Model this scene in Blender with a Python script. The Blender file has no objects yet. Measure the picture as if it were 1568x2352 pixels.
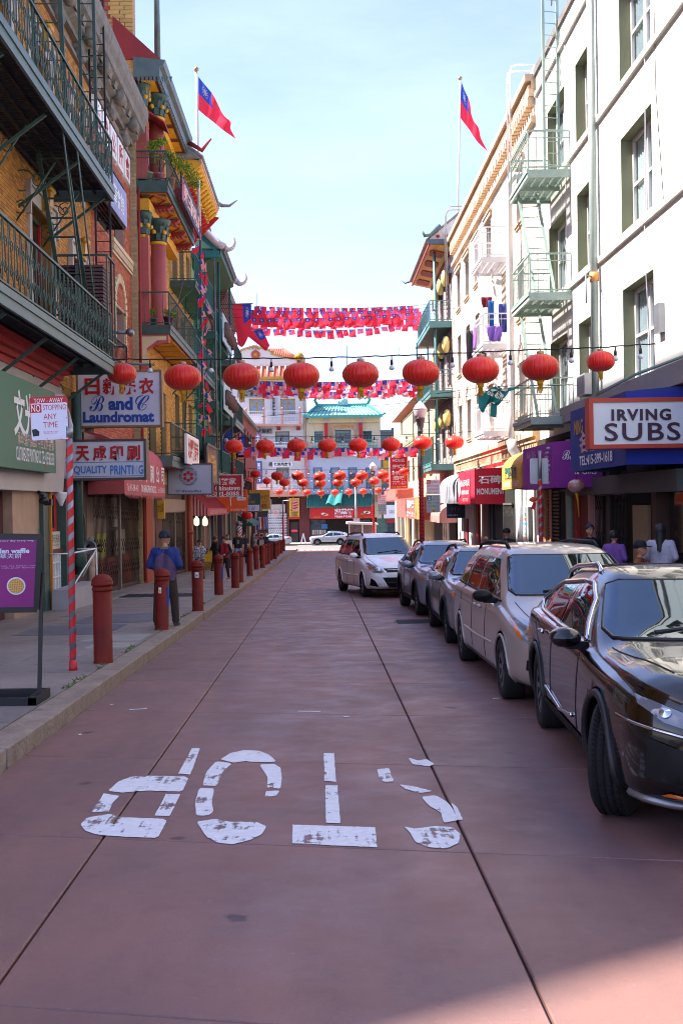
import bpy, bmesh, math, random
from mathutils import Vector, Matrix, geometry as mgeo
from mathutils.bvhtree import BVHTree
R = math.radians
V = Vector
random.seed(7)
SC = bpy.context.scene
C = SC.collection

# ---------------------------------------------------------------- camera
# 1 unit = 1 m.  The street runs along +Y and falls 2.5 % away from the camera; buildings are level.
FOC, CXP, CYP, EYE, SLOPE = 2500.0, 784.0, 1176.0, 1.6, 0.0248
_yaw, _pit, _roll = math.atan(48 / FOC), -math.atan(-16 / FOC) * -1, R(0.9)
_F = V((math.sin(_yaw) * math.cos(_pit), math.cos(_yaw) * math.cos(_pit), math.sin(_pit)))
_R0 = V((math.cos(_yaw), -math.sin(_yaw), 0)); _U0 = _R0.cross(_F)
_RT = math.cos(_roll) * _R0 - math.sin(_roll) * _U0
_UP = math.sin(_roll) * _R0 + math.cos(_roll) * _U0
cam_d = bpy.data.cameras.new('camera')
cam_d.sensor_fit = 'VERTICAL'; cam_d.sensor_height = 36; cam_d.lens = 36 * FOC / 2352
cam_d.clip_start = 0.05; cam_d.clip_end = 6000
cam = bpy.data.objects.new('camera', cam_d); C.objects.link(cam)
cam.matrix_world = Matrix((( _RT.x, _UP.x, -_F.x, 0), (_RT.y, _UP.y, -_F.y, 0), (_RT.z, _UP.z, -_F.z, EYE), (0, 0, 0, 1)))
SC.camera = cam

# ---------------------------------------------------------------- light
LDIR = V((1, -0.05, -1.34)).normalized()           # the way the sunlight travels
elev = math.asin(-LDIR.z)
w = bpy.data.worlds.new('World'); SC.world = w; w.use_nodes = True
nt = w.node_tree; nt.nodes.clear()
o = nt.nodes.new('ShaderNodeOutputWorld'); bg = nt.nodes.new('ShaderNodeBackground')
sky = nt.nodes.new('ShaderNodeTexSky'); sky.sky_type = 'NISHITA'; sky.sun_disc = False
sky.sun_elevation = elev; sky.sun_rotation = math.atan2(-LDIR.x, -LDIR.y)
sky.air_density = 1.0; sky.dust_density = 0.6; sky.ozone_density = 3.0
tc = nt.nodes.new('ShaderNodeTexCoord'); mp = nt.nodes.new('ShaderNodeMapping')
mp.inputs['Scale'].default_value = (0.9, 1.6, 3.4); mp.inputs['Rotation'].default_value = (0.0, 0.25, 0.3)
nz = nt.nodes.new('ShaderNodeTexNoise'); nz.inputs['Scale'].default_value = 1.6; nz.inputs['Detail'].default_value = 7; nz.inputs['Roughness'].default_value = 0.62
cr = nt.nodes.new('ShaderNodeValToRGB'); cr.color_ramp.elements[0].position = 0.36; cr.color_ramp.elements[1].position = 0.86
cr.color_ramp.elements[0].color = (0, 0, 0, 1); cr.color_ramp.elements[1].color = (0.22, 0.22, 0.22, 1)
mx = nt.nodes.new('ShaderNodeMixRGB'); mx.inputs[2].default_value = (6.4, 7.0, 7.8, 1)
L = nt.links.new
L(tc.outputs['Generated'], mp.inputs[0]); L(mp.outputs[0], nz.inputs['Vector']); L(nz.outputs['Fac'], cr.inputs[0])
L(cr.outputs[0], mx.inputs[0]); tn = nt.nodes.new('ShaderNodeMixRGB'); tn.blend_type = 'MULTIPLY'; tn.inputs[0].default_value = 1; tn.inputs[2].default_value = (0.97, 0.85, 1.0, 1); L(sky.outputs[0], tn.inputs[1]); L(tn.outputs[0], mx.inputs[1]); L(mx.outputs[0], bg.inputs[0]); L(bg.outputs[0], o.inputs[0])
bg.inputs[1].default_value = 0.11
sun_d = bpy.data.lights.new('sun', 'SUN'); sun_d.energy = 5.0; sun_d.angle = R(0.53); sun_d.color = (1.0, 0.95, 0.88)
sun = bpy.data.objects.new('sun', sun_d); C.objects.link(sun)
sun.rotation_euler = LDIR.to_track_quat('-Z', 'Y').to_euler()
sun.location = (-20, 0, 40)
SC.view_settings.view_transform = 'Standard'; SC.view_settings.look = 'None'
SC.view_settings.exposure = 1.8; SC.view_settings.gamma = 1.0; SC.view_settings.use_curve_mapping = False
SC.render.engine = 'CYCLES'; SC.cycles.max_bounces = 7; SC.cycles.use_denoising = True
SC.cycles.sample_clamp_indirect = 6; SC.cycles.filter_width = 1.0

# ---------------------------------------------------------------- helpers
def gz(y): return -SLOPE * y                        # height of the road at y
def ray(u, v): return _F + _RT * ((u - CXP) / FOC) + _UP * ((CYP - v) / FOC)
def at(u, v, y):                                    # point of the vertical plane at distance y seen at (u, v)
 d = ray(u, v); return V((0, 0, EYE)) + d * (y / d.y)
def on_wall(u, v, x):
 d = ray(u, v); return V((0, 0, EYE)) + d * (x / d.x)
def on_road(u, v, lift=0.0):
 d = ray(u, v); return V((0, 0, EYE)) + d * ((lift - EYE) / (d.z + SLOPE * d.y))
def lin(c):
 if isinstance(c, str):
  c = c.lstrip('#'); c = [int(c[i:i + 2], 16) / 255 for i in (0, 2, 4)]
  return tuple((x / 12.92 if x <= 0.04045 else ((x + 0.055) / 1.055) ** 2.4) for x in c)
 return tuple(c)
MATS = {}
def M(name, col, rough=0.6, metal=0.0, var=0.14, scale=2.0, bump=0.0, bscale=60.0, spec=0.5, coat=0.0, col2=None, fine=0.06, trans=0.0, emit=0.0, streak=0.0, tone=None, ior=None, oinfo=0.0, sss=0.0):
 """Principled material with slow tone noise, fine grain, rough variation, optional bump / per-face tone / rain streaks."""
 if name in MATS: return MATS[name]
 col = lin(col); m = bpy.data.materials.new(name); m.use_nodes = True; MATS[name] = m
 t = m.node_tree; N = t.nodes; k = t.links.new; b = N['Principled BSDF']
 tc = N.new('ShaderNodeTexCoord')
 n1 = N.new('ShaderNodeTexNoise'); n1.inputs['Scale'].default_value = scale; n1.inputs['Detail'].default_value = 5; n1.inputs['Roughness'].default_value = 0.6
 k(tc.outputs['Object'], n1.inputs['Vector'])
 rmp = N.new('ShaderNodeMapRange'); rmp.inputs[1].default_value = 0.3; rmp.inputs[2].default_value = 0.7
 k(n1.outputs['Fac'], rmp.inputs[0])
 mix = N.new('ShaderNodeMixRGB')
 lo = [c * (1 - var) for c in col]; hi = [min(1, c * (1 + var)) for c in col]
 if col2 is not None: lo, hi = lin(col2), col
 mix.inputs[1].default_value = (*lo, 1); mix.inputs[2].default_value = (*hi, 1); k(rmp.outputs[0], mix.inputs[0])
 out = mix.outputs[0]
 if tone is not None:
  a = N.new('ShaderNodeAttribute'); a.attribute_name = 'tone'
  mt = N.new('ShaderNodeMixRGB'); mt.inputs[2].default_value = (*lin(tone), 1); k(a.outputs['Fac'], mt.inputs[0]); k(out, mt.inputs[1]); out = mt.outputs[0]
 if oinfo:
  oi = N.new('ShaderNodeObjectInfo'); mr = N.new('ShaderNodeMapRange'); mr.inputs[3].default_value = 1 - oinfo; mr.inputs[4].default_value = 1 + oinfo
  k(oi.outputs['Random'], mr.inputs[0]); hs = N.new('ShaderNodeHueSaturation'); k(mr.outputs[0], hs.inputs['Value']); k(out, hs.inputs['Color']); out = hs.outputs[0]
 if fine:
  n2 = N.new('ShaderNodeTexNoise'); n2.inputs['Scale'].default_value = 140; n2.inputs['Detail'].default_value = 2; k(tc.outputs['Object'], n2.inputs['Vector'])
  m2 = N.new('ShaderNodeMapRange'); m2.inputs[3].default_value = 1 - 2 * fine; m2.inputs[4].default_value = 1 + 2 * fine; k(n2.outputs['Fac'], m2.inputs[0])
  h2 = N.new('ShaderNodeHueSaturation'); k(m2.outputs[0], h2.inputs['Value']); k(out, h2.inputs['Color']); out = h2.outputs[0]
 if streak:
  mpn = N.new('ShaderNodeMapping'); mpn.inputs['Scale'].default_value = (5, 5, 0.35); k(tc.outputs['Object'], mpn.inputs[0])
  n3 = N.new('ShaderNodeTexNoise'); n3.inputs['Scale'].default_value = 1.5; n3.inputs['Detail'].default_value = 6; k(mpn.outputs[0], n3.inputs['Vector'])
  m3 = N.new('ShaderNodeMapRange'); m3.inputs[1].default_value = 0.52; m3.inputs[2].default_value = 0.75; m3.inputs[4].default_value = streak; k(n3.outputs['Fac'], m3.inputs[0])
  x3 = N.new('ShaderNodeMixRGB'); x3.inputs[2].default_value = (col[0] * 0.35, col[1] * 0.32, col[2] * 0.28, 1); k(m3.outputs[0], x3.inputs[0]); k(out, x3.inputs[1]); out = x3.outputs[0]
 k(out, b.inputs['Base Color'])
 rr = N.new('ShaderNodeMapRange'); rr.inputs[3].default_value = max(0.0, rough * 0.85); rr.inputs[4].default_value = min(1, rough * 1.15 + 0.01); k(n1.outputs['Fac'], rr.inputs[0]); k(rr.outputs[0], b.inputs['Roughness'])
 b.inputs['Metallic'].default_value = metal; b.inputs['Specular IOR Level'].default_value = spec; b.inputs['Coat Weight'].default_value = coat; b.inputs['Coat Roughness'].default_value = 0.03
 if ior: b.inputs['IOR'].default_value = ior
 if trans: b.inputs['Transmission Weight'].default_value = trans
 if sss: b.inputs['Subsurface Weight'].default_value = sss
 if emit: k(out, b.inputs['Emission Color']); b.inputs['Emission Strength'].default_value = emit
 if bump:
  nb = N.new('ShaderNodeTexNoise'); nb.inputs['Scale'].default_value = bscale; nb.inputs['Detail'].default_value = 5; k(tc.outputs['Object'], nb.inputs['Vector'])
  bp = N.new('ShaderNodeBump'); bp.inputs['Strength'].default_value = bump; bp.inputs['Distance'].default_value = 0.02; k(nb.outputs['Fac'], bp.inputs['Height']); k(bp.outputs[0], b.inputs['Normal'])
 return m

BASE = {}                                           # base position of each thing's Empty
def link(o, parent=None):
 C.objects.link(o)
 if parent is not None:
  o.parent = parent
  if parent.name in BASE: o.matrix_parent_inverse = Matrix.Translation(-BASE[parent.name])
 return o
def tag(o, label=None, cat=None, group=None, kind=None):
 if label: o['label'] = label
 if cat: o['category'] = cat
 if group: o['group'] = group
 if kind: o['kind'] = kind
 return o
def thing(name, label, cat, loc=(0, 0, 0), group=None, kind=None):
 o = bpy.data.objects.new(name, None); o.empty_display_size = 0.1; o.location = loc
 C.objects.link(o); BASE[o.name] = V(loc); tag(o, label, cat, group, kind); return o
PENDING = []                                        # objects whose modifiers / text are turned into plain meshes at the end
def dup(o, loc=None, parent=None, rotz=None, label=None):
 c = o.copy(); C.objects.link(c)
 if parent is not None: c.parent = parent
 if loc is not None: c.location = loc
 if rotz is not None: c.rotation_euler.z = rotz
 if label: c['label'] = label
 for ch in list(o.children): dup(ch, parent=c)
 return c

class MB:
 """collects boxes, bars, tubes, lathes and sheets; build() links them as ONE mesh object"""
 def __init__(s): s.v = []; s.f = []; s.mi = []; s.sm = []; s.m = 0; s.smooth = False
 def add(s, vs, fs):
  n = len(s.v); s.v += [tuple(p) for p in vs]
  for f in fs: s.f.append(tuple(i + n for i in f)); s.mi.append(s.m); s.sm.append(s.smooth)
  return s
 def box(s, x0, x1, y0, y1, z0, z1):
  x0, x1 = min(x0, x1), max(x0, x1); y0, y1 = min(y0, y1), max(y0, y1); z0, z1 = min(z0, z1), max(z0, z1)
  return s.add([(x0, y0, z0), (x1, y0, z0), (x1, y1, z0), (x0, y1, z0), (x0, y0, z1), (x1, y0, z1), (x1, y1, z1), (x0, y1, z1)],
                     [(0, 3, 2, 1), (4, 5, 6, 7), (0, 1, 5, 4), (1, 2, 6, 5), (2, 3, 7, 6), (3, 0, 4, 7)])
 def bar(s, p, q, a=0.03, b=None, up=(0, 0, 1)):
  p, q = V(p), V(q); d = (q - p).normalized(); up = V(up)
  if abs(d.dot(up)) > 0.98: up = V((0, 1, 0)) if abs(d.y) < 0.9 else V((1, 0, 0))
  x = d.cross(up).normalized() * (a / 2); z = x.cross(d).normalized() * ((b or a) / 2)
  return s.add([p - x - z, p + x - z, p + x + z, p - x + z, q - x - z, q + x - z, q + x + z, q - x + z],
                     [(0, 3, 2, 1), (4, 5, 6, 7), (0, 1, 5, 4), (1, 2, 6, 5), (2, 3, 7, 6), (3, 0, 4, 7)])
 def tube(s, pts, r, n=6, closed=False, cap=True):
  pts = [V(p) for p in pts]; k = len(pts); rs = r if isinstance(r, (list, tuple)) else [r] * k
  vs, fs = [], []; prev = None
  for i, p in enumerate(pts):
   a = pts[(i - 1) % k] if (closed or i > 0) else p; c = pts[(i + 1) % k] if (closed or i < k - 1) else p
   d = (c - a).normalized() if (c - a).length > 1e-9 else V((0, 0, 1))
   if prev is None:
    up = V((0, 0, 1)) if abs(d.z) < 0.9 else V((1, 0, 0)); x = d.cross(up).normalized()
   else: x = (prev - d * prev.dot(d)).normalized()
   prev = x; y = d.cross(x)
   for j in range(n):
    t = 2 * math.pi * j / n; vs.append(p + (x * math.cos(t) + y * math.sin(t)) * rs[i])
  for i in range(k if closed else k - 1):
   for j in range(n):
    a = i * n + j; b = i * n + (j + 1) % n; a2 = ((i + 1) % k) * n + j; b2 = ((i + 1) % k) * n + (j + 1) % n
    fs.append((a, b, b2, a2))
  if cap and not closed: fs += [tuple(range(n - 1, -1, -1)), tuple((k - 1) * n + j for j in range(n))]
  sv = s.smooth; s.smooth = True; s.add(vs, fs); s.smooth = sv; return s
 def lathe(s, prof, c=(0, 0, 0), n=16, smooth=True, ribs=0):
  c = V(c); vs, fs = [], []; k = len(prof)
  for (r, z) in prof:
   for j in range(n):
    t = 2 * math.pi * j / n; vs.append((c.x + r * math.cos(t), c.y + r * math.sin(t), c.z + z))
  for i in range(k - 1):
   for j in range(n):
    fs.append((i * n + j, i * n + (j + 1) % n, (i + 1) * n + (j + 1) % n, (i + 1) * n + j))
  if prof[0][0] > 1e-4: fs.append(tuple(range(n - 1, -1, -1)))
  if prof[-1][0] > 1e-4: fs.append(tuple((k - 1) * n + j for j in range(n)))
  sv = s.smooth; s.smooth = smooth; s.add(vs, fs); s.smooth = sv; return s
 def poly(s, pts): return s.add(pts, [tuple(range(len(pts)))])
 def prism(s, pts, ext):
  ext = V(ext); n = len(pts); a = [V(p) for p in pts]; b = [p + ext for p in a]
  return s.add(a + b, [tuple(range(n - 1, -1, -1)), tuple(range(n, 2 * n))] + [(i, (i + 1) % n, n + (i + 1) % n, n + i) for i in range(n)])
 def grid(s, fn, nu, nv):
  vs = [fn(i / nu, j / nv) for i in range(nu + 1) for j in range(nv + 1)]
  fs = [(i * (nv + 1) + j, (i + 1) * (nv + 1) + j, (i + 1) * (nv + 1) + j + 1, i * (nv + 1) + j + 1) for i in range(nu) for j in range(nv)]
  sv = s.smooth; s.smooth = True; s.add(vs, fs); s.smooth = sv; return s
 def build(s, name, mats, parent=None, bevel=0.0, kind=None, fix=True):
  me = bpy.data.meshes.new(name); me.from_pydata(s.v, [], s.f)
  for m in (mats if isinstance(mats, (list, tuple)) else [mats]): me.materials.append(m)
  me.polygons.foreach_set('material_index', s.mi); me.polygons.foreach_set('use_smooth', s.sm)
  me.update()
  if fix:
   bm = bmesh.new(); bm.from_mesh(me); bmesh.ops.recalc_face_normals(bm, faces=bm.faces); bm.to_mesh(me); bm.free()
  ob = bpy.data.objects.new(name, me); link(ob, parent)
  if bevel:
   md = ob.modifiers.new('bevel', 'BEVEL'); md.width = bevel; md.segments = 2; md.limit_method = 'ANGLE'; PENDING.append(ob)
  if kind: ob['kind'] = kind
  return ob

def bx(name, m, parent, *b, bevel=0.0): return MB().box(*b).build(name, m, parent, bevel=bevel)
def tb(name, m, parent, pts, r, n=6): return MB().tube(pts, r, n).build(name, m, parent)

TEXTS = []
def text(s, c, xd, yd, w, h, m, parent, bold=0.0, shear=0.0, name='lettering', depth=0.003, spacing=1.0):
 """flat print: characters fitted into a w x h box centred on c, in the plane of xd, yd"""
 cu = bpy.data.curves.new(name, 'FONT'); cu.body = s; cu.offset = bold; cu.shear = shear; cu.resolution_u = 3
 cu.space_character = spacing; cu.align_x = 'CENTER'; cu.space_line = 0.95; cu.materials.append(m)
 ob = bpy.data.objects.new(name, cu); link(ob, parent); TEXTS.append((ob, V(c), V(xd).normalized(), V(yd).normalized(), w, h, depth)); return ob

def facade(parent, sd, X, y0, y1, z0, z1, holes, m, name='wall', dep=0.28, thick=0.4, back=True):
 """street wall in the plane x = X facing sd, with rectangular openings (ya, yb, za, zb) and their reveals"""
 b = MB(); ys = sorted({y0, y1, *[h[0] for h in holes], *[h[1] for h in holes]}); zs = sorted({z0, z1, *[h[2] for h in holes], *[h[3] for h in holes]})
 for i in range(len(ys) - 1):
  for j in range(len(zs) - 1):
   yc, zc = (ys[i] + ys[i + 1]) / 2, (zs[j] + zs[j + 1]) / 2
   if any(h[0] < yc < h[1] and h[2] < zc < h[3] for h in holes): continue
   b.poly([(X, ys[i], zs[j]), (X, ys[i + 1], zs[j]), (X, ys[i + 1], zs[j + 1]), (X, ys[i], zs[j + 1])])
 Xi = X - sd * dep
 for (ya, yb, za, zb) in [h[:4] for h in holes]:
  b.poly([(X, ya, za), (Xi, ya, za), (Xi, ya, zb), (X, ya, zb)]); b.poly([(X, yb, za), (X, yb, zb), (Xi, yb, zb), (Xi, yb, za)])
  b.poly([(X, ya, zb), (Xi, ya, zb), (Xi, yb, zb), (X, yb, zb)]); b.poly([(X, ya, za), (X, yb, za), (Xi, yb, za), (Xi, ya, za)])
  if back: b.poly([(Xi, ya, za), (Xi, yb, za), (Xi, yb, zb), (Xi, ya, zb)])
 Xb = X - sd * thick
 for y in (y0, y1): b.poly([(X, y, z0), (Xb, y, z0), (Xb, y, z1), (X, y, z1)])
 b.poly([(X, y0, z1), (X, y1, z1), (Xb, y1, z1), (Xb, y0, z1)])
 return b.build(name, m, parent, fix=False)

def bricks(parent, sd, X, y0, y1, z0, z1, holes, m, bl=0.21, bh=0.072, name='brickwork', rec=0.009, axis='x'):
 """thousands of single bricks standing proud of their joints, joined into one part"""
 vs, fs, tn = [], [], []; row = 0; z = z0; g = 0.010
 while z < z1 - 0.02:
  y = y0 - (bl / 2 if row % 2 else 0)
  while y < y1 - 0.01:
   a, b = max(y, y0), min(y + bl - g, y1); zb = min(z + bh - g, z1)
   yc, zc = (a + b) / 2, (z + zb) / 2
   if b - a > 0.03 and not any(h[0] < yc < h[1] and h[2] < zc < h[3] for h in holes):
    d = X + sd * (0.012 + random.random() * rec * 0.5); n = len(vs)
    for (p, q) in ((a, z), (b, z), (b, zb), (a, zb)):
     vs.append((d, p, q) if axis == 'x' else (p, d, q))
    for (p, q) in ((a - .003, z - .003), (b + .003, z - .003), (b + .003, zb + .003), (a - .003, zb + .003)):
     vs.append((X, p, q) if axis == 'x' else (p, X, q))
    fs += [(n, n + 1, n + 2, n + 3), (n + 4, n + 5, n + 1, n), (n + 5, n + 6, n + 2, n + 1), (n + 6, n + 7, n + 3, n + 2), (n + 7, n + 4, n, n + 3)]
    tn += [random.random() ** 1.6] * 5
   y += bl
  z += bh; row += 1
 me = bpy.data.meshes.new(name); me.from_pydata(vs, [], fs); me.materials.append(m)
 at_ = me.attributes.new('tone', 'FLOAT', 'FACE'); at_.data.foreach_set('value', tn)
 ob = bpy.data.objects.new(name, me); link(ob, parent); ob['kind'] = 'stuff'; return ob

def window(parent, sd, X, ya, yb, za, zb, fm, gm, bar=0.06, name='window', sash=True, mull=0, cur=None, sill=None):
 """frame with sash bars, its pane a sub-part; X is the plane of the frame's outer face"""
 b = MB(); X2 = X - sd * 0.06
 b.box(X, X2, ya, ya + bar, za, zb); b.box(X, X2, yb - bar, yb, za, zb); b.box(X, X2, ya + bar, yb - bar, zb - bar, zb); b.box(X, X2, ya + bar, yb - bar, za, za + bar)
 if sash: zm = (za + zb) / 2; b.box(X - sd * 0.01, X2, ya + bar, yb - bar, zm - bar * .4, zm + bar * .4)
 for i in range(mull):
  ym = ya + (yb - ya) * (i + 1) / (mull + 1); b.box(X - sd * .005, X2, ym - bar * .4, ym + bar * .4, za + bar, zb - bar)
 f = b.build(name, fm, parent)
 Xp = X - sd * 0.035
 p = MB().box(Xp, Xp - sd * 0.01, ya + bar * .9, yb - bar * .9, za + bar * .9, zb - bar * .9).build('pane', gm, f)
 if cur:
  Xc = Xp - sd * 0.05
  MB().grid(lambda s, t: (Xc + 0.02 * math.sin(s * 34), ya + bar + (yb - ya - 2 * bar) * s, za + bar + (zb - za - 2 * bar) * t), 40, 2).build('curtain', cur, f)
 if sill: MB().box(sill[1], sill[1] + sd * sill[0], ya - .08, yb + .08, za - .09, za).build('sill', fm if len(sill) < 3 else sill[2], f)
 return f
print('core ok')
# ---------------------------------------------------------------- materials shared by everything
def glass_mat(name, tint=(0.9, 0.95, 0.97), refl=0.12):
 m = bpy.data.materials.new(name); m.use_nodes = True; t = m.node_tree; N = t.nodes; N.clear(); k = t.links.new
 o = N.new('ShaderNodeOutputMaterial'); a = N.new('ShaderNodeBsdfTransparent'); a.inputs[0].default_value = (*tint, 1)
 g = N.new('ShaderNodeBsdfGlossy'); g.inputs['Roughness'].default_value = 0.02; mx = N.new('ShaderNodeMixShader'); lw = N.new('ShaderNodeLayerWeight'); lw.inputs[0].default_value = .5; f = N.new('ShaderNodeMath'); f.operation = 'POWER'; f.inputs[1].default_value = 4; k(lw.outputs['Facing'], f.inputs[0])
 ad = N.new('ShaderNodeMath'); ad.operation = 'ADD'; ad.inputs[1].default_value = refl + .03; ad.use_clamp = True
 k(f.outputs[0], ad.inputs[0]); k(ad.outputs[0], mx.inputs[0]); k(a.outputs[0], mx.inputs[1]); k(g.outputs[0], mx.inputs[2]); k(mx.outputs[0], o.inputs[0]); return m
CLEAR = glass_mat('clear_glass', refl=.0)
DARKGLASS = M('dark_glass', (0.015, 0.018, 0.02), 0.04, spec=0.8, fine=0, var=0.5, scale=0.8, ior=1.6)
CARGLASS = M('car_glass', (0.006, 0.008, 0.010), 0.015, spec=0.5, fine=0, var=0.3, ior=1.9)
PAPERWHITE = M('white_enamel', '#e6e6ea', 0.45, var=0.05)
STEEL = M('galvanised_steel', '#8b8d90', 0.4, 0.7, bump=0.05)
BLACKPAINT = M('black_paint', '#141518', 0.4, var=0.3)
DARKIRON = M('dark_iron', '#1c1d1f', 0.55, 0.2, var=0.3, bump=.05)
REDINK = M('red_ink', '#b3151c', 0.5, var=0.06, fine=.02); BLUEINK = M('blue_ink', '#1c46a4', 0.5, var=0.06, fine=.02); WHITEINK = M('white_ink', '#e4e4ea', 0.5, var=0.04, fine=.02)
BLACKINK = M('black_ink', '#17181c', 0.5, var=0.05, fine=.02); GOLDINK = M('gold_ink', '#c9932e', 0.45, var=0.08, fine=.02); PLUMINK = M('plum_ink', '#40263a', 0.5, var=0.05, fine=.02); YELLOWINK = M('yellow_ink', '#e0bb3a', 0.5, var=.06)
TEALINK = M('teal_ink', '#12706c', .5, var=.05); CYANINK = M('pale_blue_ink', '#2d78c8', .5, var=.12)
for a_ in ('Specular Tint',): CARGLASS.node_tree.nodes['Principled BSDF'].inputs[a_].default_value = (.4, .72, 1, 1)  # blue of the reflected sky is put into the glass's specular tint
WIRE = M('black_cable', '#1b1b1d', 0.6)

# ---------------------------------------------------------------- far ground, road, pavements
ground = MB().add([(-3000, -3000, -7.0), (3000, -3000, -7.0), (3000, 4000, -7.0), (-3000, 4000, -7.0)], [(0, 1, 2, 3)]).build('ground', M('far_ground', '#6b6662', 0.9, scale=0.02), None)
tag(ground, kind='structure')

def asphaltish(name, a, b_, dark, stain):
 m = bpy.data.materials.new(name); m.use_nodes = True; t = m.node_tree; N = t.nodes; k = t.links.new; B = N['Principled BSDF']
 g = N.new('ShaderNodeNewGeometry')
 def noise(sc, det, vec=None, rough=.6):
  n = N.new('ShaderNodeTexNoise'); n.inputs['Scale'].default_value = sc; n.inputs['Detail'].default_value = det; n.inputs['Roughness'].default_value = rough; k(vec or g.outputs['Position'], n.inputs['Vector']); return n.outputs['Fac']
 def rng(x, a0, a1, b0=0., b1=1.):
  r = N.new('ShaderNodeMapRange'); r.inputs[1].default_value = a0; r.inputs[2].default_value = a1; r.inputs[3].default_value = b0; r.inputs[4].default_value = b1; k(x, r.inputs[0]); return r.outputs[0]
 def mix(f, c1, c2, typ='MIX'):
  x = N.new('ShaderNodeMixRGB'); x.blend_type = typ
  if isinstance(f, float): x.inputs[0].default_value = f
  else: k(f, x.inputs[0])
  for i, c in ((1, c1), (2, c2)):
   if isinstance(c, tuple): x.inputs[i].default_value = (*c, 1)
   else: k(c, x.inputs[i])
  return x.outputs[0]
 mp = N.new('ShaderNodeMapping'); mp.inputs['Scale'].default_value = (1.5, 0.22, 1); k(g.outputs['Position'], mp.inputs[0])
 col = mix(rng(noise(0.75, 5), .34, .66), lin(a), lin(b_))
 col = mix(rng(noise(1.1, 6, mp.outputs[0]),   .46, .78, 0, .6), col, lin(dark))           # long wheel-worn bands
 col = mix(rng(noise(5.5, 6, None, .7), .54, .8, 0, .4), col, lin(dark))                  # blotches
 vo = N.new('ShaderNodeTexVoronoi'); vo.inputs['Scale'].default_value = 1.35; vo.inputs['Randomness'].default_value = 1; 
 dn = N.new('ShaderNodeMixRGB'); dn.blend_type = 'ADD'; dn.inputs[0].default_value = .12; k(g.outputs['Position'], dn.inputs[1]); nn = N.new('ShaderNodeTexNoise'); nn.inputs['Scale'].default_value = 9; k(g.outputs['Position'], nn.inputs['Vector']); k(nn.outputs['Color'], dn.inputs[2]); k(dn.outputs[0], vo.inputs['Vector'])
 col = mix(rng(vo.outputs['Distance'], .045, .075, .7, 0), col, lin(stain))                # gum and oil spots
 v2 = N.new('ShaderNodeTexVoronoi'); v2.inputs['Scale'].default_value = 14; k(dn.outputs[0], v2.inputs['Vector'])
 spk = mix(rng(v2.outputs['Distance'], .05, .09, .35, 0), col, (0.30, .24, .24))
 col = mix(rng(noise(330, 2), .3, .7, .72, 1.28), (0., 0., 0.), spk, 'MIX')
 hs = N.new('ShaderNodeHueSaturation'); k(rng(noise(260, 2), .2, .8, .7, 1.3), hs.inputs['Value']); k(spk, hs.inputs['Color'])
 oi = N.new('ShaderNodeObjectInfo'); h2 = N.new('ShaderNodeHueSaturation'); k(rng(oi.outputs['Random'], 0, 1, .93, 1.07), h2.inputs['Value']); k(hs.outputs[0], h2.inputs['Color'])
 k(h2.outputs[0], B.inputs['Base Color']); k(rng(noise(2.5, 5), .3, .7, .36, .66), B.inputs['Roughness']); B.inputs['Specular IOR Level'].default_value = .28
 bp = N.new('ShaderNodeBump'); bp.inputs['Strength'].default_value = .25; bp.inputs['Distance'].default_value = .006; k(noise(210, 4), bp.inputs['Height']); k(bp.outputs[0], B.inputs['Normal'])
 return m
ROADMAT = asphaltish('red_brown_concrete', '#866259', '#775b56', '#5c494b', '#392d36')
WALKMAT = asphaltish('grey_pavement_concrete', '#90847f', '#827875', '#67615f', '#403c42')
JOINT = M('joint_dirt', '#352a2b', 0.9, var=0.4, scale=6)
GRANITE = M('granite_kerb', '#978677', 0.75, var=0.22, scale=5, bump=0.6, bscale=25, col2='#76655a')
XR = 3.95; XW = -5.4; XE = 6.5; YEND = 97.0
def gp(x, y, l=0.0): return (x, y, gz(y) + l)
def slope_box(b, x0, x1, y0, y1, l0, l1, sk=0.0):
 P = [(x0, y0 - sk * x0), (x1, y0 - sk * x1), (x1, y1 - sk * x1), (x0, y1 - sk * x0)]
 return b.add([gp(x, y, l0) for x, y in P] + [gp(x, y, l1) for x, y in P], [(0, 3, 2, 1), (4, 5, 6, 7), (0, 1, 5, 4), (1, 2, 6, 5), (2, 3, 7, 6), (3, 0, 4, 7)])
road = MB(); slope_box(road, -2.6, 4.2, -8, YEND + 2, -0.3, -0.022); road = road.build('road', JOINT, None); tag(road, kind='structure')
SK = 0.21; cols = [(-2.2, -1.18), (-1.18, .725), (.725, XR)]
y = 5.52 - 2.02 * 6
rows = []
while y < 44: rows.append(y); y += 2.02
for ci, (xa, xb) in enumerate(cols):
 for y in rows:
  g = .006; b = MB(); e = .004
  P = [(xa + g, y + e), (xb - g, y + e), (xb - g, y + 2.02 - e), (xa + g, y + 2.02 - e)]
  Q = [gp(px, py - SK * px, 0) for px, py in P]; I = [gp(px + (.006 if px < (xa + xb) / 2 else -.006), py + (.005 if k < 2 else -.005) - SK * px, 0) for k, (px, py) in enumerate(P)]
  b.add([(q[0], q[1], q[2] - .03) for q in Q] + [(q[0], q[1], q[2] - .006) for q in Q] + I, [(8, 9, 10, 11)] + [(i, (i + 1) % 4, 4 + (i + 1) % 4, 4 + i) for i in range(4)] + [(4 + i, 4 + (i + 1) % 4, 8 + (i + 1) % 4, 8 + i) for i in range(4)])
  b.build('slab', ROADMAT, road, fix=False)
for (xa, xb) in cols:
 b = MB(); g = .006; y0 = rows[-1] + 2.02 + .004
 P = [(xa + g, y0), (xb - g, y0), (xb - g, YEND + 1.5), (xa + g, YEND + 1.5)]
 b.poly([gp(px, py - (SK * px if k < 2 else 0), 0) for k, (px, py) in enumerate(P)]); b.build('slab', ROADMAT, road, fix=False)

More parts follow.
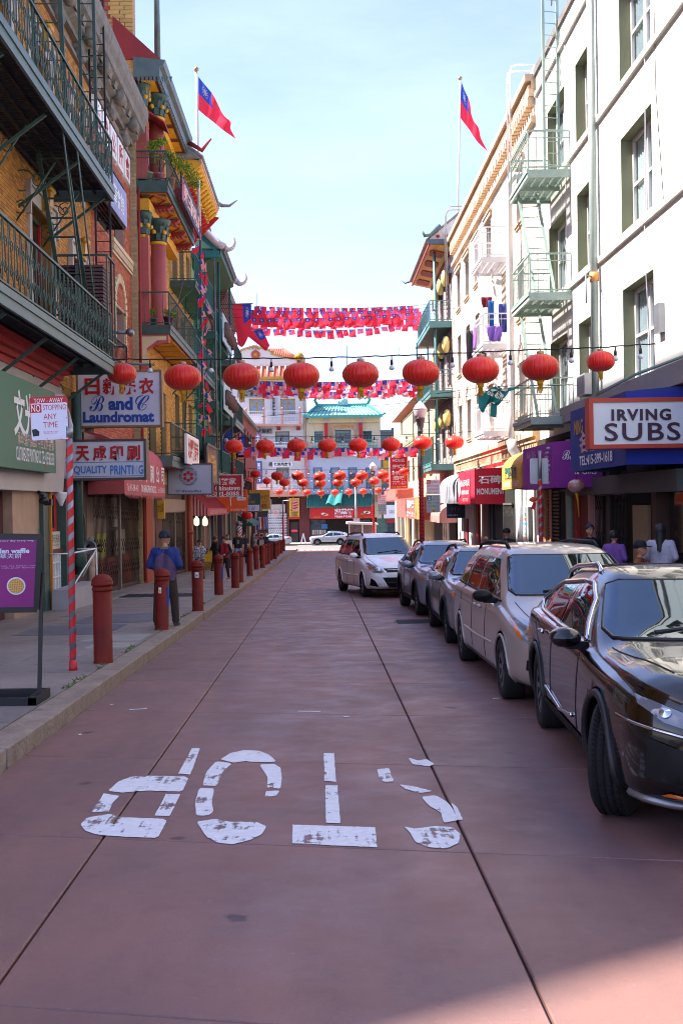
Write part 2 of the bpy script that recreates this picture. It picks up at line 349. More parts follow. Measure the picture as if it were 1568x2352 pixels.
# worn STOP lettering, read from the far side
WORN = bpy.data.materials.new('worn_white_road_paint'); WORN.use_nodes = True
t = WORN.node_tree; N = t.nodes; k = t.links.new; B = N['Principled BSDF']; g_ = N.new('ShaderNodeNewGeometry')
n_ = N.new('ShaderNodeTexNoise'); n_.inputs['Scale'].default_value = 4; n_.inputs['Detail'].default_value = 10; n_.inputs['Roughness'].default_value = .78; k(g_.outputs['Position'], n_.inputs['Vector'])
mp_ = N.new('ShaderNodeMapping'); mp_.inputs['Scale'].default_value = (30, 2, 1); k(g_.outputs['Position'], mp_.inputs[0]); n3 = N.new('ShaderNodeTexNoise'); n3.inputs['Scale'].default_value = 1.2; n3.inputs['Detail'].default_value = 6; k(mp_.outputs[0], n3.inputs['Vector'])
ad = N.new('ShaderNodeMath'); ad.operation = 'ADD'; k(n_.outputs['Fac'], ad.inputs[0]); mu = N.new('ShaderNodeMath'); mu.operation = 'MULTIPLY'; mu.inputs[1].default_value = .35; k(n3.outputs['Fac'], mu.inputs[0]); k(mu.outputs[0], ad.inputs[1])
r_ = N.new('ShaderNodeMapRange'); r_.inputs[1].default_value = .735; r_.inputs[2].default_value = .80; r_.inputs[3].default_value = 1; r_.inputs[4].default_value = 0; k(ad.outputs[0], r_.inputs[0]); k(r_.outputs[0], B.inputs['Alpha'])
n4 = N.new('ShaderNodeTexNoise'); n4.inputs['Scale'].default_value = 22; n4.inputs['Detail'].default_value = 6; k(g_.outputs['Position'], n4.inputs['Vector']); c4 = N.new('ShaderNodeMapRange'); c4.inputs[1].default_value = .3; c4.inputs[2].default_value = .7; k(n4.outputs['Fac'], c4.inputs[0])
m4 = N.new('ShaderNodeMixRGB'); m4.inputs[1].default_value = (.6, .59, .61, 1); m4.inputs[2].default_value = (.72, .71, .73, 1); k(c4.outputs[0], m4.inputs[0]); k(m4.outputs[0], B.inputs['Base Color']); B.inputs['Roughness'].default_value = .75
stop = thing('road_marking', 'worn white STOP lettering painted on the red brown road', 'road marking', (0, 6.6, gz(6.6)))
LET = {'letter_p': [[(480, 98), (508, 98), (474, 188), (432, 186)], [(190, 245), (225, 212), (270, 196), (316, 192), (468, 196), (448, 248), (330, 244), (270, 248), (240, 251)], [(175, 254), (228, 262), (205, 288), (192, 316), (133, 319)], [(390, 256), (440, 257), (403, 332), (351, 330)], [(95, 360), (115, 338), (200, 324), (225, 336), (396, 342), (362, 408), (250, 404), (150, 396), (110, 382)]],
       'letter_o': [[(578, 136), (610, 115), (660, 104), (710, 106), (750, 122), (771, 144), (710, 146), (660, 142), (625, 148)], [(562, 143), (618, 150), (585, 180), (565, 228), (516, 226), (530, 180)], [(713, 154), (766, 152), (786, 165), (790, 200), (785, 238), (738, 234), (742, 200)], [(505, 235), (557, 237), (548, 280), (553, 318), (535, 330), (495, 330), (490, 290)], [(735, 246), (782, 244), (770, 262), (732, 266)], [(495, 352), (560, 342), (610, 352), (700, 352), (738, 368), (720, 395), (680, 415), (620, 430), (570, 424), (530, 404)]],
       'letter_t': [[(935, 115), (971, 115), (977, 214), (937, 210)], [(940, 226), (982, 226), (993, 357), (943, 355)], [(828, 362), (1112, 371), (1119, 440), (960, 433), (826, 426)]],
       'letter_s': [[(1228, 130), (1260, 140), (1290, 135), (1317, 152), (1300, 160), (1240, 152)], [(1119, 170), (1160, 165), (1178, 212), (1140, 214), (1124, 196)], [(1196, 222), (1250, 230), (1312, 246), (1270, 252), (1215, 238)], [(1272, 266), (1320, 260), (1365, 285), (1402, 345), (1350, 356), (1340, 320), (1300, 298)], [(1375, 285), (1395, 300), (1416, 345), (1397, 345)], [(1213, 368), (1250, 376), (1320, 366), (1380, 370), (1408, 395), (1400, 425), (1360, 444), (1300, 440), (1250, 420), (1236, 392)]]}
for nm, polys in LET.items():
 b = MB()
 for pl in polys:
  if nm in ('letter_o', 'letter_s') or len(pl) > 6:
   pl = [((a[0] * u + c[0] * (1 - u)), (a[1] * u + c[1] * (1 - u))) for a, c in zip(pl, pl[1:] + pl[:1]) for u in (.9, .1)]
  pts = []
  for i in range(len(pl)):
   p, q = pl[i], pl[(i + 1) % len(pl)]; n = max(1, int(math.hypot(q[0] - p[0], q[1] - p[1]) / 9))
   for j in range(n):
    a = j / n; jx = random.uniform(-1, 1); pts.append(on_road((200 + (p[0] + (q[0] - p[0]) * a + jx) * 1.0842) / 1.6327, (2700 + (p[1] + (q[1] - p[1]) * a + random.uniform(-.6, .6)) * 1.0842) / 1.6327, .004))
  b.poly(pts)
 b.build(nm, WORN, stop)
# litter scraps on the road
for i, (u, v, l, a) in enumerate([(318, 1629, .16, .3), (710, 1634, .2, -.2), (257, 1618, .03, 0), (184, 1687, .03, 1), (1138, 1604, .06, .1), (795, 1646, .05, .1)]):
 p = on_road(u, v, .006); d = V((math.cos(a), math.sin(a), -SLOPE * math.sin(a))) * l / 2; n = V((-math.sin(a), math.cos(a), -SLOPE * math.cos(a))) * .008
 s = MB().prism([p - d - n, p + d - n, p + d + n, p - d + n], (0, 0, .003)).build('paper_scrap', PAPERWHITE, None)
 tag(s, ['long white paper strip lying near the left kerb on the road', 'white paper strip lying in mid road beyond the STOP lettering', 'tiny white scrap beside the long paper strip near the left kerb', 'tiny white scrap closest to the granite kerb', 'small white scrap on the road beside the silver minivan', 'white scrap on the road right of the paper strip'][i], 'litter', 'paper scraps on the road')
# oval drain cover on the road beside the silver car
p = on_road(950, 1429, 0); mc = MB(); mc.lathe([(.0, .006), (.34, .006), (.36, .002)], p, 28, False)
for i in range(9): mc.box(p.x - .3, p.x + .3, p.y - .3 + i * .075, p.y - .27 + i * .075, p.z + .006, p.z + .014)
tag(mc.build('drain_cover', M('cast_iron', '#3c3839', .6, .5, var=.3), None), 'round dark iron drain cover on the road beside parked silver cars', 'drain cover')

# left pavement with granite kerb stones and paving
KX0, KX1, CURB = -2.46, -2.2, 0.14
walk = MB(); slope_box(walk, -6.2, KX0, -6, YEND, -.35, CURB - .02); walk = walk.build('pavement', JOINT, None); tag(walk, kind='structure')
y = 3.0; i = 0
while y < YEND - 1:
 ln = random.choice([1.6, 1.9, 2.3, 2.7]) if y < 45 else 6.0
 b = MB(); j = random.uniform(-.008, .008); slope_box(b, KX0 + .006, KX1 + j, y + .006, y + ln - .006, -.2, CURB + random.uniform(-.006, .006)); b.build('kerb_stone', GRANITE, walk, bevel=.014 if y < 40 else 0); y += ln
ys = [4.0 + 1.55 * i for i in range(27)]
for y in ys:
 for (xa, xb) in ((-3.55, KX0), (-4.7, -3.55), (-6.2, -4.7)):
  b = MB(); slope_box(b, xa + .005, xb - .005, y + .005, y + 1.545, -.05, CURB + random.uniform(-.003, .0)); b.build('paving_slab', WALKMAT, walk)
b = MB(); slope_box(b, -6.2, KX0, ys[-1] + 1.55, YEND, -.05, CURB - .001); b.build('paving_slab', WALKMAT, walk)
# light concrete patches, cellar grates and utility lids let into the left pavement
LIGHTC = M('light_concrete', '#8f8a86', .8, var=.12)
GRATE = M('grate_steel', '#3a3a40', .5, .5, var=.3)
for (xa, xb, y0, y1) in ((-3.35, -2.52, 15.1, 16.1), (-3.1, -2.52, 14.2, 14.9), (-4.9, -2.5, 25.2, 27.2), (-3.6, -2.5, 28.6, 29.6), (-3.9, -2.5, 33.6, 35.2)):
 b = MB(); slope_box(b, xa, xb, y0, y1, .1, CURB + .004); b.build('concrete_patch', LIGHTC, walk)
for (xa, xb, y0, y1) in ((-4.75, -3.0, 25.6, 26.9),):
 b = MB(); slope_box(b, xa, xb, y0, y1, .12, CURB + .008)
 gr = b.build('cellar_grate', DARKIRON, walk); bb = MB(); n = 34
 for i in range(n): y = y0 + (y1 - y0) * (i + .2) / n; slope_box(bb, xa, xb, y, y + .018, CURB + .008, CURB + .016)
 for i in range(10): x = xa + (xb - xa) * i / 9; slope_box(bb, x - .008, x + .008, y0, y1, CURB + .008, CURB + .018)
 bb.build('grate_bars', GRATE, gr)
for (xa, xb, y0, y1) in ((-4.2, -2.9, 18.3, 20.3), (-4.6, -3.2, 16.2, 17.9)):
 b = MB(); slope_box(b, xa, xb, y0, y1, .12, CURB + .006); b.build('cellar_hatch', M('hatch_steel', '#6c6a72', .6, .2, var=.3, bump=.5, bscale=90), walk)
# weeds in the kerb joint
WEED = M('weed_green', '#4d6a26', .8, var=.4, scale=20)
for (yy, n) in ((10.9, 16), (14.0, 10), (17.0, 18), (22.6, 34), (12.2, 8), (19.6, 8)):
 b = MB()
 for i in range(n * 3):
  x = KX0 + random.uniform(-.05, .02); y = yy + random.uniform(-.45, .45); h = random.uniform(.01, .045); a = random.uniform(0, 6.3); dx, dy = .012 * math.cos(a), .012 * math.sin(a)
  z = gz(y) + CURB
  b.add([(x - dx, y - dy, z), (x + dx, y + dy, z), (x + dx * 2.4 + random.uniform(-.02, .02), y + dy * 2 + random.uniform(-.03, .03), z + h)], [(0, 1, 2)])
 o_ = b.build('kerb_weeds', WEED, None); tag(o_, 'green weeds growing in the joint behind the kerb', 'weeds', kind='stuff')
# right pavement
w2 = MB(); slope_box(w2, XR + .25, XE + .6, -6, YEND, -.35, CURB - .02); w2 = w2.build('right_pavement', JOINT, None); tag(w2, kind='structure')
b = MB(); slope_box(b, XR + .25, XE + .6, -6, YEND, -.05, CURB); b.build('paving', WALKMAT, w2)
y = -4
while y < YEND - 1:
 ln = 2.4 if y < 45 else 8; b = MB(); slope_box(b, XR, XR + .25, y + .006, y + ln - .006, -.2, CURB); b.build('kerb_stone', GRANITE, w2); y += ln
# cross street at the far end, in full sun
ZC = gz(YEND) - 0.04
cs = MB().box(-60, 60, YEND - .2, 112, ZC - .4, ZC).build('cross_street', M('sunlit_asphalt', '#6f6c6a', .85, scale=.6), None); tag(cs, kind='structure')
b = MB()
for i in range(14): b.box(-3.0 + i * .55, -2.7 + i * .55, YEND + .6, YEND + 3.2, ZC, ZC + .004)
b.build('crossing_stripes', M('road_white', '#c9c8c4', .8), cs)
fw = MB().box(-60, 60, 112, 117, ZC - .4, ZC + .14).build('far_pavement', M('far_concrete', '#98938c', .85, scale=.8), None); tag(fw, kind='structure')
bx('kerb', GRANITE, fw, -60, 60, 111.75, 112, ZC - .3, ZC + .15)
print('ground ok')
# ---------------------------------------------------------------- materials for the buildings
OCHRE = M('ochre_brick', '#b27a35', .85, tone='#8d5d28', var=.18, scale=1.2)
OCHREM = M('ochre_mortar', '#96692c', .9, var=.15, scale=1.5, bump=.3)
REDB = M('red_brick', '#9a4a35', .85, tone='#b56a4c', var=.16, scale=1.1, streak=.25)
REDM = M('red_brick_mortar', '#a5857a', .9, var=.12)
YELB = M('yellow_brick', '#c99a4e', .85, tone='#a87936', var=.14, scale=1.2)
YELM = M('yellow_brick_mortar', '#a08a62', .9)
BUFF = M('buff_brick', '#c9b596', .85, tone='#a58b6c', var=.12)
CREAMB = M('cream_brick', '#e4dacd', .85, tone='#c9b19a', var=.12, scale=1.0, streak=.18)
CREAMM = M('cream_mortar', '#c6beb3', .9)
GREYSTONE = M('weathered_grey_cornice', '#75706a', .85, var=.28, scale=3, bump=.5, bscale=18, streak=.35)
STONE = M('pale_stone_trim', '#aca3a0', .75, var=.1, bump=.15)
DKGREEN = M('dark_green_iron', '#35504a', .5, .1, var=.25, scale=3, bump=.1)
STEELGREY = M('grey_green_iron', '#566a6c', .5, .2, var=.22, scale=3)
TEALG = M('teal_green_paint', '#1f5d5a', .5, var=.18, scale=2, streak=.2)
SEAGREEN = M('sea_green_paint', '#2d6e5e', .55, var=.18, scale=2)
LEAFG = M('leaf_green_paint', '#1d5537', .6, var=.2, scale=1.5)
REDP = M('oxblood_red_paint', '#962a2b', .55, var=.16, scale=2, streak=.15)
BRED = M('bright_red_paint', '#b81f22', .5, var=.12, scale=2)
PINKRED = M('faded_pink_red', '#ad5550', .6, var=.14, scale=2, streak=.2)
YELP = M('temple_yellow_paint', '#cf9a1e', .55, var=.14, scale=2)
CREAMP = M('cream_paint', '#cdbd97', .6, var=.1)
MAROON = M('maroon_paint', '#5f1f22', .55, var=.2)
OLIVE = M('olive_frame', '#3d4433', .5)
GOLDP = M('gold_paint', '#b98a2c', .4, .3, var=.15)
GREYTILE = M('grey_roof_tile', '#7d7a78', .8, var=.25, scale=6)
GREENTILE = M('green_roof_tile', '#2f6f64', .45, var=.22, scale=5)
DARKIN = M('painted_dark_interior', '#16120f', .9, var=.4, scale=1)  # near-black colour stands in for the shade inside shops
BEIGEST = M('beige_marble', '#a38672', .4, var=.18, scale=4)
SHUT = M('steel_shutter', '#6b6661', .55, .3, var=.15)
GATEIRON = M('gate_iron', '#2c2725', .5, .3, var=.3, scale=5)
WOODB = M('brown_slat_wood', '#5b4344', .7, var=.2, scale=6)

def railing(parent, pts, z, h, m, r=.007, gap=.11, name='railing', scroll=False, mid=False, posts=True):
 """balusters, top and bottom rails along a plan polyline, one part"""
 b = MB()
 for (p, q) in zip(pts, pts[1:]):
  p, q = V((*p, 0)), V((*q, 0)); L_ = (q - p).length; n = max(1, int(L_ / gap)); d = (q - p) / n
  e = (q - p).normalized() * .016; b.bar(p + e + V((0, 0, z + h)), q - e + V((0, 0, z + h)), .045, .04); b.bar(p + e + V((0, 0, z + .08)), q - e + V((0, 0, z + .08)), .03)
  if mid: b.bar(p + V((0, 0, z + h - .18)), q + V((0, 0, z + h - .18)), .022)
  for i in range(0 if p.to_2d() == V(pts[0]) else 1, n + 1):
   a = p + d * i; rr = .03 if posts and i in (0, n) else r * 2
   b.bar(a + V((0, 0, z)), a + V((0, 0, z + h)), rr)
  if scroll:
   u = (q - p).normalized(); nn = max(1, int(L_ / .3))
   for i in range(nn):
    c = p + u * (L_ * (i + .5) / nn)
    for sgn in (1, -1):
     sp = []
     for k in range(15):
      t = k / 14 * 2.6 * math.pi; rr = .115 * (1 - k / 17)
      sp.append(c + u * (sgn * (.10 - rr * math.cos(t)) - sgn * .1) + V((0, 0, z + h * (.66 if sgn > 0 else .34) + rr * math.sin(t) * sgn)))
     b.tube(sp, .009, 4, cap=False)
    b.tube([c + u * .1 + V((0, 0, z + .08)), c + u * .02 + V((0, 0, z + h * .35)), c - u * .03 + V((0, 0, z + h * .65)), c - u * .1 + V((0, 0, z + h - .04))], .009, 4, cap=False)
 return b.build(name, m, parent)

def balcony(parent, sd, xw, xf, y0, y1, z, th, h, mf, mr, under=None, scroll=False, gap=.11, brackets=0, slats=False, name='balcony', mid=False):
 b = MB()
 if slats:
  n = int((y1 - y0) / .085)
  for i in range(n): y = y0 + .055 + (y1 - y0 - .16) * i / n; b.box(xw, xf - sd * .052, y, y + .045, z - .035, z - .005)
  for i in range(5): x = xw + (xf - xw) * (i + .5) / 5; b.box(x - .02, x + .02, y0 + .052, y1 - .052, z - .09, z - .036)
 else: b.box(xw, xf - sd * .05, y0 + .05, y1 - .05, z - th, z - .002)
 s = b.build(name, under or mf, parent)
 f = MB(); f.box(xf - sd * .05, xf, y0, y1, z - th, z + .03); f.box(xw, xf - sd * .05, y0, y0 + .05, z - th, z + .03); f.box(xw, xf - sd * .05, y1 - .05, y1, z - th, z + .03)
 f.box(xf, xf + sd * .025, y0 - .02, y1 + .02, z - th * .35, z + .03)
 f.build('fascia', mf, s)
 railing(s, [(xw, y0 + .03), (xf - sd * .03, y0 + .03), (xf - sd * .03, y1 - .03), (xw, y1 - .03)], z + .02, h, mr, scroll=scroll, gap=gap, mid=mid)
 for i in range(brackets):
  y = y0 + .3 + (y1 - y0 - .6) * i / max(1, brackets - 1); k = MB(); k.bar((xw, y, z - th - .85), (xf - sd * .15, y, z - th), .05); k.tube([(xw + sd * (.1 + .22 * math.cos(t * .5)), y, z - th - .35 + .2 * math.sin(t * .5)) for t in range(11)], .014, 5); k.build('bracket', mr, s)
 return s

def ladder(parent, a, bq, side, m, w=.45, n=12, rung=.02, rail=.05, name='ladder', lattice=False):
 b = MB(); a, bq = V(a), V(bq); sd = V(side).normalized() * (w / 2)
 b.bar(a - sd, bq - sd, rail, rail * 1.6, up=side); b.bar(a + sd, bq + sd, rail, rail * 1.6, up=side)
 for i in range(n):
  p = a + (bq - a) * ((i + .5) / n); b.bar(p - sd, p + sd, rung * (4 if lattice else 1), rung)
 return b.build(name, m, parent)

def shell(parent, x0, x1, y0, y1, z0, z1, m, name='body'): return bx(name, m, parent, x0, x1, y0, y1, z0, z1)
ZB = -2.6
# ---------------------------------------------------------------- ochre building (fire escapes) and red brick building, one grey cornice each
XA = -5.6
A = thing('ochre_building', 'ochre brick building with dark green wrought iron fire escapes and pale stone windows', 'building', (XA, 20, -.5))
hA = [(21.45, 23.2, 4.85, 7.65), (16.2, 18.1, 4.85, 7.65), (21.6, 23.2, 8.9, 11.0), (18.6, 20.2, 8.9, 11.0), (15.2, 17.0, 8.9, 11.0), (25.0, 26.2, 8.9, 10.9), (25.0, 26.2, 5.3, 7.4)]
facade(A, 1, XA, 12, 27.2, 3.6, 13.5, hA, OCHREM, dep=.3)
grow = .17
bricks(A, 1, XA, 14.5, 27.2, 4.3, 12.2, [(h[0] - grow, h[1] + grow, h[2] - .05, h[3] + .25) for h in hA], OCHRE)
shell(A, -16, XA - .32, 12, 27.2, ZB, 13.6, OCHREM)
for i, h in enumerate(hA):
 b = MB(); X = XA + .06; w_ = .19
 b.box(XA, X, h[0] - w_, h[0] - .001, h[2] - .05, h[3] + .28); b.box(XA, X, h[1] + .001, h[1] + w_, h[2] - .05, h[3] + .28); b.box(XA, X, h[0], h[1], h[3], h[3] + .28); b.box(XA, X + .05, h[0] - .25, h[1] + .25, h[3] + .281, h[3] + .36)
 b.box(XA, X + .05, h[0] - .28, h[0] - w_ - .002, h[3] - .3, h[3] + .28); b.box(XA, X + .05, h[1] + w_ + .002, h[1] + .28, h[3] - .3, h[3] + .28)
 s = b.build('window_surround', STONE, A)
 k = MB(); ym = (h[0] + h[1]) / 2
 k.prism([(X, ym - .14, h[3] - .02), (X + .16, ym - .14, h[3] + .12), (X + .2, ym - .14, h[3] + .5), (X, ym - .14, h[3] + .5)], (0, .28, 0)); k.tube([(X + .16, ym - .17, h[3] + .46), (X + .16, ym + .17, h[3] + .46)], .07, 10); k.tube([(X + .1, ym - .15, h[3] + .06), (X + .1, ym + .15, h[3] + .06)], .06, 10)
 k.build('keystone', GOLDP, s)
 f = window(A, 1, XA - .2, h[0] + .001, h[1] - .001, h[2], h[3] - .001, OLIVE, DARKGLASS, bar=.09)
 b = MB(); b.box(XA - .195, XA - .24, h[0] + .09, h[0] + .15, h[2] + .09, h[3] - .09); b.box(XA - .195, XA - .24, h[1] - .15, h[1] - .09, h[2] + .09, h[3] - .09); b.build('red_sash', BRED, f)
def cornice(parent, y0, y1, X, zt, m, pj=.62, step=1.05):
 b = MB(); prof = [(0, -.62), (.14, -.62), (.15, -.5), (.3, -.42), (.31, -.3), (pj * .8, -.22), (pj * .82, -.02), (pj * .95, .1), (pj, .28), (pj, .42), (0, .62)]
 b.prism([(X + a, y0, zt + c) for a, c in prof], (0, y1 - y0, 0)); b.box(X, X + .1, y0, y1, zt - 1.0, zt - .9)
 c_ = b.build('cornice', m, parent); y = y0 + .25; i = 0
 while y < y1:
  k = MB()
  big = i % 3 == 0 
  dz, dx, hw = (-.95, .36, .2) if big else (-.5, .34, .15)
  k.prism([(X, y - hw, zt + dz), (X + dx * .35, y - hw, zt + dz + .05), (X + dx * .55, y - hw, zt + dz * .6), (X + dx * 1.1, y - hw, zt - .42), (X + dx * 1.25, y - hw, zt - .24), (X, y - hw, zt - .24)], (0, 2 * hw, 0))
  if big: k.tube([(X + dx * .95, y - hw - .02, zt - .4), (X + dx * .95, y + hw + .02, zt - .4)], .17, 12); k.tube([(X + .12, y - hw - .02, zt + dz + .1), (X + .12, y + hw + .02, zt + dz + .1)], .12, 10)
  k.build('modillion', m, c_); y += step / 1.5; i += 1
 return c_
cornice(A, 15, 27.2, XA, 13.1, GREYSTONE)
# upper and lower fire escape of the ochre building
fe = thing('fire_escape', 'dark green wrought iron fire escape with scroll railings on the ochre building', 'fire escape', (XA, 20, 4.6))
for z, ye in ((8.4, 23.4), (4.66, 23.0)):
 balcony(fe, 1, XA, -4.3, 13.0, ye, z, .24, 1.0, STEELGREY, DKGREEN, under=DARKIRON, scroll=True, gap=.3, brackets=5, slats=True, name='platform')
ladder(fe, (-4.95, 20.6, 8.4), (-4.95, 23.3, 4.6), (1, 0, 0), DKGREEN, .5, 12, .02, .05, 'stair', lattice=True)
ladder(fe, (-4.85, 19.6, 13.6), (-4.85, 20.4, 8.4), (1, 0, 0), DKGREEN, .5, 16, .02, .05, 'stair')
ladder(fe, (-4.75, 23.0, 13.5), (-4.75, 23.2, 8.4), (1, 0, 0), DKGREEN, .3, 14, .02, .04, 'ladder')
tb('hanger_rod', STEELGREY, fe, [(-4.32, 18.2, 9.3), (-4.6, 22.0, 4.9)], .018); tb('hanger_rod', STEELGREY, fe, [(-4.32, 19.6, 8.8), (-4.5, 22.6, 4.9)], .018)
for i in range(5):
 y = 14.5 + i * 2; b = MB()
 b.tube([(XA, y, 7.0), (XA + .75, y, 8.1)], .018)
 for sg in (0, 1):
  b.tube([(XA + .1 + sg * .35 + (.16 - .01 * t) * math.cos(t * .6 + 1), y, 7.25 + sg * .5 + (.16 - .01 * t) * math.sin(t * .6 + 1)) for t in range(14)], .012, 4)
 b.build('scroll_bracket', DKGREEN, fe)
# slatted brown crate that hangs on the lower platform
cr_ = thing('slatted_crate', 'stack of brown wooden slats stored on the lower fire escape platform', 'crate', (-4.6, 22.5, 4.95))
for i in range(22): bx('slat', WOODB, cr_, -5.25, -4.35, 22.3, 22.9, 4.95 + i * .075, 4.95 + i * .075 + .05)
bx('strap', STEELGREY, cr_, -4.9, -4.78, 22.24, 22.29, 4.85, 6.6)
railing(cr_, [(-5.3, 22.2), (-4.25, 22.2), (-4.25, 23.0)], 4.95, 1.8, DKGREEN, gap=.26, name='cage')

Bd = thing('red_brick_building', 'red brick building with grey bracketed cornice and an arched window', 'building', (XA, 30, -.7))
hB = [(30.3, 31.7, 6.2, 7.25), (28.0, 29.2, 5.6, 7.4), (28.0, 29.6, 9.0, 10.6), (30.4, 31.9, 9.0, 10.6)]
facade(Bd, 1, XA, 27.2, 33, 3.3, 13.5, hB, REDM, dep=.3)
bricks(Bd, 1, XA, 27.2, 33, 3.4, 11.2, [(h[0] - .12, h[1] + .12, h[2] - .05, h[3] + .1) for h in hB], REDB)
shell(Bd, -16, XA - .32, 27.2, 33, ZB, 13.6, REDM)
for h in hB: window(Bd, 1, XA - .25, h[0] + .001, h[1] - .001, h[2], h[3] - .001, OLIVE, DARKGLASS)
cornice(Bd, 27.22, 32.95, XA, 13.1, GREYSTONE)
b = MB(); ym, zc = 31.0, 7.25                             # arch of buff bricks over the window
for i in range(15):
 t = math.pi * i / 14; b.bar((XA + .03, ym + .72 * math.cos(t), zc + .72 * math.sin(t)), (XA + .03, ym + .98 * math.cos(t), zc + .98 * math.sin(t)), .06, .13)
for i in range(14):
 b.box(XA, XA + .05, 30.08, 30.28, 6.2 + i * .076, 6.26 + i * .076); b.box(XA, XA + .05, 31.72, 31.92, 6.2 + i * .076, 6.26 + i * .076)
b.build('window_arch', BUFF, Bd)
b = MB(); b.box(XA, XA + .1, 29.8, 33, 8.9, 9.02); b.box(XA, XA + .07, 29.8, 33, 8.6, 8.66)
for i in range(26): b.box(XA, XA + .09, 29.85 + i * .12, 29.92 + i * .12, 8.7, 8.88)
b.build('dentil_band', BUFF, Bd)
# white panels with red characters under the cornice
for i in range(5):
 y0 = 27.6 + i * 1.06; pn = bx('character_panel', PAPERWHITE, Bd, XA, XA + .08, y0, y0 + .86, 11.25, 12.05)
 text('德餘公所會'[i], (XA + .082, y0 + .43, 11.65), (0, 1, 0), (0, 0, 1), .55, .62, REDINK, pn, .02)
bal = balcony(Bd, 1, XA, -5.1, 26.4, 29.3, 9.2, .14, .95, DARKIRON, DARKIRON, gap=.16, slats=True, name='platform')
bn = thing('banner', 'pale blue banner hung along the upper iron platform of the red brick building', 'banner', (-5.07, 28, 9.2))
bx('cloth', M('pale_blue_banner', '#8f98c8', .7, var=.15, scale=.9), bn, -5.09, -5.05, 26.3, 29.3, 9.1, 10.0)
text('中華會館', (-5.047, 27.9, 9.55), (0, 1, 0), (0, 0, 1), 1.9, .5, WHITEINK, bn, .01)
sm = thing('fire_escape', 'small dark iron balcony under the arched window of the red brick building', 'fire escape', (XA, 28, 4.6))
balcony(sm, 1, XA, -5.1, 26.6, 29.4, 5.3, .1, .62, DARKIRON, DARKIRON, gap=.16, slats=True, name='platform')
ladder(sm, (-5.15, 26.5, 9.2), (-5.15, 26.55, 4.7), (1, 0, 0), DARKIRON, .35, 18, .018, .03)
ladder(sm, (-5.2, 26.3, 15.), (-5.2, 26.4, 9.2), (1, 0, 0), DARKIRON, .35, 22, .018, .03)
tb('spotlight_arm', STEEL, sm, [(XA, 29.2, 6.3), (-5.0, 29.2, 6.3)], .05)
dd = MB(); dd.tube([(-5.0, 29.1, 6.3), (-5.0, 29.35, 6.3)], .1, 10); dd.build('spotlight', STEEL, sm)
# unseen tall block added to shade the street, slanted end shaping the sun patch
rb = thing('added_shade_block', 'tall plain unseen block added behind the ochre building to shade the street', 'building', (-12, 20, 0))
MB().prism([(-20, 3.1, -3), (-8.2, 9.6, -3), (-8.2, 31.5, -3), (-20, 31.5, -3)], (0, 0, 27)).build('walls', OCHREM, rb)

# ---------------------------------------------------------------- shop fronts of the two (ground floor)
sh = thing('printing_shop_front', 'printing shop front with a large green sign under a red moulded cornice', 'shop front', (XA, 22, -.4))
gl = lambda y: gz(y) + CURB
bx('back_wall', M('shop_plum', '#55282a', .7), sh, XA - .2, XA - .05, 17, 26.4, -.9, 3.6)
b = MB()
for k, (dx, za, zb) in enumerate(((.62, 4.42, 4.52), (.55, 4.32, 4.42), (.42, 4.22, 4.32), (.34, 4.1, 4.22))): b.box(XA, XA + dx, 15, 22.3, za, zb)
b.build('red_cornice', BRED, sh)
fas = MB(); fas.box(XA, XA + .3, 15, 22.6, 1.95, 4.1); fas.build('fascia', M('grey_white_fascia', '#b3a9a8', .6, var=.08), sh)
fl = MB(); fl.prism([(XA + .3, 22.6, 4.0), (XA + .3, 22.6, 1.95), (XA + .3, 22.9, 2.9), (XA + .3, 22.92, 4.0)], (-.3, 0, 0)); fl.build('fascia_return', M('grey_white_fascia', '#b3a9a8'), sh)
text('天\n戈', (XA + .303, 21.6, 3.0), (0, 1, 0), (0, 0, 1), .35, .9, REDINK, fas and sh, .02)
gs = MB(); gs.box(XA + .3, XA + .52, 15, 21.1, 2.3, 3.85); gsp = gs.build('sign_board', M('sign_green', '#2d6a5a', .5, var=.12), sh); xs_ = XA + .523
text('文光印務', (xs_, 19.6, 3.25), (0, 1, 0), (0, 0, 1), 2.7, .8, WHITEINK, gsp, .03)
text('承印:書刊雜誌 中西文件各類', (xs_, 19.7, 2.82), (0, 1, 0), (0, 0, 1), 2.5, .22, M('pale_pink_ink', '#dcb5ae'), gsp)
text('CULTURE-LITE PRINTING CO. TEL: 415·362-3331', (xs_, 19.65, 2.56), (0, 1, 0), (0, 0, 1), 2.6, .24, WHITEINK, gsp, .015)
text('印', (xs_, 20.3, 2.39), (0, 1, 0), (0, 0, 1), .12, .12, REDINK, gsp)
def pil(ya, yb, dx, m, za=None, zb=1.95, nm='pilaster'): bx(nm, m, sh, XA - .05, XA + dx, ya, yb, gl(yb) - .05 if za is None else za, zb)
pil(19.5, 21.35, .12, BEIGEST); pil(21.35, 21.8, .2, DKGREEN); pil(21.8, 21.87, .24, M('orange_stripe', '#c8781e')); pil(23.15, 23.6, .22, DKGREEN); pil(23.6, 23.9, .14, M('yellow_stripe', '#d0a11f'), gl(24) + .45)
bx('shop_window', BRED, sh, XA - .05, XA + .02, 21.9, 23.15, 1.15, 1.94)
wn = bx('pane', DARKGLASS, sh, XA - .03, XA + .03, 22.0, 22.9, 1.22, 1.9); 
nt_ = bx('notice', PAPERWHITE, sh, XA + .03, XA + .036, 22.25, 22.6, 1.25, 1.85); text('請走\n小心\n平安', (XA + .04, 22.42, 1.6), (0, 1, 0), (0, 0, 1), .16, .4, REDINK, nt_)
nr = bx('notice', M('poster_red', '#b12c33', .5), sh, XA + .03, XA + .034, 21.93, 22.24, 1.3, 1.6); text('OPEN\n9-5', (XA + .037, 22.08, 1.45), (0, 1, 0), (0, 0, 1), .2, .18, WHITEINK, nr)
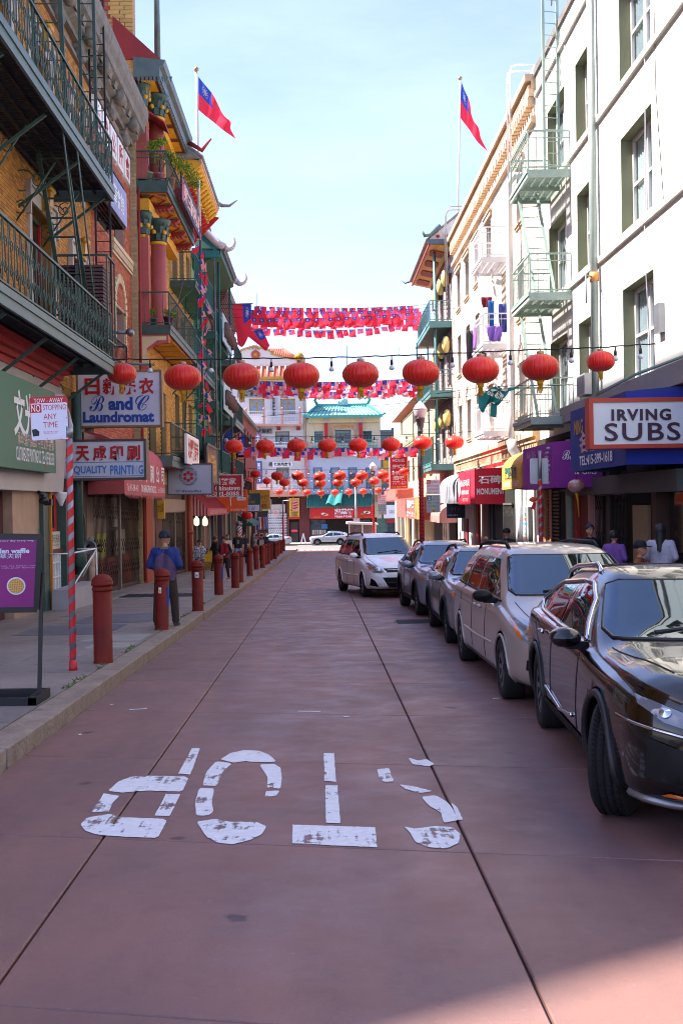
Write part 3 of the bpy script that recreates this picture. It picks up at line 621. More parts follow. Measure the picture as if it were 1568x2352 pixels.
wb = bx('wooden_board', M('board_white', '#c2bcae', .6), sh, XA, XA + .1, 21.95, 23.1, .78, 1.14); text('漢堂李元夫房', (XA + .103, 22.52, 1.0), (0, 1, 0), (0, 0, 1), 1.0, .18, BLACKINK, wb); text('Family Assn.  YuenFook Family Assn.', (XA + .103, 22.52, .86), (0, 1, 0), (0, 0, 1), .95, .05, BLACKINK, wb)
bx('red_sill', MAROON, sh, XA, XA + .14, 21.9, 23.15, .70, .775)
b = MB()
for i in range(6):
 y = 21.95 + i * .23; b.bar((XA + .08, y, gl(22) + .05), (XA + .08, y, .68), .045)
for z in (-.1, .2, .5): b.bar((XA + .08, 21.95, z), (XA + .08, 23.1, z), .03)
b.build('white_gate', PAPERWHITE, sh); bx('gate_backing', M('grey_panel', '#8d888f', .6), sh, XA - .04, XA + .04, 21.9, 23.15, gl(22), .69)
lamp = MB(); lamp.lathe([(.02, 0), (.09, .02), (.1, .09), (.05, .14)], (XA + .4, 20.6, 1.7), 10); lamp.tube([(XA + .3, 20.6, 1.95), (XA + .4, 20.6, 1.86)], .03); lamp.box(XA + .36, XA + .5, 20.75, 20.9, 1.68, 1.8); lamp.build('spotlight', BLACKPAINT, sh)
lamp = MB(); lamp.lathe([(.03, -.28), (.06, -.2), (.13, -.05), (.15, 0)], (XA + .3, 22.4, 1.95), 10); lamp.build('downlight', PAPERWHITE, sh)
st = thing('stoop_railing', 'white metal stoop box with thin rails beside the shop front', 'railing', (-4.95, 23, gl(23)))
bx('box', M('white_worn_metal', '#a39fa6', .6, var=.12), st, XA + .25, -4.95, 21.7, 24.3, gl(22) - .08, .0)
b = MB()
for y in (21.75, 24.25): b.tube([(-4.98, y, -.5), (-4.98, y, .72)], .02); 
b.tube([(-4.98, 21.75, .72), (-4.98, 24.25, .72)], .018); b.tube([(XA + .2, 24.25, .72), (-4.98, 24.25, .72)], .018); b.tube([(-4.98, 21.75, .0), (-4.98, 24.25, .7)], .016); b.tube([(XA + .3, 24.28, .1), (-4.98, 24.28, .7)], .014); b.tube([(XA + .2, 21.75, .72), (-4.98, 21.75, .72)], .016)
b.build('rails', PAPERWHITE, st)
sp = thing('standpipe', 'grey white fire standpipe with a round horn outlet beside the iron gate', 'standpipe', (-5.3, 25.2, gl(25)))
b = MB(); b.tube([(-5.3, 25.2, gl(25) - .05), (-5.3, 25.2, .62)], .085, 12); b.build('pipe', M('rusty_white_pipe', '#a58d7a', .7, var=.3, scale=5), sp)
b = MB(); prof = [(0.05, .0), (.06, .12), (.17, .17), (.18, .2), (.15, .205), (.075, .18)]
hv = [(r, z) for r, z in prof]
n = 18; vs = []; fs = []
for r, z in hv:
 for j in range(n): t = 2 * math.pi * j / n; vs.append((-5.3 + r * math.cos(t), 25.2 - z, .72 + r * math.sin(t)))
for i in range(len(hv) - 1):
 for j in range(n): fs.append((i * n + j, i * n + (j + 1) % n, (i + 1) * n + (j + 1) % n, (i + 1) * n + j))
b.add(vs, fs); b.build('horn', STEEL, sp); b = MB(); b.tube([(-5.3, 25.01, .72), (-5.3, 25.05, .72)], .07, 12); b.build('bore', BLACKPAINT, sp); b = MB(); b.tube([(-5.15, 25.1, .74), (-5.0, 25.1, .78)], .03); b.tube([(-5.15, 25.1, .66), (-5.02, 25.1, .62)], .03); b.build('couplings', BLACKPAINT, sp)
dp_ = thing('drainpipe', 'dark green drainpipe between the green shop and the gated shop', 'drainpipe', (-5.5, 24.4, 0)); b = MB(); b.tube([(-5.4, 24.4, gl(24) + .6), (-5.4, 24.4, 4.2)], .11, 10); b.lathe([(.11, 0), (.16, .05), (.16, .25), (.13, .4), (.11, .42)], (-5.4, 24.4, gl(24) + .75), 12); b.build('pipe', DKGREEN, dp_)

def folding_gate(label, x, y0, y1, z1, m=GATEIRON, n=40, back=None, tilt=0):
 g_ = thing('folding_gate', label, 'gate', (x, y0, gl(y0)))
 MB().bar((x, y0, gl(y0) + .08), (x, y1, gl(y1) + .08), .05, .08).build('track', m, g_); MB().bar((x, y0, z1), (x, y1, z1), .05, .07).build('track', m, g_)
 b0 = MB(); b0.bar((0, 0, 0), (0, 0, 1), .014, .014); me = None
 for i in range(n):
  y = y0 + (y1 - y0) * (i + .5) / n; z0 = gl(y) + .1
  if me is None: ob = b0.build('bar', m, g_); me = ob.data
  else: ob = bpy.data.objects.new('bar', me); link(ob, g_)
  ob.location = (x, y, z0); ob.scale = (1, 1, z1 - z0)
 b = MB(); st = (y1 - y0) / (n / 2)
 for zc in (.45, 1.05, 1.9):
  for i in range(int(n / 2)):
   y = y0 + st * i; z = gl(y) + zc; b.bar((x + .02, y, z), (x + .02, y + st, z + .32), .012); b.bar((x + .025, y, z + .32), (x + .025, y + st, z), .012)
 b.build('lattice', m, g_); b = MB(); ym = (y0 + y1) / 2; b.box(x - .01, x + .06, ym - .09, ym + .09, gl(ym), z1); b.build('meeting_post', SHUT, g_); return g_
gsh = thing('gated_shop_front', 'gated shop front with posters and red brick dado under the pink awning', 'shop front', (XA, 30, -.6))
bx('shade_sheet', M('painted_dim_interior', '#54473f', .8, var=.3), gsh, XA - .25, XA - .2, 24.9, 33, -.9, 3.3); bx('dado', M('red_dado', '#7c3126', .7, var=.2, bump=.2), gsh, XA - .2, XA - .08, 26.4, 32.8, -.9, .28)  # dim brown back sheet has the shop's inner shade put into its colour
bx('grey_panel', M('taupe_panel', '#85766c', .7), gsh, XA - .2, XA - .12, 26.6, 29.2, .281, 1.9)
for (ya, yb, za, zb, c) in ((26.9, 27.6, .35, .9, '#6d7f78'), (27.7, 28.9, .35, .95, '#a0a03c'), (30.2, 31.6, .3, 1.0, '#9b8f88'), (30.0, 30.5, 1.1, 1.9, '#d8d4cf'), (29.95, 30.6, 1.9, 2.1, '#c01c22')):
 pq = bx('poster', M('poster' + c, c, .6, var=.25, scale=9), gsh, XA - .12, XA - .06, ya, yb, za, zb)
bx('brown_door', M('door_brown', '#2d2422', .6), gsh, XA - .1, XA - .02, 24.95, 26.35, gl(25), 2.0)
b = MB(); b.tube([(XA + .0, 25.65 + .35 * math.cos(t), 1.1 + .45 * math.sin(t)) for t in [math.pi * i / 10 for i in range(11)]], .03); b.bar((XA, 25.3, .3), (XA, 25.3, 1.1), .05); b.bar((XA, 26.0, .3), (XA, 26.0, 1.1), .05); b.build('door_arch', SHUT, gsh)
bx('lintel', MAROON, gsh, XA - .1, XA + .25, 24.9, 33, 2.3, 3.35)
folding_gate('dark folding iron gate across the printing shop under the pink awning', XA + .1, 26.5, 33.0, 2.1, n=44)
print('left A ok')
# ---------------------------------------------------------------- temple building: red columns, green balconies, painted ceilings
XC, XF = -5.4, -4.45
T = thing('temple_building', 'yellow brick temple building with red columns and painted balconies under a green eave', 'building', (XC, 36, -.8))
hT = [(34.6, 36.2, 7.3, 9.8), (37.2, 38.8, 7.3, 9.8), (34.4, 36.4, 11.6, 13.9), (37.2, 39.2, 11.6, 13.9), (34.6, 36.0, 3.3, 5.6), (37.2, 38.6, 3.3, 5.6)]
facade(T, 1, XC, 33, 40, ZB, 15.0, hT, YELM, dep=.25)
bricks(T, 1, XC, 33.25, 40, 2.6, 14.0, [(h[0] - .02, h[1] + .02, h[2] - .02, h[3] + .02) for h in hT], YELB)
shell(T, -16, XC - .27, 33.02, 40, ZB, 15.0, YELM)
for i, h in enumerate(hT):
 window(T, 1, XC - .15, h[0], h[1], h[2], h[3], REDP if i < 4 else OLIVE, DARKGLASS, bar=.12, mull=1)
# party wall seen above the neighbour: red bricks with a yellow brick corner, each brick a piece of its own
bk = MB().box(-.1, .1, -.05, .0, -.033, .033); BR0 = None; BRICKM = {}
def brick_at(parent, mt, x, y, z, l=.2, d=.06, hh=.066):
 key = mt.name
 if key not in BRICKM: ob = MB().box(-.5, .5, -1, 0, -.5, .5).build('brick', mt, parent); BRICKM[key] = ob.data
 else: ob = bpy.data.objects.new('brick', BRICKM[key]); link(ob, parent)
 ob.location = (x, y, z); ob.scale = (l, d, hh)
YB1 = M('yellow_brick_single', '#c8a566', .85, var=.14, oinfo=.16); RB1 = M('red_brick_single', '#a84c38', .85, var=.14, oinfo=.18); BB1 = M('buff_brick_single', '#ab9573', .85, var=.12, oinfo=.13)
bx('party_wall', REDM, T, -9.5, XC - .005, 33.03, 33.4, 12, 18.6)
for r in range(44):
 z = 13.05 + r * .125
 for i in range(6):
  x = -6.36 - .26 * i + (.13 if r % 2 else 0)
  if x > -7.9: brick_at(T, RB1, x, 33.03, z, .245, .03, .112)
 xw = [( -5.53, .25), (-5.88, .42)] if r % 2 else [(-5.6, .4), (-5.98, .33)]
 for x, l in xw: brick_at(T, YB1, x, 33.03, z, l - .015, .04, .112)
for r in range(118):                                      # buff brick pilaster between the brick front and the temple
 z = -.55 + r * .113
 if z > 12.6: break
 for x, l in ([(-5.49, .2)] if r % 2 else [(-5.545, .09), (-5.44, .1)]): brick_at(T, BB1, x, 33.02, z, l - .008, .035, .102)
dpp = thing('drainpipe', 'thin red drainpipe up the corner of the temple building', 'drainpipe', (XC, 33, -.7)); tb('pipe', REDP, dpp, [(-5.33, 33.02, -.6), (-5.33, 33.02, 11.3)], .04, 8)
def column(y, z0, z1, x, r=.25, sq=False):
 if sq: c_ = bx('column', PINKRED, T, x - r, x + r, y - r, y + r, z0, z1 - .7)
 else: c_ = MB().lathe([(r * 1.2, 0), (r * 1.2, .12), (r, .2), (r * .97, z1 - z0 - .75)], (x, y, z0), 18).build('column', PINKRED, T)
 k = MB(); k.lathe([(r * 1.02, 0), (r * 1.12, .03), (r * 1.12, .08), (r, .1)], (x, y, z1 - .78), 16); k.build('gold_ring', YELP, c_)
 k = MB(); k.lathe([(r * .98, 0), (r * 1.05, .25), (r * 1.5, .55), (r * 1.7, .62), (r * 1.7, .68)], (x, y, z1 - .68), 12)
 for ring, (rr, zz, hh) in enumerate(((1.12, .02, .3), (1.3, .22, .32))):
  for i in range(9):
   a = 2 * math.pi * (i + .5 * ring) / 9; ca, sa = math.cos(a), math.sin(a)
   p = lambda q, z_: (x + ca * r * q, y + sa * r * q, z1 - .68 + z_); s_ = (-sa * .07, ca * .07)
   k.add([(p(rr, zz)[0] - s_[0], p(rr, zz)[1] - s_[1], p(rr, zz)[2]), (p(rr, zz)[0] + s_[0], p(rr, zz)[1] + s_[1], p(rr, zz)[2]), (p(rr * 1.12, zz + hh * .7)[0] + s_[0], p(rr * 1.12, 0)[1] + s_[1], p(0, zz + hh * .7)[2]), p(rr * 1.55, zz + hh), (p(rr * 1.12, 0)[0] - s_[0], p(rr * 1.12, 0)[1] - s_[1], p(0, zz + hh * .7)[2])], [(0, 1, 2, 3, 4)])
 k.build('capital', DKGREEN, c_)
 k = MB()
 for i in range(6): a = 2 * math.pi * (i + .25) / 6; k.lathe([(.0, 0), (.07, .04), (.07, .12), (0, .16)], (x + math.cos(a) * r * 1.35, y + math.sin(a) * r * 1.35, z1 - .5), 6)
 k.build('gold_flowers', YELP, c_)
for z0, z1 in ((7.15, 10.6), (11.6, 14.5)):
 column(33.35, z0, z1, -5.25, .16, True)
 column(34.3, z0, z1, -4.95, .24)
# painted soffits, beams and balconies
for z, th in ((11.45, .32), (7.1, .26), (3.15, .3)):
 s = balcony(T, 1, XC, XF, 33.0, 39.9, z, th, 1.0 if z < 11 else .9, DKGREEN if z > 3.2 else STEELGREY, DKGREEN, under=REDP, gap=.16 if z > 4 else .22, mid=z > 10)
 if z > 11:
  for i in range(4):
   y0 = 33.15 + i * 1.7; k = MB(); zz = z - th - .02; xa, xb = XC + .12, XF - .08; xm = (xa + xb) / 2
   k.box(xa, xb, y0, y0 + 1.2, zz, zz + .03); k.build('ceiling_panel', YELP, s)
   k = MB(); c = [(xm, y0 + .1), (xb - .1, y0 + .6), (xm, y0 + 1.1), (xa + .1, y0 + .6)]
   for (p, q) in zip(c, c[1:] + c[:1]): k.bar((*p, zz - .02), (*q, zz - .02), .05, .04)
   k.build('red_diamond', REDP, s)
   k = MB()
   for (dx, dy) in ((xa, y0), (xb, y0), (xa, y0 + 1.2), (xb, y0 + 1.2)):
    pts = [(dx, dy, zz - .004)] + [(dx + (.28 if dx == xa else -.28) * math.cos(t), dy + (.28 if dy == y0 else -.28) * math.sin(t), zz - .004) for t in [i2 * math.pi / 12 for i2 in range(7)]]
    k.poly(pts)
   k.build('grey_corner', M('grey_green_scroll', '#5f6152', .7), s)
   k = MB(); k.box(XC, XF - .25, y0 + 1.28, y0 + 1.6, zz - .12, zz + .02); k.prism([(XF - .25, y0 + 1.28, zz + .02), (XF - .25, y0 + 1.28, zz - .12), (XF - .12, y0 + 1.28, zz - .05), (XF - .05, y0 + 1.28, zz + .02)], (0, .32, 0)); k.build('red_beam', REDP, s)
   k = MB()
   for j in range(5): k.box(XC + .25 + j * .12, XC + .3 + j * .12, y0 + 1.26, y0 + 1.62, zz - .2 + j * .015, zz - .11)
   k.build('beam_steps', PINKRED, s)
 elif z > 5:
  for i in range(6):
   y0 = 33.2 + i * 1.12; bx('ceiling_panel', YELP, s, XC + .1, XF - .1, y0, y0 + .95, z - th - .03, z - th + .0)
  k = MB(); zz = z - th
  arc = [(XC + .02, 33.02, zz), (XF - .05, 33.02, zz), (XF - .05, 33.02, zz - .25), (XF - .3, 33.02, zz - .25)] + [(XF - .35 - .45 * math.sin(t), 33.02, zz - .75 + .45 * math.cos(t)) for t in [i2 * math.pi / 16 for i2 in range(9)]] + [(XC + .3, 33.02, zz - 1.05), (XC + .3, 33.02, zz - 1.3), (XC + .02, 33.02, zz - 1.3)]
  k.prism(arc, (0, .22, 0)); k.build('scroll_bracket', PINKRED, s)
  k = MB(); k.prism([(XC + .08, 33.0, zz - .06), (XF - .12, 33.0, zz - .06), (XF - .12, 33.0, zz - .18), (XF - .4, 33.0, zz - .18), (XF - .72, 33.0, zz - .42), (XC + .28, 33.0, zz - .85), (XC + .08, 33.0, zz - .95)], (0, .02, 0)); k.build('cream_inlay', CREAMP, s)
b = MB()                                                   # inner cream/yellow beams on the wall under the balconies
for z in (10.75, 14.3): b.box(XC, XC + .35, 33.2, 40, z - .1, z + .25); 
b.build('wall_beam', YELP, T)
# green eave and red roof
e = MB(); X0, X1 = XC, -4.5
e.prism([(X0, 32.85, 14.55), (X1 - .12, 32.85, 14.55), (X1 - .12, 32.85, 14.85), (X1, 32.85, 14.9), (X1 + .06, 32.85, 15.05), (X0, 32.85, 15.15)], (0, 7.1, 0)); ev = e.build('eave', STEELGREY, T)
b = MB()
for i in range(58): y = 32.9 + i * .122; b.tube([(X1 - .2, y, 14.53), (X1 - .2, y + .09, 14.53)], .055, 8)
for i in range(9): x = X0 + .1 + i * .12; b.prism([(x, 32.86, 14.55), (x + .1, 32.86, 14.55), (x + .05, 32.86, 14.36)], (0, .03, 0))
b.build('scallops', STEELGREY, ev)
for i in range(5): bx('ceiling_panel', YELP, ev, X0 + .2, X1 - .3, 33.0 + i * 1.4, 34.0 + i * 1.4, 14.49, 14.54)
bx('eave_ceiling', MAROON, ev, X0, X1 - .15, 32.9, 39.9, 14.5, 14.57)
b = MB(); b.prism([(X1 - .1, 32.9, 15.1), (X0 - .6, 32.9, 16.4), (X0 - .6, 32.9, 15.1)], (0, 7.0, 0)); b.build('roof', MAROON if 0 else M('red_roof', '#8d2a2c', .6), T)
fp = thing('flagpole', 'tall thick grey flagpole without a flag above the temple roof', 'flagpole', (-4.9, 34.5, 15.7)); tb('pole', STEELGREY, fp, [(-4.9, 34.5, 15.6), (-4.9, 34.5, 22.5)], [.1, .07], 10)
# upper balcony: red lattice doors, potted plants
for i in range(4): bx('door_leaf', PINKRED, T, XC + .05, XC + .12, 33.5 + i * .42, 33.85 + i * .42, 11.5, 13.6)
b = MB(); b.prism([(XC + .1, 33.3, 13.9), (XC + .85, 33.3, 13.35), (XC + .85, 33.3, 13.3), (XC + .1, 33.3, 13.82)], (0, 1.0, 0)); b.build('red_canopy', REDP, T)
LEAF = M('balcony_leaf', '#7f9a2c', .6, var=.45, scale=12, sss=0)
def leafy(b, c, r, n, s=.09, droop=.5):
 for i in range(n):
  d = V((random.gauss(0, 1), random.gauss(0, 1), random.gauss(0, 1))).normalized() * (r * random.random() ** .5); d.z *= .7
  p = V(c) + d; a = V((random.uniform(-1, 1), random.uniform(-1, 1), random.uniform(-1, .2) - droop)).normalized(); w_ = a.cross(V((random.random(), random.random(), 1))).normalized() * s * .22
  b.add([p, p + a * s * .5 + w_, p + a * s, p + a * s * .5 - w_], [(0, 1, 2, 3)])
def potted(loc, label, pm, spots, n=160, h=.7, pr=.16):
 t_ = thing('potted_plant', label, 'plant', loc); x, y, z = loc
 MB().lathe([(pr * .7, 0), (pr, pr * 1.8), (pr * 1.08, pr * 1.8), (pr * 1.08, pr * 2.1), (pr * .9, pr * 2.1)], loc, 12).build('pot', pm, t_)
 b = MB(); l = MB()
 for (dx, dy, dz, rr) in spots:
  b.tube([(x, y, z + pr * 2), (x + dx * .4, y + dy * .4, z + dz * .6), (x + dx, y + dy, z + dz)], .014, 5); leafy(l, (x + dx, y + dy, z + dz), rr, n)
 b.build('stem', WOODB, t_); o_ = l.build('leaves', LEAF, t_, fix=False); o_['kind'] = 'stuff'
potted((-5.1, 33.4, 11.5), 'leafy green plant in a pale green pot on the top temple balcony', M('pale_green_pot', '#7f9a78', .5), [(0, 0, 1.1, .25), (.2, 0, 1.2, .22)], 120)
potted((-4.75, 33.5, 11.5), 'tall bushy plant in a pink pot on the top temple balcony', M('pink_pot', '#b36a72', .5), [(0, 0, .8, .3), (.05, .0, 1.35, .22), (.3, .1, .95, .25), (-.2, 0, 1.25, .2)], 150)
potted((-4.5, 34.0, 11.5), 'trailing yellow green plant hanging over the top balcony corner', M('brown_pot', '#7d5a48', .5), [(.25, -.1, .85, .32), (.45, .1, .7, .3), (.6, .5, .6, .3), (.65, 1.0, .5, .28)], 190)
potted((-5.05, 33.4, 7.12), 'small plant in a teal pot on the middle temple balcony', M('teal_pot', '#2c5658', .5), [(0, 0, .5, .16)], 90, pr=.13)
potted((-4.55, 33.4, 7.12), 'small green plant in a purple pot on the middle temple balcony', M('purple_pot', '#5a3550', .5), [(0, 0, .45, .2), (.1, .1, .4, .15)], 90, pr=.15)
tb('dry_branch', WOODB, T, [(-4.4, 34.2, 7.15), (-4.38, 34.6, 8.2), (-4.3, 35.2, 8.9)], .012)
sgn = thing('balcony_sign', 'white sign with red characters on the lowest temple balcony', 'sign', (-4.25, 36, 3.2)); pq = bx('board', PAPERWHITE, sgn, -4.27, -4.19, 34.6, 38.0, 3.0, 3.95); text('北靈觀音寺', (-4.187, 36.3, 3.5), (0, 1, 0), (0, 0, 1), 2.9, .7, REDINK, pq, .03)
gs2 = thing('balcony_sign', 'dark board sign with gold characters beside the white balcony sign', 'sign', (-4.2, 42, 3.1)); pq = bx('board', M('brown_sign', '#5e4a3a', .5), gs2, -4.27, -4.18, 40.6, 44.5, 2.6, 3.95); text('金山天后廟', (-4.177, 42.5, 3.25), (0, 1, 0), (0, 0, 1), 3.2, .9, GOLDINK, pq, .03); b = MB(); b.box(-4.2, -4.15, 40.5, 44.6, 3.9, 4.0); b.box(-4.2, -4.15, 40.5, 44.6, 2.55, 2.65); b.box(-4.2, -4.15, 40.5, 40.6, 2.6, 4); b.box(-4.2, -4.15, 44.5, 44.6, 2.6, 4); b.build('rim', GREYSTONE, pq)

# ---------------------------------------------------------------- pagoda-eaved yellow building
P = thing('pagoda_eave_building', 'buff brick building with dark green balconies under a bright yellow bracketed eave', 'building', (XC, 43, -1))
hP = [(41 + 2.1 * i, 42.3 + 2.1 * i, z, z + 2.0) for i in range(3) for z in (10.1, 7.1, 3.9)]
facade(P, 1, XC, 40, 47, ZB, 13.6, hP, YELM, dep=.25); bricks(P, 1, XC, 40, 47, 2.6, 13.4, hP, YELB, bl=.24, bh=.085)
shell(P, -16, XC - .27, 40, 47, ZB, 14.5, YELM)
for h in hP: window(P, 1, XC - .15, *h, fm=TEALG, gm=DARKGLASS) if 0 else window(P, 1, XC - .15, h[0], h[1], h[2], h[3], TEALG, DARKGLASS)
for z in (9.9, 6.85, 3.6): balcony(P, 1, XC, XF, 40.05, 47.0, z, .22, 1.05, DKGREEN, TEALG, under=SEAGREEN, gap=.13, brackets=3)
for k, (x, y) in enumerate(((-4.36, 41.2), (-4.36, 46.6))): tb('pipe_post', STEELGREY, P, [(x, y, gz(y) + 3.2), (x, y, 12.2)], .045, 8)
for z0, y in ((9.9, 40.9), (6.85, 40.9)): ladder(P, (-4.8, y + 1.2, z0), (-4.8, y - .3, z0 - 2.9), (1, 0, 0), TEALG, .45, 11, .018, .035)
ye = MB(); ye.prism([(XC, 39.9, 13.2), (-4.85, 39.9, 13.55), (-4.15, 39.9, 14.1), (-4.15, 39.9, 14.26), (XC, 39.9, 14.4)], (0, 6.5, 0)); ev = ye.build('eave', YELP, P)
for i in range(12):
 y = 40.1 + i * .55; b = MB(); b.bar((XC, y, 13.0), (-4.55, y, 13.45), .13, .2); b.build('red_bracket', BRED, ev)
 b = MB(); b.tube([(-4.7, y, 13.6), (-4.2, y, 14.0)], .07, 8); b.build('rafter_end', YELP, ev)
 b = MB(); b.lathe([(0, -.02), (.07, 0), (.07, .03), (0, .05)], (-4.6, y + .27, 13.66), 8); b.build('cream_boss', CREAMP, ev)
b = MB(); b.box(-4.22, -4.12, 39.85, 46.5, 14.2, 14.32); b.build('pink_edge', M('pale_pink_trim', '#c9a59c', .6), ev)
b = MB(); b.prism([(-4.1, 39.8, 14.3), (-5.3, 39.8, 15.2), (-5.3, 39.8, 14.3)], (0, 6.8, 0)); rf = b.build('roof', GREYTILE, P)
b = MB()
for i in range(31): y = 39.85 + i * .218; b.tube([(-4.08, y, 14.36), (-4.6, y, 14.75), (-5.3, y, 15.28)], .06, 6)
b.build('tile_rolls', GREYTILE, rf)
b = MB(); b.tube([(-4.6, 46.7, 14.9), (-4.0, 46.75, 14.5), (-3.7, 46.8, 14.5), (-3.35, 46.85, 14.75)], [.09, .09, .07, .02], 7); b.build('upturned_tip', GREYTILE, rf)
b = MB(); b.tube([(-4.6, 39.8, 14.9), (-4.1, 39.8, 14.6), (-3.75, 39.75, 15.0)], [.09, .09, .03], 7); b.build('upturned_tip', REDP, rf)
b = MB(); b.prism([(XC + .1, 46.45, 12.7), (-4.1, 46.45, 13.9), (XC + .1, 46.45, 14.3)], (0, .06, 0)); b.build('red_gable', BRED, ev)
bn = thing('banner', 'dark patterned banner with white characters along the top temple balcony', 'banner', (-4.25, 37, 11.5)); bx('cloth', M('dark_blue_banner', '#27283c', .7, var=.3, scale=2), bn, -4.26, -4.22, 34.6, 39.8, 11.35, 12.25)
text('美國三藩市福德宮', (-4.217, 37.4, 11.8), (0, 1, 0), (0, 0, 1), 4.4, .62, M('pale_pink_ink', '#dcb5ae'), bn, .03); bx('red_patch', BRED, bn, -4.218, -4.214, 34.7, 35.1, 11.4, 12.2)

# ---------------------------------------------------------------- green roofed building
G = thing('green_roof_building', 'sea green building with a green Chinese eave and horn tipped ridges', 'building', (XC, 50, -1.2))
hG = [(48 + 2 * i, 49.2 + 2 * i, z, z + 2.1) for i in range(3) for z in (9.5, 6.5, 3.4)]
facade(G, 1, XC, 47, 54.3, ZB, 12.4, hG, M('pale_green_wall', '#6f9b6e', .7, var=.15), dep=.25); shell(G, -16, XC - .27, 47, 54.3, ZB, 13, SEAGREEN)
for h in hG: window(G, 1, XC - .15, h[0], h[1], h[2], h[3], LEAFG, DARKGLASS, bar=.1)
for z in (9.25, 6.2, 3.1): balcony(G, 1, XC, XF + .02, 47.6, 54.2, z, .3, 1.05, TEALG, TEALG, under=SEAGREEN, gap=.14, brackets=2)
for i in (48.2, 54.0): tb('pipe_post', TEALG, G, [(-4.32, i, 3.1), (-4.32, i, 12.4)], .05, 8)
for z0 in (9.25, 6.2): ladder(G, (-4.9, 48.6, z0), (-4.9, 47.7, z0 - 2.9), (1, 0, 0), TEALG, .5, 10, .02, .04)
b = MB(); b.prism([(XC, 47.4, 12.0), (-4.15, 47.4, 12.55), (-4.15, 47.4, 12.8), (XC, 47.4, 12.85)], (0, 7.0, 0)); ev = b.build('eave', LEAFG, G)
b = MB(); b.prism([(XC - .3, 47.25, 13.9), (-4.05, 47.25, 12.82), (-4.05, 47.25, 12.95), (XC - .3, 47.25, 14.2)], (0, 7.3, 0)); rf = b.build('roof', GREYTILE, G)
b = MB(); b.bar((XC - .2, 47.3, 12.55), (-4.2, 47.3, 12.55), .12, .3); b.bar((XC + .1, 47.3, 13.6), (-4.3, 47.3, 12.75), .1, .22); b.build('gable_beam', M('teal_beam', '#17747c', .5, var=.1), ev)
b = MB()
for i in range(24): y = 47.4 + i * .3; b.tube([(-4.0, y, 12.95), (-5.3, y, 14.0)], .07, 6)
b.build('tile_rolls', GREYTILE, rf)
def horn(y, x, z, s, m, parent):
 pts = []; rs = []
 for i in range(12):
  t = i / 11; a = -math.pi * .5 + t * math.pi * .95 - .5; pts.append(V((x + s * .55 + s * .55 * math.cos(a) * (1 if a > -1.57 else 1), y, z + s * .6 + s * .6 * math.sin(a)))); rs.append(s * .26 * (1 - t) ** .7 + .008)
 MB().tube(pts, rs, 8).build('horn_tip', m, parent)
HORN = M('mauve_grey_horn', '#bcb4bf', .6, var=.1)
for y in (47.2, 54.5):
 b = MB(); b.tube([(XC - .3, y, 14.3), (-4.9, y, 13.65), (-4.3, y, 13.0), (-3.95, y, 12.82)], .16, 8); b.build('ridge', HORN, rf); horn(y, -4.1, 12.74, .52, HORN, rf)
b = MB(); b.prism([(XC - .3, 47.3, 14.0), (XC + .9, 47.3, 13.4), (XC + .4, 47.3, 16.0), (XC - .3, 47.3, 16.2)], (0, .12, 0)); b.build('verdigris_gable', M('verdigris', '#6fa08e', .6), rf)
for k, (z, c) in enumerate(((9.25, '#9fc4d4'), (6.2, '#a9c9d6'))):
 lb = thing('balcony_sign', 'pale blue railing board with carved gilt figures, ' + ('upper' if k == 0 else 'lower') + ' of two on the green balconies', 'sign', (-4.2, 51, z)); pq = bx('board', M('pale_blue_board' + c, c, .5), lb, -4.25, -4.2, 48.6, 53.6, z - .25, z + 1.0); 
 b = MB()
 for i in range(6): y = 49.2 + i * .75; b.lathe([(.0, 0), (.2, .1), (.26, .35), (.12, .5), (.16, .65), (0, .75)], (-4.12, y, z - .05 + .05 * math.sin(i * 2)), 7)
 b.build('carving', WOODB, pq)

# ---------------------------------------------------------------- grey balconied building and low red brick building further down
D = thing('corbelled_brick_building', 'brown brick building with corbelled cornice and grey balconies beyond the green roof', 'building', (XC, 58, -1.4))
hD = [(55.4 + 2.2 * i, 56.6 + 2.2 * i, z, z + 2.0) for i in range(4) for z in (9.2, 6.2, 3.2)]
facade(D, 1, XC, 54.3, 64, ZB, 11.3, hD, M('brown_brick_far', '#80605a', .85, var=.15, scale=6), dep=.25); shell(D, -16, XC - .27, 54.3, 64, ZB, 11.4, REDM)
for h in hD: window(D, 1, XC - .15, h[0], h[1], h[2], h[3], STEELGREY, DARKGLASS, bar=.1)
for z in (9.0, 6.0, 3.0): balcony(D, 1, XC, -4.2, 55, 60.5, z, .3, 1.0, STEELGREY, DKGREEN, under=DARKIRON, gap=.2, brackets=2)
for i in range(14): bx('corbel', M('brown_brick_far', '#80605a'), D, XC, XC + .12 + .06 * i, 54.4, 63.9, 10.9 + i * .1, 10.96 + i * .1)
bx('coping', GREYSTONE, D, XC, -4.45, 54.35, 63.95, 12.3, 12.75)
E_ = thing('low_brick_building', 'low dark red brick building at the far left end of the street', 'building', (XC, 80, -2))
hE = [(66 + 3.2 * i, 67.4 + 3.2 * i, z, z + 1.9) for i in range(8) for z in (5.4, 2.4)]
facade(E_, 1, XC, 64, 93, ZB - .3, 8.0, hE, M('dark_red_brick_far', '#7d3a33', .85, var=.2, scale=5), dep=.2); shell(E_, -16, XC - .22, 64, 93, ZB - .3, 8.2, REDM)
for h in hE: window(E_, 1, XC - .12, h[0], h[1], h[2], h[3], STEELGREY, DARKGLASS, bar=.1)
bx('coping', GREYSTONE, E_, XC - .2, XC + .25, 64, 93.1, 8.0, 8.25)
for z in (5.0, 2.2): balcony(E_, 1, XC, -4.5, 65, 72, z, .15, 1.0, DARKIRON, DARKIRON, gap=.25, slats=True)
ladder(E_, (-4.9, 68, 5.0), (-4.9, 66.5, 2.2), (1, 0, 0), DARKIRON, .5, 9)
print('left B ok')
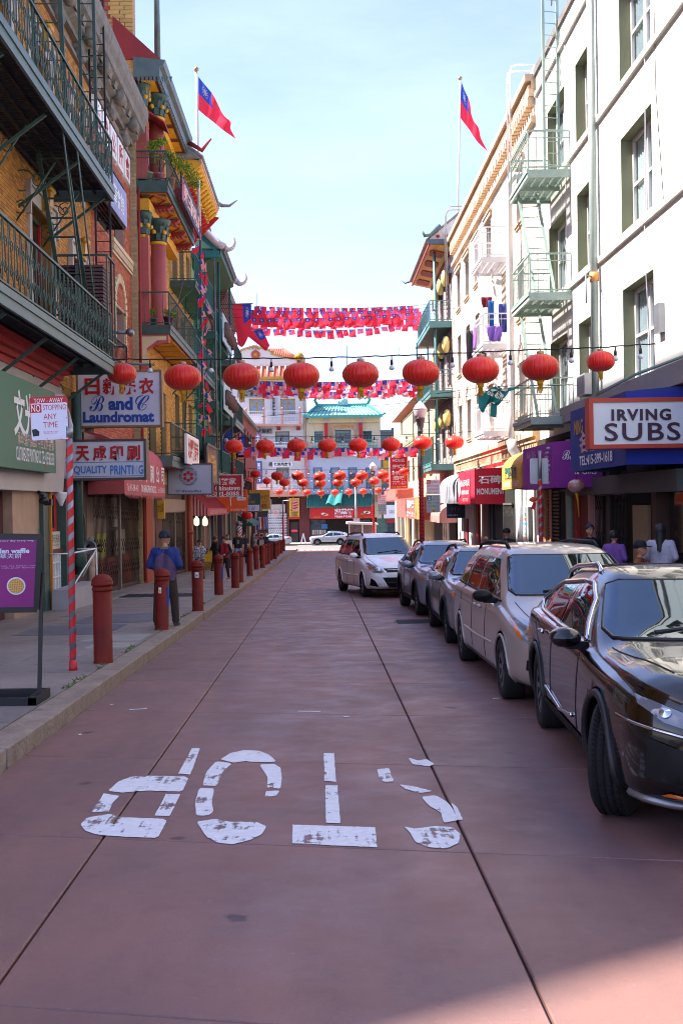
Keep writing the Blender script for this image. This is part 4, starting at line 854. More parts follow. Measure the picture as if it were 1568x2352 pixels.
# ---------------------------------------------------------------- white stucco building
WHITEST = M('white_stucco', '#d3d0c8', .8, var=.05, scale=.8, bump=.08, bscale=40, streak=.07)
OLIVEST = M('olive_reveal', '#77795f', .8, var=.08, bump=.1)
WFRAME = M('white_window_frame', '#c9c4c0', .5, var=.06)
CURT = M('grey_curtain', '#b5b9bc', .9, var=.12, scale=3); CURTW = M('white_curtain', '#e0dfdd', .9, var=.06)
PALEG = M('pale_green_iron', '#94a79c', .5, .1, var=.15, scale=3); WHITEIRON = M('white_iron', '#dad8dc', .5, var=.1); PIPEW = M('white_pipe', '#c4c2c4', .45, var=.06)
W = thing('white_building', 'white stucco building with deep olive window reveals and thin floor ledges', 'building', (XE, 22, -.5))
hW = [(y0, y1, z0, z0 + 2.0 - (.06 if y0 > 24 else 0)) for (y0, y1) in ((12.9, 15.0), (17.2, 18.9), (20.95, 23.1), (25.38, 27.05), (28.28, 30.38)) for z0 in (4.08, 7.28, 10.5)]
facade(W, -1, XE, 4.5, 31.9, 3.3, 14.1, hW, WHITEST, dep=.43, thick=.5, back=False)
for h in hW:                                              # olive lining of each opening, darker than the wall
 b = MB(); X2 = XE + .425; t_ = .012
 b.box(XE + .001, X2, h[0], h[0] + t_, h[2], h[3]); b.box(XE + .001, X2, h[1] - t_, h[1], h[2], h[3]); b.box(XE + .001, X2, h[0] + t_, h[1] - t_, h[3] - t_, h[3]); b.box(XE + .001, X2, h[0] + t_, h[1] - t_, h[2], h[2] + t_)
 rv = b.build('window_reveal', OLIVEST, W)
 ym = h[0] + (h[1] - h[0]) * .52
 for (a, c) in ((h[0] + .02, ym - .02), (ym + .02, h[1] - .02)):
  window(W, -1, XE + .24, a, c, h[2] + .02, h[3] - .02, WFRAME, CLEAR, bar=.075, cur=CURT if (int(h[2] * 7 + a * 3) % 3) else CURTW)
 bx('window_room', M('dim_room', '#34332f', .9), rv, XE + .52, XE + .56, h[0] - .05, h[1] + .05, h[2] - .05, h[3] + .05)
shell(W, XE + .6, 18, 4.5, 31.9, ZB, 14.1, WHITEST)
for z in (7.05, 10.27, 13.45): bx('ledge', WHITEST, W, XE - .07, XE, 4.5, 31.85, z, z + .12)
bx('parapet', GREYSTONE, W, XE - .06, XE + .3, 4.5, 31.95, 14.1, 14.3)
b = MB()
for z in [4.6 + .8 * i for i in range(12)]:
 ya = 4.6
 for h in sorted(h for h in hW if h[2] - .02 < z < h[3] + .02): b.box(XE - .0025, XE, ya, h[0], z, z + .012); ya = h[1]
 b.box(XE - .0025, XE, ya, 31.85, z, z + .012)
b.build('stucco_joints', M('stucco_joint_grey', '#a9a69f', .8), W)
bx('grey_ledge', M('grey_ledge', '#8d8984', .8, var=.12, bump=.2), W, XE - .3, XE, 4.5, 28.0, 3.6, 4.0); 
for nm, y, x, m, r in (('drainpipe', 24.95, 6.36, M('pale_green_pipe', '#8e9a94', .5), .085),):
 t_ = thing(nm, 'pale green drainpipe running up the white building', 'drainpipe', (x, y, 3.8)); tb('pipe', m, t_, [(x, y, 3.9), (x, y, 14.2)], r, 10); tb('strap', M('orange_strap', '#c98a4a'), t_, [(x, y - .02, 6.65), (x, y - .02, 6.85)], r * 1.25, 10); tb('arm', STEEL, t_, [(x, y, 6.75), (x - .25, y - .25, 6.75), (x - .25, y - .3, 6.1)], .02, 6)
tb('cable', WHITEIRON, W, [(XE - .02, 21.2, 14), (XE - .03, 21.25, 9), (XE - .03, 21.4, 6.6), (XE - .05, 21.1, 4.6)], .012, 5); tb('cable', WIRE, W, [(XE - .02, 20.7, 14), (XE - .02, 20.6, 9.4), (XE - .03, 20.2, 7.2)], .008, 5); tb('cable', WHITEIRON, W, [(XE - .02, 28.1, 13.9), (XE - .02, 28.15, 9), (XE - .03, 28.05, 4.2)], .012, 5)
ac = thing('air_conditioner', 'white box air conditioner set in the low window near the blue awning', 'air conditioner', (XE, 25.9, 4.1)); bx('case', WFRAME, ac, XE - .25, XE + .3, 25.5, 26.3, 4.12, 4.62); bx('grille', STEEL, ac, XE - .258, XE - .25, 25.55, 26.25, 4.16, 4.58)
jb = bx('junction_box', STEEL, None, XE - .12, XE, 20.3, 20.6, 4.75, 5.3); tag(jb, 'small grey junction box on the white wall where the lantern cable is tied', 'junction box')
# its fire escape: three landings and steep stairs, pale green iron
fw_ = thing('fire_escape', 'pale green iron fire escape with three landings on the white building', 'fire escape', (XE, 29, 3.7))
for z in (10.05, 6.92, 3.75):
 balcony(fw_, -1, XE, 5.4, 27.7, 30.2, z, .17, 1.0, PALEG, PALEG, under=PALEG, gap=.2, slats=True, mid=True, name='landing')
 s = MB(); s.bar((5.5, 27.8, z - .05), (XE, 27.8, z - .05), .05, .12); s.bar((5.5, 30.1, z - .05), (XE, 30.1, z - .05), .05, .12); s.bar((5.42, 28.9, z - .12), (XE, 28.9, z - .12), .05, .12); s.build('joist', PALEG, fw_)
for z in (10.05, 6.92): ladder(fw_, (5.75, 29.6, z), (5.95, 28.3, z - 3.1), (1, -.1, 0), PALEG, .5, 10, .022, .045, 'stair')
ladder(fw_, (6.25, 28.7, 15.0), (6.25, 28.75, 10.05), (1, .2, 0), PALEG, .4, 16, .02, .045, 'ladder')
tb('rail_hoop', PALEG, fw_, [(6.25, 28.5, 14.6), (6.25, 28.2, 15.1), (6.6, 28.2, 15.1)], .02)
# ground floor of the white building: dark open shop fronts
sw = thing('noodle_shop_front', 'dark shop front with folding gates under the blue awning', 'shop front', (XE, 24, -.5))
gr = lambda y: gz(y) + CURB
bx('shade_sheet', DARKIN, sw, XE + .3, XE + .34, 5, 31.9, ZB, 3.5); bx('soffit', DARKIN, sw, XE - .1, XE + .3, 5, 31.9, 3.25, 3.4); bx('head_board', M('grey_head_board', '#4c4b4a', .6), sw, XE - .25, XE + .05, 19, 27.6, 1.75, 2.15)
for (ya, yb, x, c) in ((27.6, 27.9, 0, '#a0342c'), (26.9, 27.6, .1, '#7a3028'), (26.2, 26.5, .02, '#c08a84'), (21.0, 21.3, 0, '#4b3026'), (24.6, 24.9, .05, '#2f2a26'), (30.6, 30.9, .0, '#a86b45'), (31.4, 31.9, 0, '#b7835a')):
 bx('pilaster', M('pil' + c, c, .6, var=.2), sw, XE + x, XE + .3, ya, yb, gr(yb) - .05, 3.2)
for i in range(6): bx('pilaster', M('near_pier', '#8a8178', .7, var=.15), sw, XE - .02, XE + .3, 5.2 + 2.6 * i, 5.8 + 2.6 * i, gr(6) - .4, 3.2); bx('shop_pane', DARKGLASS, sw, XE + .18, XE + .2, 5.85 + 2.6 * i, 7.75 + 2.6 * i, .6, 2.7)
tb('green_pipe', PALEG, sw, [(XE - .05, 28.05, gr(28)), (XE - .05, 28.05, 3.2)], .1, 10)
bx('tan_door', M('tan_door', '#9a8466', .6), sw, XE + .2, XE + .26, 22.2, 23.3, gr(23), 1.5)
bx('poster', M('lilac_poster', '#8f6f9a', .6, var=.35, scale=12), sw, XE + .01, XE + .018, 26.22, 26.48, .3, 1.1)
folding_gate('black folding gate beside the dark noodle shop doorway', XE + .1, 23.4, 26.1, 1.75, n=24); folding_gate('dark folding gate beside the green pipe under the purple awning', XE + .05, 28.2, 29.6, 1.9, n=18)
b = MB()
for i in range(24): b.box(XE + .02, XE + .06, 29.75, 31.35, -.35 + i * .1, -.3 + i * .1)
b.build('slatted_shutter', M('grey_slats', '#57504e', .5, .3), sw); bx('shutter_back', DARKIN, sw, XE + .07, XE + .1, 29.7, 31.4, -.6, 2.1); bx('shutter_frame', GATEIRON, sw, XE, XE + .07, 30.5, 30.58, -.6, 2.1)
bx('scroll', M('tan_scroll', '#b58a62', .6), sw, XE - .02, XE, 31.5, 31.8, -.5, 1.9); text('福\n祿\n壽\n喜', (XE - .023, 31.65, .7), (0, -1, 0), (0, 0, 1), .24, 2.0, BLACKINK, sw)

# ---------------------------------------------------------------- cream brick building
K = thing('cream_brick_building', 'cream brick building with toothed brick cornice and white fire escapes', 'building', (XE, 42, -1))
hK = []
for y0 in (34.0, 40.4, 43.6, 46.5, 49.3):
 for z0, hh in ((10.5, 1.7), (7.5, 1.8), (4.4, 1.7)): hK.append((y0, y0 + 1.2, z0, z0 + hh))
facade(K, -1, XE, 31.95, 51.6, ZB, 13.5, hK, CREAMM, dep=.3)
bricks(K, -1, XE, 32.0, 51.6, 3.0, 13.4, [(h[0] - .02, h[1] + .02, h[2] - .02, h[3] + (.62 if h[2] < 5 else .02)) for h in hK], CREAMB, bl=.22, bh=.074)
shell(K, XE + .32, 18, 31.95, 51.6, ZB, 13.6, CREAMM)
TANB = M('tan_brick', '#cbb091', .85, var=.15, bump=.2)
for h in hK:
 window(K, -1, XE + .2, h[0], h[1], h[2], h[3], WFRAME, DARKGLASS, bar=.07)
 b = MB(); b.box(XE - .06, XE, h[0] - .1, h[1] + .1, h[2] - .14, h[2]); b.box(XE - .1, XE - .06, h[0] - .1, h[1] + .1, h[2] - .06, h[2]); b.build('sill', TANB, K)
 b = MB()
 if h[2] < 5:
  ym = (h[0] + h[1]) / 2
  for i in range(13): t = math.pi * i / 12; b.bar((XE - .03, ym + .62 * math.cos(t), h[3] + .0 + .62 * math.sin(t)), (XE - .03, ym + .85 * math.cos(t), h[3] + .85 * math.sin(t)), .08, .14)
  b.build('arch', CREAMB, K); b = MB(); b.poly([(XE + .1, ym + .6 * math.cos(math.pi * i / 12), h[3] + .6 * math.sin(math.pi * i / 12)) for i in range(13)]); b.build('fanlight', DARKGLASS, K)
 elif h[2] > 10:
  b.box(XE - .09, XE, h[0] - .25, h[1] + .25, h[3] + .05, h[3] + .2); b.box(XE - .13, XE, h[0] - .3, h[1] + .3, h[3] + .201, h[3] + .27); b.build('hood_mould', TANB, K)
b = MB(); b.prism([(XE, 31.98, 12.75), (XE - .14, 31.98, 12.8), (XE - .14, 31.98, 12.95), (XE, 31.98, 13.0)], (0, 19.6, 0)); b.box(XE - .2, XE, 31.98, 51.6, 13.55, 13.75); b.box(XE - .3, XE + .3, 31.98, 51.6, 14.0, 14.2); b.box(XE - .12, XE + .3, 31.98, 51.6, 13.76, 13.999); b.build('cornice', TANB, K)
for row, (z0, z1, g, d) in enumerate(((13.3, 13.54, .34, .22), (13.76, 13.9, .2, .2))):
 t0 = None
 for i in range(int(19.5 / g)):
  if t0 is None: ob = MB().box(XE - d, XE - .001, 32.05, 32.05 + g * .55, z0, z1).build('dentil', TANB, K); t0 = ob.data
  else: ob = bpy.data.objects.new('dentil', t0); link(ob, K); ob.location = (0, i * g, 0)
b = MB(); b.box(XE - .22, XE, 32, 51.6, 3.55, 3.75); b.box(XE - .14, XE, 32, 51.6, 3.4, 3.549); b.box(XE - .1, XE, 32, 51.6, 3.05, 3.12); b.build('string_course', TANB, K)
t0 = None
for i in range(70):
 if t0 is None: ob = MB().box(XE - .1, XE - .001, 32.1, 32.22, 3.14, 3.36).build('dentil', TANB, K); t0 = ob.data
 else: ob = bpy.data.objects.new('dentil', t0); link(ob, K); ob.location = (0, i * .278, 0)
bx('roof_parapet', CREAMB, K, XE, XE + .3, 31.98, 51.6, 14.2, 14.5)
fk = thing('fire_escape', 'white iron fire escape hung with laundry on the cream brick building', 'fire escape', (XE, 37, 3.8))
for z in (9.72, 6.85, 3.95):
 balcony(fk, -1, XE, 5.45, 36.0, 38.3, z, .15, 1.0, WHITEIRON, WHITEIRON, gap=.19, slats=True, mid=True, name='landing')
for z in (9.72, 6.85): ladder(fk, (5.8, 37.8, z), (6.0, 36.6, z - 2.85), (1, 0, 0), WHITEIRON, .5, 9, .022, .045, 'stair')
pk = thing('downpipe', 'thick white downpipe with a gooseneck top on the cream brick building', 'drainpipe', (6.2, 34.6, -.6))
tb('pipe', PIPEW, pk, [(6.6, 34.3, 11.9), (6.3, 34.4, 11.95), (6.12, 34.5, 11.7), (6.12, 34.6, 4.4), (6.12, 34.6, 3.5)], .11, 10); tb('bend', PIPEW, pk, [(6.12, 34.6, 3.6), (6.15, 34.6, 3.3), (6.35, 34.6, 3.05), (6.35, 34.6, 2.8)], .17, 12); tb('lower_pipe', PIPEW, pk, [(6.35, 34.6, 2.9), (6.35, 34.6, gz(34) + .14)], .1, 10)
hoop = thing('roof_hoop', 'white steel ladder hoop standing over the cream brick parapet', 'ladder', (6.3, 34.4, 13.5))
for y in (34.2, 34.7): tb('hoop', WHITEIRON, hoop, [(6.15, y, 11.0), (6.15, y, 15.0), (6.2, y, 15.3), (6.4, y, 15.35), (7.0, y, 15.35), (7.0, y, 14.4)], .03, 6)
tb('cross_bar', WHITEIRON, hoop, [(6.15, 34.2, 14.9), (6.15, 34.7, 14.9)], .02)
hp2 = thing('roof_hoop', 'bare metal ladder hoop at the far end of the cream brick roof', 'ladder', (6.2, 50.4, 13.6))
for y in (50.2, 50.8): tb('hoop', STEEL, hp2, [(6.0, y, 11.5), (6.0, y, 15.0), (6.2, y, 15.3), (7.2, y, 15.3), (7.2, y, 14)], .03, 6)
# laundry on the landings
def hang(name, label, c, top, w_, h_, ax=(0, 1, 0), k=.04):
 ax = V(ax).normalized(); nrm = ax.cross(V((0, 0, 1))); top = V(top)
 b = MB(); b.grid(lambda s, t: top + ax * (w_ * (s - .5) * (1 - .2 * t + .1 * math.sin(t * 4))) + V((0, 0, -h_ * t)) + nrm * (k * math.sin(s * 11 + t * 3) * (.3 + t)), 12, 8)
 o_ = b.build(name, M('cloth' + c, c, .85, var=.12, bump=.2, bscale=18), None); md = o_.modifiers.new('s', 'SOLIDIFY'); md.thickness = .008; PENDING.append(o_); tag(o_, label, 'laundry', 'laundry on the white fire escape'); return o_
hang('jeans', 'pair of dark grey jeans hanging outside the middle white landing', '#3a3a42', (5.4, 38.4, 7.7), .35, 1.35, (1, 0, 0)); hang('shirt', 'bright blue shirt hanging in the middle white landing', '#2468b8', (5.8, 36.3, 8.35), .2, .9, (1, .2, 0)); hang('shirt', 'navy blue shirt hanging nearest the white downpipe', '#2c3c86', (6.15, 36.1, 8.2), .3, .95, (1, .1, 0)); hang('cloth', 'purple cloth folded over the middle white landing rail', '#7a5ab8', (5.85, 36.0, 7.45), .5, .5, (1, 0, 0)); hang('cloth', 'narrow violet cloth on the side rail of the middle white landing', '#8a5aa6', (5.42, 37.6, 7.7), .3, .8, (0, 1, 0)); hang('cloth', 'dark red cloth over a stair rung above the middle white landing', '#7a2030', (5.75, 37.0, 8.6), .36, .35, (1, 0, 0)); hang('trousers', 'black trousers hanging below the middle white landing', '#25252c', (5.7, 37.4, 6.8), .16, .7, (1, 0, 0))
cam2 = MB(); cam2.lathe([(0, 0), (.12, .04), (.14, .12), (.1, .2), (0, .22)], (6.2, 37.0, 9.0), 10); tag(cam2.build('alarm_bell', PIPEW, None), 'round white bell on the cream brick wall beside the upper white landing', 'bell')
# its ground floor
sk = thing('monument_shop_front', 'bright shop front of white plaster and gates below the red and yellow awnings', 'shop front', (XE, 40, -1))
bx('white_plaster', WHITEST, sk, XE - .06, XE, 32.0, 35.9, gz(36), 2.3); bx('gate_shade_sheet', DARKIN, sk, XE - .02, XE + .0, 36.2, 50.5, gz(50), 2.4)
gwin = bx('poster_window', M('poster_white', '#b9bfc4', .5), sk, XE - .09, XE - .062, 33.6, 34.9, gr(34) + .3, 1.45)
for i in range(11): bx('price_slip', M('slip%d' % (i % 4), ['#6f9ec0', '#c08c7a', '#8fae9a', '#b0a4c4'][i % 4], .5), gwin, XE - .095, XE - .0905, 33.68 + .02 * (i % 2), 34.8, gr(34) + .38 + i * .15, gr(34) + .47 + i * .15)
bx('dark_door', DARKIN, sk, XE - .09, XE - .062, 33.0, 33.55, gr(33), 1.45)
folding_gate('tan folding gate closed under the red monument awning', XE - .08, 36.4, 40.0, 1.55, SHUT, 30)
for (ya, yb, c) in ((40.2, 40.6, '#2b3a44'), (41.0, 41.2, '#39505c'), (41.4, 42.6, '#8a6a5a'), (43.0, 43.3, '#c9c3bd'), (44.0, 44.6, '#a84238'), (45.2, 46.8, '#d0ccc8'), (47.2, 48.0, '#7a2a30'), (48.4, 50.4, '#c4beb8')): bx('pier', M('pier' + c, c, .6, var=.15), sk, XE - .14, XE - .02, ya, yb, gz(yb), 2.2)

# ---------------------------------------------------------------- grey tiled pagoda building with teal balconies
Q = thing('teal_balcony_building', 'pale brick building with teal balconies, yellow lantern globes and a tiled pagoda eave', 'building', (XE, 60, -1.5))
hQ = [(53.2 + 2.7 * i, 54.5 + 2.7 * i, z, z + 2.1) for i in range(3) for z in (10.7, 7.4, 3.9)]
PB = M('pinkish_pale_brick', '#a3938c', .85, var=.15, scale=2, streak=.1)
facade(Q, -1, XE, 51.6, 61.7, ZB, 14.0, hQ, PB, dep=.3); bricks(Q, -1, XE, 51.7, 61.7, 1.8, 13.9, hQ, M('pale_brick', '#bdaea4', .85, tone='#9a857c', var=.1), bl=.3, bh=.12); shell(Q, XE + .32, 18, 51.6, 61.7, ZB - .3, 14.2, PB)
for h in hQ:
 window(Q, -1, XE + .15, h[0], h[1], h[2], h[3], M('grey_mauve_frame', '#7d7078', .6), DARKGLASS, bar=.09); b = MB(); b.box(XE - .05, XE, h[0] - .12, h[0] - .03, h[2] - .1, h[3] + .3); b.box(XE - .05, XE, h[1] + .03, h[1] + .12, h[2] - .1, h[3] + .3); b.box(XE - .08, XE, h[0] - .12, h[1] + .12, h[3] + .3, h[3] + .42); b.build('architrave', M('grey_mauve_frame', '#7d7078'), Q)
BALG = M('blue_green_iron', '#5a8c8c', .5, .1, var=.15)
for z in (10.4, 7.05, 3.5): balcony(Q, -1, XE, 5.4, 52.6, 59.0, z, .28, 1.0, BALG, BALG, under=M('dark_green_soffit', '#2c4442', .6), gap=.16, mid=True, brackets=0)
for z in (10.4, 7.05): ladder(Q, (5.7, 59.6, z), (5.7, 59.4, z - 3.2), (1, 0, 0), BALG, .6, 8, .025, .045); 
for z in (10.4, 7.05): bx('stair_landing', BALG, Q, 5.35, XE, 59.0, 60.0, z - .25, z - .1)
tb('pipe_post', BALG, Q, [(5.75, 53.2, 3.5), (5.75, 53.2, 13.9)], .07, 8)
GLOBE = M('yellow_globe', '#d8c27a', .4, var=.06)
for k, (y, z) in enumerate([(y, z) for y in (52.7, 54.8, 57.2) for z in (12.5, 9.3, 5.75)]):
 b = MB(); b.lathe([(0, -.42), (.12, -.36), (.2, -.12), (.2, .12), (.12, .36), (0, .42)], (6.2, y, z), 12); g_ = b.build('wall_globe', GLOBE, Q); b = MB(); b.box(6.2, XE, y - .05, y + .05, z - .15, z + .15); b.box(6.38, XE, y - .18, y + .18, z - .22, z + .22); b.build('bracket', M('dark_wood', '#4f352c', .6), g_)
b = MB(); b.prism([(XE, 52.0, 13.75), (5.36, 52.0, 14.0), (5.36, 52.0, 14.14), (XE, 52.0, 14.2)], (0, 9.6, 0)); ev = b.build('eave', GOLDP, Q)
sz = lambda x: 14.0 - (x - 5.36) * .22 - .012
for i in range(4): b = MB(); y0 = 52.6 + i * 2.3; b.prism([(x, y, sz(x)) for x, y in ((5.62, y0 + .3), (5.55, y0 + .6), (5.55, y0 + 1.2), (5.62, y0 + 1.5), (6.15, y0 + 1.5), (6.22, y0 + 1.2), (6.22, y0 + .6), (6.15, y0 + .3))], (0, 0, -.03)); b.build('red_ceiling_panel', REDP, ev)
b = MB(); b.bar((5.38, 52, 13.96), (5.38, 61.6, 13.96), .08, .08); b.bar((XE - .05, 52, 13.73), (XE - .05, 61.6, 13.73), .1, .08); b.build('red_edge', REDP, ev)
b = MB(); b.prism([(5.28, 51.9, 14.15), (XE + .5, 51.9, 15.5), (XE + .5, 51.9, 14.15)], (0, 9.8, 0)); rf = b.build('roof', M('pale_grey_tile', '#c3c0bd', .7, var=.15, scale=3), Q); bx('blue_fascia', M('slate_blue_fascia', '#4a5f72', .5), Q, 5.3, XE, 51.85, 51.95, 13.98, 14.2)
b = MB()
for i in range(39): y = 51.95 + i * .255; b.tube([(5.24, y, 14.18), (5.9, y, 14.75), (XE + .4, y, 15.55)], .07, 5)
b.build('tile_rolls', GREYTILE, rf)
b = MB(); b.tube([(5.9, 51.8, 14.85), (5.4, 51.8, 14.4), (5.15, 51.8, 14.35), (5.05, 51.75, 14.55)], [.09, .09, .08, .05], 8); b.tube([(5.35, 61.8, 14.25), (5.0, 61.9, 14.15), (4.75, 61.9, 14.35)], [.07, .04, .02], 6); b.build('upturned_tip', STEELGREY, rf)
for x in (5.8, 6.2): b = MB(); b.lathe([(0, 0), (.09, .04), (.09, .12), (0, .16)], (x, 51.8, 14.25), 8); b.build('red_boss', REDP, rf)
bx('ground_piers', M('dark_granite', '#45332f', .6, var=.3), Q, XE - .08, XE, 51.7, 61.7, ZB, 1.2)
# ---------------------------------------------------------------- far low cream building on the right
Z_ = thing('far_cream_building', 'low cream building with a brown sloping eave near the end of the right side', 'building', (XE, 84, -2.2))
hZ = [(63 + 4 * i, 64.6 + 4 * i, 3.2, 4.8) for i in range(8)]
facade(Z_, -1, XE, 61.7, 95, ZB - .4, 8.3, hZ, M('cream_far_wall', '#c0b089', .8, var=.08), dep=.2); shell(Z_, XE + .22, 18, 61.7, 95, ZB - .4, 8.3, CREAMP)
for h in hZ: window(Z_, -1, XE + .1, h[0], h[1], h[2], h[3], OLIVE, DARKGLASS, bar=.1)
b = MB(); b.prism([(5.75, 61.8, 8.1), (XE + 1.5, 61.8, 9.6), (XE + 1.5, 61.8, 8.1)], (0, 25, 0)); b.build('eave', M('brown_eave', '#96694f', .7, var=.12), Z_)
balcony(Z_, -1, XE, 5.35, 62, 70, 5.3, .2, 1.6, M('olive_balcony', '#8a9070', .6, var=.08), M('olive_balcony', '#8a9070'), gap=.5); bx('solid_front', M('pale_olive_panel', '#9ba384', .6, var=.08), Z_, 5.33, 5.37, 62.1, 69.9, 5.35, 6.8)
for i in range(26): bx('rafter_end', M('brown_eave', '#96694f'), Z_, 5.3, XE, 62 + i * .33, 62.15 + i * .33, 4.9, 5.08)
bx('red_board', M('coral_awning', '#c0655c', .6), Z_, 5.4, XE, 76, 92, 1.9, 2.7); 
for i in range(9): bx('shop_pier', M('pier%d' % i, ['#7a746e', '#b9b2a8', '#3a3f3e', '#a58a5a', '#c9c3ba', '#5d4a3f', '#8f9a8c', '#6d6660', '#b0a59a'][i], .6), Z_, XE - .1, XE, 73 + i * 2.3, 74.2 + i * 2.3, -2.3, .9)
print('right ok')
# ---------------------------------------------------------------- buildings across the far street (y = 117)
YF = 117.0
def fp(u, v): p = at(u, v, YF); return p.x, p.z
def fbox(parent, name, m, u0, v0, u1, v1, d=.1, d0=0.0):
 xa, za = fp(u0, v0); xb, zb = fp(u1, v1); return bx(name, m, parent, xa, xb, YF - d0 - d, YF - d0, zb, za)
def ftext(s, u0, v0, u1, v1, m, parent, d=.12, bold=.02):
 xa, za = fp(u0, v0); xb, zb = fp(u1, v1); return text(s, ((xa + xb) / 2, YF - d, (za + zb) / 2), (1, 0, 0), (0, 0, 1), abs(xb - xa), abs(za - zb), m, parent, bold)
WHITEB = M('white_painted_brick', '#c9c5c6', .8, var=.05, bump=.1); PINKTRIM = M('salmon_trim', '#c98f7a', .7, var=.1); REDTILE = M('red_clay_tile', '#b5583f', .7, var=.2, scale=4)
def fwall(parent, u0, u1, vt, holes, m, zb=-2.6, dep=.3):
 xa, zt = fp(u0, vt); xb, _ = fp(u1, vt); hs = []
 b = MB(); xs = {xa, xb}; zs = {zb, zt}
 for (a, c, e, g) in holes:
  h0, z1 = fp(a, c); h1, z0 = fp(e, g); hs.append((h0, h1, z0, z1)); xs |= {h0, h1}; zs |= {z0, z1}
 xs, zs = sorted(xs), sorted(zs)
 for i in range(len(xs) - 1):
  for j in range(len(zs) - 1):
   xc, zc = (xs[i] + xs[i + 1]) / 2, (zs[j] + zs[j + 1]) / 2
   if any(h[0] < xc < h[1] and h[2] < zc < h[3] for h in hs): continue
   b.poly([(xs[i], YF, zs[j]), (xs[i + 1], YF, zs[j]), (xs[i + 1], YF, zs[j + 1]), (xs[i], YF, zs[j + 1])])
 for h in hs:
  b.box(h[0] - .001, h[0], YF, YF + dep, h[2], h[3]); b.box(h[1], h[1] + .001, YF, YF + dep, h[2], h[3]); b.box(h[0], h[1], YF, YF + dep, h[3], h[3] + .001)
 b.build('wall', m, parent, fix=False); bx('body', m, parent, xa, xb, YF + dep + .02, YF + 14, zb, zt)
 return hs
def fwin(parent, h, fm, gm, mull=1, transom=.72, bar=.1):
 b = MB(); y0, y1 = YF + .12, YF + .2
 b.box(h[0], h[0] + bar, y0, y1, h[2], h[3]); b.box(h[1] - bar, h[1], y0, y1, h[2], h[3]); b.box(h[0], h[1], y0, y1, h[3] - bar, h[3] + .0); b.box(h[0], h[1], y0, y1, h[2], h[2] + bar)
 zt = h[2] + (h[3] - h[2]) * transom; b.box(h[0], h[1], y0 + .01, y1, zt - .05, zt + .05)
 for i in range(mull): x = h[0] + (h[1] - h[0]) * (i + 1) / (mull + 1); b.box(x - .06, x + .06, y0 + .01, y1, h[2], zt)
 f = b.build('window', fm, parent); bx('pane', gm, f, h[0], h[1], YF + .17, YF + .18, h[2], h[3]); return f
CURTBLUE = M('net_curtain_glass', '#7f8f9c', .25, var=.2, scale=3)
F1 = thing('gabled_hall', 'white hall with stepped gable, gold star medallion and red tiled roof', 'building', (-5, YF, -2.5))
h1 = [(572, 916, 608, 950), (644, 916, 678, 950), (632, 991, 665, 1022), (635, 1074, 664, 1100), (575, 1000, 580, 1020)]
hs = fwall(F1, 520, 701, 880, h1, WHITEB)
for i, h in enumerate(hs): fwin(F1, h, GOLDP if i < 2 else (M('brown_window', '#7d6a3a', .5)), CURTBLUE)
xs_ = [fp(u, v) for u, v in ((535, 845), (535, 826), (552, 806), (560, 802), (584, 795), (610, 802), (621, 806), (622, 812), (645, 818), (672, 824), (690, 826), (701, 826), (701, 882), (535, 882))]
MB().prism([(x, YF - .05, z) for x, z in xs_], (0, .6, 0)).build('gable', M('gable_white', '#d8d0c8', .7, var=.04), F1)
b = MB()
for (p, q) in zip(xs_[1:11], xs_[2:12]): b.bar((p[0], YF + .2, p[1]), (q[0], YF + .2, q[1]), .75, .22)
b.build('gold_coping', M('gold_tile', '#b98c52', .6, var=.2), F1)
x, z = fp(587, 815); b = MB(); n = 20
prof = [(0, -.06), (.34, -.06), (.38, -.12), (.46, -.1), (.5, 0)]
vs = [(x + r * math.cos(2 * math.pi * j / n), YF - .07 + d, z + r * math.sin(2 * math.pi * j / n)) for r, d in prof for j in range(n)]
b.add(vs, [(i * n + j, i * n + (j + 1) % n, (i + 1) * n + (j + 1) % n, (i + 1) * n + j) for i in range(len(prof) - 1) for j in range(n)]); md = b.build('medallion', REDTILE, F1)
b = MB(); b.prism([(x + (.3 if k % 2 == 0 else .13) * math.sin(k * math.pi / 5), YF - .13, z + (.3 if k % 2 == 0 else .13) * math.cos(k * math.pi / 5)) for k in range(10)], (0, -.05, 0)); b.build('gold_star', GOLDP, md)
ftext('1920', 572, 797, 598, 803, M('grey_ink', '#6a6468'), F1, .07)
x0, z0 = fp(548, 806); x1, z1 = fp(666, 789)
b = MB(); b.prism([(x0, YF + 2.2, z0 - .3), (x1 + .6, YF + 2.2, z0 - .3), (x1 - .9, YF + 6, z1 + .3), (x0 + 1, YF + 6, z1 + .3)], (0, 3, 0)); rf = b.build('roof', REDTILE, F1)
b = MB()
for i in range(26): x = x0 + (x1 + .4 - x0) * i / 25; b.tube([(x, YF + 2.15, z0 - .25), (min(x1 - .9, max(x0 + 1, x)), YF + 5.9, z1 + .33)], .07, 5)
b.build('tile_rolls', REDTILE, rf)
xa, za = fp(540, 842); xb, zb = fp(690, 869)
b = MB(); b.prism([(xa, YF - .06, za), (xa, YF - .9, zb), (xa, YF - .06, zb)], (xb - xa, 0, 0)); pr = b.build('pent_roof', REDTILE, F1)
for i in range(11):
 x = xa + (xb - xa) * (i + .5) / 11; b = MB(); b.tube([(x, YF - .12, za + .02), (x, YF - .9, zb + .02)], .12, 7); b.build('tile_roll', PINKTRIM, pr)
fbox(F1, 'gold_beam', GOLDP, 540, 868, 690, 872, .95)
x, z = fp(687, 822); b = MB(); b.lathe([(.25, -1.2), (.3, -.2), (.5, 0), (.55, .2), (.3, .5), (.1, .6)], (x, YF, z), 12); b.build('corner_urn', GOLDP, F1)
fbox(F1, 'carved_beam', M('grey_beam', '#8f8b8a', .7), 545, 893, 622, 912, .12); ftext('公餘仁德會', 558, 896, 618, 910, BLACKINK, F1, .14)
